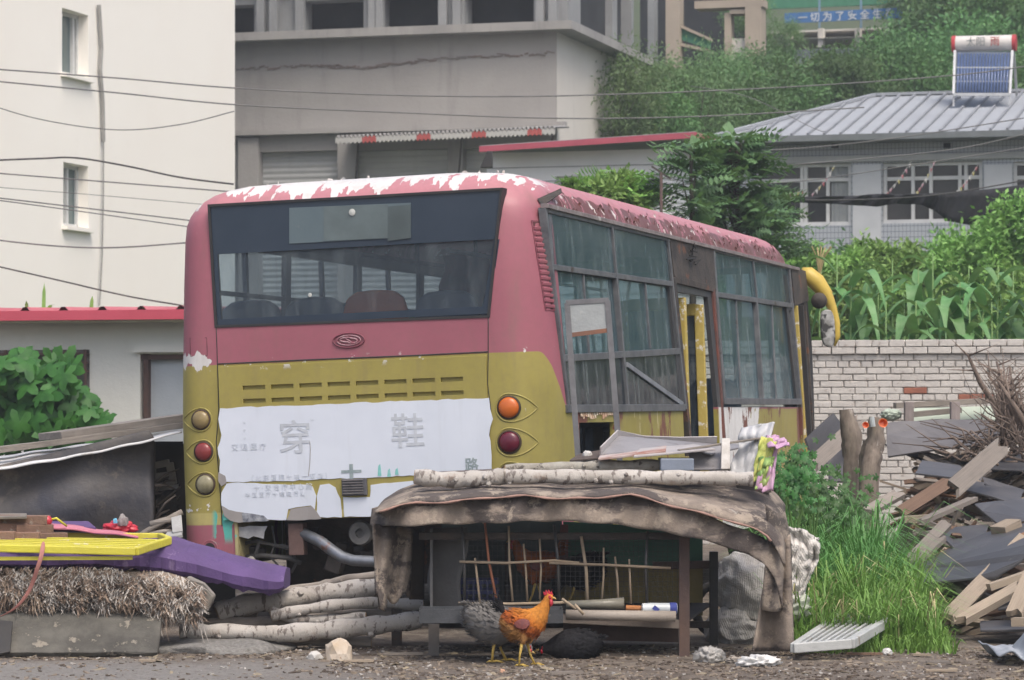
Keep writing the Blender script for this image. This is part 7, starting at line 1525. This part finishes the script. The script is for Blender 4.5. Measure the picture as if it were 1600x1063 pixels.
# the large pieces one can tell apart
quadplate([(1443, 914, 18.9), (1555, 905, 18.7), (1640, 850, 18.6), (1640, 812, 20.6), (1540, 836, 20.6), (1444, 878, 20.2)], .016, 'formwork_sheet', M_PLY, 'largest black plywood sheet sloping across the front of the timber heap', 'sheet', jag=.004)
quadplate([(1388, 716, 24.6), (1438, 708, 24.5), (1500, 700, 24.5), (1560, 694, 24.5), (1574, 660, 24.9), (1480, 657, 24.9), (1386, 663, 24.9)], .02, 'formwork_sheet', mat('blue_grey_board', (.14, .137, .145), (.09, .088, .095), 3, .7, spot=(.2, .19, .18), spsc=4), 'long blue grey board standing on edge behind the timber heap', 'board', jag=.006)
for q, lab in ((((1430, 742, 22.6), (1520, 752, 22.4), (1500, 730, 23.6), (1440, 722, 23.8)), 'dark board lying flat at the back left of the timber heap'), (((1500, 765, 22.4), (1590, 790, 22.0), (1600, 768, 23.0), (1520, 742, 23.6)), 'dark board behind the long diagonal plank'), (((1540, 735, 23.6), (1640, 740, 23.4), (1640, 712, 24.6), (1545, 713, 24.6)), 'dark board at the back right of the timber heap'), (((1522, 790, 21.4), (1560, 822, 21.0), (1640, 812, 21.0), (1640, 776, 22.6)), 'dark sheet at the right middle of the timber heap'), (((1470, 840, 20.4), (1500, 872, 20.2), (1530, 850, 20.4), (1545, 822, 21.2), (1490, 826, 21.2)), 'dark triangular sheet above the largest plywood sheet'), (((1560, 955, 18.2), (1640, 940, 18.1), (1640, 905, 19.0), (1575, 925, 19.0)), 'dark sheet low at the right edge of the heap'), (((1532, 988, 17.8), (1640, 986, 17.7), (1640, 970, 18.2), (1532, 974, 18.2)), 'dark board lying on the ground at the right edge')):
    quadplate(q, .014, 'formwork_piece', M_PLY, lab, 'board', jag=.004)
def pbar(p0, p1, w, th, kind, lab, roll=0):
    a, b = at(*p0), at(*p1); d = b-a; o = plank(kind, a.lerp(b, .5), d.length, w, th, math.degrees(math.atan2(d.y, d.x)), -math.degrees(math.asin(d.z/d.length)), roll, lab, 'long pieces on the timber heap'); return o
pbar((1480, 968, 18.0), (1602, 842, 19.6), .10, .035, 'pale', 'long pale beam leaning steeply from the ground to the right edge of the heap', 30); pbar((1484, 962, 18.15), (1600, 838, 19.75), .05, .03, 'rust', 'thin reddish strip along the back of the steep pale beam'); pbar((1500, 970, 18.0), (1598, 915, 18.4), .08, .045, 'pale', 'thick pale plank low under the steep beam', 15); pbar((1545, 918, 18.5), (1640, 885, 18.6), .07, .04, 'pale', 'pale plank poking out to the right edge above the low plank'); pbar((1585, 960, 17.8), (1620, 880, 18.2), .10, .04, 'pale', 'short pale beam upright at the right edge'); pbar((1582, 972, 17.7), (1640, 972, 17.6), .08, .05, 'pale', 'pale block end at the lower right corner of the heap')
pbar((1488, 765, 21.6), (1566, 697, 22.6), .14, .03, 'grey', 'long grey plank with pale edge standing out diagonally above the heap', 60); pbar((1355, 800, 21.2), (1405, 772, 21.6), .09, .035, 'grey', 'grey plank at the left foot of the heap beside the stump', 20); pbar((1405, 802, 21.2), (1478, 756, 21.6), .09, .03, 'brown', 'brown plank sloping up in the left part of the heap', 50); pbar((1420, 880, 20.0), (1478, 820, 20.6), .08, .045, 'grey', 'thick grey plank pointing up left of the triangular sheet', 20); pbar((1428, 884, 19.9), (1472, 842, 20.3), .06, .03, 'grey', 'thinner grey plank beside the thick pointing one'); pbar((1412, 812, 20.9), (1470, 808, 20.9), .11, .045, 'pale', 'short pale block lying level in the left part of the heap'); pbar((1440, 815, 20.6), (1520, 780, 21.2), .07, .03, 'grey', 'greyish lath rising across the middle of the heap'); pbar((1560, 830, 20.4), (1585, 818, 20.5), .14, .06, 'pale', 'stubby pale block at the top of the plywood sheet'); pbar((1268, 728, 22.6), (1346, 657, 23.6), .12, .03, 'grey', 'long grey plank leaning between the bus front and the stumps', 50)
pbar((1272, 712, 23.4), (1315, 672, 23.8), .30, .02, 'dark', 'dark board leaning behind the long grey plank by the bus front', 70)
quadplate([(1295, 755, 23.3), (1328, 755, 23.3), (1322, 700, 23.6), (1290, 705, 23.6)], .02, 'grey_sheet', MATS['blue_grey_board'], 'blue grey sheet standing left of the tree stumps', 'sheet')
# stumps
M_STM = mat('rough_stump_bark', (.25, .21, .175), (.10, .08, .065), 11, .95, bump=1.0, bsc=16, st=(1.6, 1.6, .5), spot=(.33, .30, .27), spsc=5, spth=.6)
for pts, rr_, lab in ((((1330, 790, 22.2), (1332, 720, 22.3), (1330, 680, 22.3), (1322, 640, 22.3)), (.085, .07, .075, .05), 'rough forked tree stump nearer the bus with a broken top'), (((1352, 800, 21.9), (1360, 730, 21.9), (1368, 690, 22.0), (1368, 652, 22.0)), (.075, .065, .07, .048), 'leaning rough tree stump right of the forked one'), (((1345, 780, 22.0), (1350, 720, 22.1), (1356, 690, 22.1)), (.045, .04, .035), 'thin stump wedged between the two thick stumps')):
    P = [at(*p) for p in pts]; P[0].z = 0; Q = []
    for i in range(len(P)-1):
        for j in range(5): Q.append(P[i].lerp(P[i+1], j/5)+Vector((rnd.uniform(-.006, .006), 0, 0)))
    Q.append(P[-1]); n = len(Q); r2 = [rr_[min(len(rr_)-1, int(i/(n-1)*(len(rr_)-1)))]*(1-(i/(n-1)*(len(rr_)-1))%1)+rr_[min(len(rr_)-1, int(i/(n-1)*(len(rr_)-1))+1)]*((i/(n-1)*(len(rr_)-1))%1) for i in range(n)]
    tag(MB().tube(Q, r2, 18, jit=.13).build('tree_stump', M_STM, origin=True, smooth=60), lab, 'stump', 'tree stumps beside the timber heap')
for px, py, r, sx, lab in ((1379, 662, .034, 1, 'round orange plastic cup on top of the leaning stump'), (1352, 665, .024, 1.2, 'flattened orange plastic cup between the stump tops')):
    e = empty('orange_cup', at(px, py, 21.85), lab, 'cup'); M3 = rotm(75, 20, 0); MB().lathe([(r*.55, -r*.8), (r*.95, r*.5), (r*1.0, r*.55), (r*.86, r*.5), (r*.5, -r*.5)], (0, 0, 0), 18, M3).build('cup', mat('orange_plastic', (.62, .12, .02), (.52, .10, .02), 9, .4), e, smooth=50)
tag(MB().tube([at(1362, 652, 21.9), at(1364, 667, 21.9)], .02, 10).build('pale_bottle_neck', mat('pale_plastic', (.45, .5, .52)), origin=True), 'small pale bottle between the two orange cups', 'bottle')
# rail and greenish sheet in front of the brick wall
quadplate([(1415, 668, 27.2), (1562, 668, 27.2), (1556, 636, 27.3), (1418, 640, 27.3)], .02, 'green_white_sheet', mat('pale_green_sheet', (.42, .50, .42), (.34, .40, .34), 2, .6), 'pale green sheet behind the timber rails in front of the brick wall', 'sheet')
for p0, p1, w, lab in (((1398, 634, 27.0), (1552, 626, 27.1), .12, 'upper grey rail lying in front of the pale green sheet'), ((1425, 648, 26.9), (1500, 641, 27.0), .10, 'lower grey rail in front of the pale green sheet')): slabbar(p0, p1, w, .05, 'timber_rail', GP, lab, 'rail', 'timber rails before the brick wall')
for px, lab in ((1420, 'left upright post of the timber rails'), (1492, 'middle upright post of the timber rails'), (1574, 'right upright post of the timber rails')): slabbar((px, 670, 26.8), (px, 628, 26.8), .10, .08, 'timber_post', grain('pinkish_grey_post', (.30, .26, .25), (.22, .19, .185)), lab, 'post', 'posts of the timber rails')
blob(1392, 648, 26.9, .11, .08, .06, MATS['pale_green_sheet'], 'green_bundle', 'crumpled green and white plastic beside the stumps before the brick wall', 'plastic', 3, .4)
# branches heap at right
M_BRA = mat('dry_branch_bark', (.20, .155, .125), (.12, .09, .075), 10, .9, vary=.5)
for k in range(60):
    x0, y0 = rnd.uniform(1560, 1620), rnd.uniform(640, 730); a = rnd.gauss(115, 32); L = rnd.uniform(35, 120); Y = rnd.uniform(23.5, 25.5); x1 = x0+L*math.cos(R(a)); y1 = y0-L*math.sin(R(a)); y1 = max(555, y1); P = [at(x0, y0, Y), at((x0+x1)/2+rnd.uniform(-8, 8), (y0+y1)/2+rnd.uniform(-6, 6), Y), at(x1, y1, Y+rnd.uniform(-.3, .3))]; r0 = rnd.choice([.008, .01, .012, .03]); mb = MB().tube(P, [r0, r0*.75, r0*.35], 6)
    for j in range(3): q = P[1].lerp(P[2], rnd.random()); mb.tube([q, q+Vector((rnd.uniform(-.25, .25), rnd.uniform(-.1, .1), rnd.uniform(.0, .25)))], [r0*.4, .002], 4)
    tag(mb.build('dead_branch', M_BRA, origin=True, smooth=True), 'dead twiggy branch in the tangle at the right edge before the brick wall', 'branch', 'dead branches at the right edge')
for k in range(40):
    x0, y0 = rnd.uniform(1470, 1620), rnd.uniform(690, 730); P = [at(x0, y0, 24.0), at(x0+rnd.uniform(-50, 30), y0-rnd.uniform(0, 35), 24.1), at(x0+rnd.uniform(-90, 30), y0-rnd.uniform(-5, 45), 24.2)]; tag(MB().tube(P, [.010, .008, .003], 5).build('dead_twig', M_BRA, origin=True, smooth=True), 'thin dead twig lying over the back of the timber heap', 'twig', 'dead twigs behind the timber heap')
# ---- grass and weeds
def grass(n, region, hmin, hmax, m, name, label, seed):
    r_ = random.Random(seed); mb = MB()
    for k in range(n):
        x, y = region(r_)
        if mnoise.noise(Vector((x*3.1, y*2.4, seed+.5))) < r_.uniform(-.75, -.05)+(.18 if y < 17.9 else 0): continue
        z = terr(x, y); h = r_.uniform(hmin, hmax)*(.55+.6*abs(mnoise.noise(Vector((x*2.2, y*2.2, seed))))*1.6); a = r_.uniform(0, 6.28); b = r_.uniform(.2, 1.15)*h; w = r_.uniform(.0025, .006); d = Vector((math.cos(a), math.sin(a), 0)); s = Vector((-d.y, d.x, 0)); o = Vector((x, y, z)); P = [o, o+d*b*.18+Vector((0, 0, h*.45)), o+d*b*.5+Vector((0, 0, h*.8)), o+d*b+Vector((0, 0, h*(.95-.35*b/h)))]
        mb.add([P[0]-s*w, P[0]+s*w, P[1]+s*w, P[1]-s*w, P[2]+s*w*.7, P[2]-s*w*.7, P[3]], [(0, 1, 2, 3), (3, 2, 4, 5), (5, 4, 6)])
    return tag(mb.build(name, m), label, 'grass', kind='stuff')
LF_GR = leaf_mat('bright_grass', (.14, .27, .05), (.21, .36, .075), (.08, .17, .035), 2.2); LF_GR2 = leaf_mat('bluish_grass', (.10, .24, .06), (.15, .30, .09), (.07, .16, .05), 3)
def reg(y0, y1, xl0, xl1, xr0, xr1):
    def f(r_):
        Y = y0+(y1-y0)*r_.random(); t_ = (Y-y0)/(y1-y0); px = (xl0+(xl1-xl0)*t_)+((xr0+(xr1-xr0)*t_)-(xl0+(xl1-xl0)*t_))*r_.random()**.9; return (px-800)/4700*Y, Y
    return f
grass(11000, reg(17.35, 20.5, 1236, 1240, 1475, 1405), .16, .55, LF_GR, 'tall_grass', 'bright green tall grass between the coop and the timber heap', 1)
grass(6500, reg(18.6, 22.0, 1230, 1225, 1390, 1335), .45, .95, LF_GR2, 'tall_grass', 'tall bluish green grass behind the bright grass beside the bus', 2)
grass(1700, reg(17.05, 17.9, 1236, 1240, 1495, 1480), .04, .20, LF_GR, 'short_grass', 'short grass tufts along the front edge of the tall grass', 4)
grass(900, reg(17.4, 21.0, 1236, 1240, 1470, 1390), .3, .62, mat('dry_grass', (.42, .38, .20), (.30, .28, .14), 5, .8, bump=0), 'dry_grass', 'dry yellow stalks standing in the tall green grass', 6)
LF_WEED = leaf_mat('weed_leaves', (.03, .11, .025), (.06, .17, .035), (.016, .06, .016), 6)
def weed(px, py, Y, n, r, lab, sz=.027):
    b = gz(px, Y); e = empty('leafy_weed', b, lab, 'weed', 'leafy weeds beside the cloth bundle'); mb = MB(); st_ = MB(); zt = at(0, py, Y).z
    for k in range(n): d = Vector((rnd.gauss(0, r), rnd.gauss(0, r*.6), max(.1, zt+rnd.gauss(0, r*.8)))); lobed(mb, d, Vector((rnd.uniform(-.6, .6), -1, rnd.uniform(0, 1))).normalized(), Vector((rnd.uniform(-.5, .5), 0, -1)).normalized(), rnd.uniform(sz*.6, sz*1.2)); 
    for k in range(7): st_.tube([(0, 0, 0), Vector((rnd.gauss(0, r*.5), 0, zt*.6)), Vector((rnd.gauss(0, r), 0, zt))], .006, 5)
    mb.build('leaves', LF_WEED, e, smooth=True); st_.build('stems', MATS['green_stem'], e); return e
weed(1228, 752, 18.3, 170, .10, 'leafy weed closest to the cloth bundle'); weed(1262, 765, 19.0, 170, .12, 'leafy weed in the middle of the clump right of the cloth bundle'); weed(1298, 785, 19.6, 150, .12, 'leafy weed nearest the stumps above the tall grass'); weed(1246, 722, 19.4, 50, .08, 'tallest leafy weed with lobed leaves against the bus', .036); weed(1330, 805, 20.2, 36, .1, 'low leafy weed at the foot of the stumps')
# ---- things lying on the ground at the right
wr = empty('slatted_frame', gz(1310, 17.05), 'white slatted plastic frame lying on the dirt before the tall grass', 'frame'); wo = -wr.location; M_WF = mat('dirty_white_plastic', (.46, .475, .47), (.36, .375, .37), 6, .5, spot=(.25, .22, .18), spsc=8)
q = [at(*p)+wo for p in ((1240, 1013, 16.6), (1330, 1006, 16.6), (1385, 973, 17.5), (1312, 965, 17.9))]; mb = MB()
for a, b in ((0, 1), (1, 2), (2, 3), (3, 0)): mb.bar(q[a], q[b], .04, .055)
mb.build('frame', M_WF, wr, bevel=.006)
for k in range(1, 8): MB().bar(q[0].lerp(q[1], k/8)+Vector((0, 0, .008)), q[3].lerp(q[2], k/8)+Vector((0, 0, .008)), .016, .025).build('slat', M_WF, wr, bevel=.003)
M_BAG = mat('white_thin_plastic', (.62, .62, .61), (.50, .50, .49), 6, .35, bump=.6, bsc=18)
def bag(px, Y, sx, sy, sz, lab, seed, m=M_BAG, nm='plastic_bag'):
    o = blob(px, 1000, Y, sx, sy, sz, m, nm, lab, 'bag', seed, .5, sub=4, fr=2.6); o.location = gz(px, Y); o.location.z = sz*.35; return o
bag(1186, 16.25, .145, .08, .055, 'flat white plastic bag lying on the ground near the coop leg', 2); bag(1108, 16.6, .10, .08, .07, 'greyish translucent plastic bag just right of the coop leg', 7, mat('grey_thin_plastic', (.36, .35, .335), (.27, .26, .245), 6, .3, bump=.6, bsc=18)); bag(1386, 17.0, .036, .035, .034, 'small white crumpled ball of plastic right of the slatted frame', 9); bag(1150, 16.5, .07, .04, .03, 'brownish plastic scrap between the two plastic bags', 13, mat('brownish_film', (.30, .27, .235), (.22, .19, .16), 6, .5))
def rag(u, v): k = mnoise.noise(Vector((u*4, v*3, 8)))*.05+.03*math.sin(u*9+v*2); return Vector((at(1548+80*u, 0, 16.6).x, 16.3+.75*v-.25*u, max(.008, .05+.14*u*(1-v*.3)*math.sin(math.pi*min(1, v+.1))+k)))
tag(MB().grid(rag, 44, 30).build('striped_rag', mat('blue_grey_rag', (.33, .36, .40), (.22, .245, .28), 7, .85, bump=.6), origin=True, thick=.01, smooth=True), 'crumpled blue grey rag on the ground in the lower right corner', 'rag')
for px, Y, L, rz, m, lab in ((1470, 15.9, .17, 4, 'pale', 'pale flat splinter of wood on the ground near the bottom right'), (1466, 16.4, .13, -3, 'grey', 'bluish flat strip on the ground below the slatted frame'), (1440, 16.85, .10, -8, 'pale', 'small tan chip on the dirt right of the slatted frame'), (560, 16.6, .16, 4, 'pale', 'pale lath lying on the dirt beside the tan stone'), (630, 17.0, .22, 10, 'grey', 'grey lath lying on the ground under the log pile'), (230, 16.5, .09, 0, 'pale', 'pale chip on the ground before the mottled board'), (880, 15.75, .14, 25, 'grey', 'flat grey wood piece on the ground before the black hen'), (1350, 16.95, .2, -5, 'brown', 'brown strip of bark on the dirt behind the slatted frame')):
    p = gp_(px, Y); plank(m, (p.x, p.y, p.z+.012), L, .035, .012, rz, 0, 0, lab, 'chips on the ground')
# ---- litter: chips, straw, pebbles
def litter(n, m, name, label, seed, sz, x0=-3, x1=3.4, y0=15.1, y1=17.6, flat=.4):
    r_ = random.Random(seed); mb = MB()
    for k in range(n):
        x, y = r_.uniform(x0, x1), r_.uniform(y0, y1)
        if mnoise.noise(Vector((x*1.6, y*1.6, seed))) < r_.uniform(-.5, .25): continue
        if x < -1.0 and y < 16.6 and r_.random() < .75: continue
        s = r_.uniform(.3, 1)*sz; mb.box((x, y, terr(x, y)+s*flat*.3), (s*r_.uniform(.6, 2.2), s*r_.uniform(.4, .9), s*flat), rotm(r_.uniform(-20, 20), r_.uniform(-20, 20), r_.uniform(0, 180)))
    return tag(mb.build(name, m), label, 'litter', kind='stuff')
litter(5200, mat('dark_crumbs', (.06, .045, .035), (.10, .075, .055), 20), 'dark_litter', 'dark crumbs and bark bits scattered over the dirt', 1, .022)
litter(3200, mat('tan_crumbs', (.26, .21, .16), (.17, .14, .11), 20), 'tan_litter', 'tan wood chips scattered over the dirt', 2, .024); litter(1100, mat('pale_crumbs', (.42, .40, .37), (.32, .30, .28), 20), 'pale_litter', 'pale stone chips scattered over the dirt', 3, .016, flat=.7)
litter(900, mat('straw_bits', (.30, .25, .17), (.2, .17, .12), 20), 'straw', 'bits of straw scattered over the dirt', 4, .05, flat=.08)
# ================================================================ HAZE
hz_ = bpy.data.materials.new('haze_air'); hz_.use_nodes = True; nt_ = hz_.node_tree; nt_.nodes.remove(nt_.nodes['Principled BSDF'])
pv = nt_.nodes.new('ShaderNodeVolumePrincipled'); pv.inputs['Color'].default_value = (.86, .91, .97, 1); pv.inputs['Density'].default_value = .0015; pv.inputs['Anisotropy'].default_value = .2
nt_.links.new(pv.outputs[0], nt_.nodes['Material Output'].inputs['Volume'])
tag(MB().box((0, 130, 25), (480, 420, 56)).build('haze', hz_), kind='stuff')
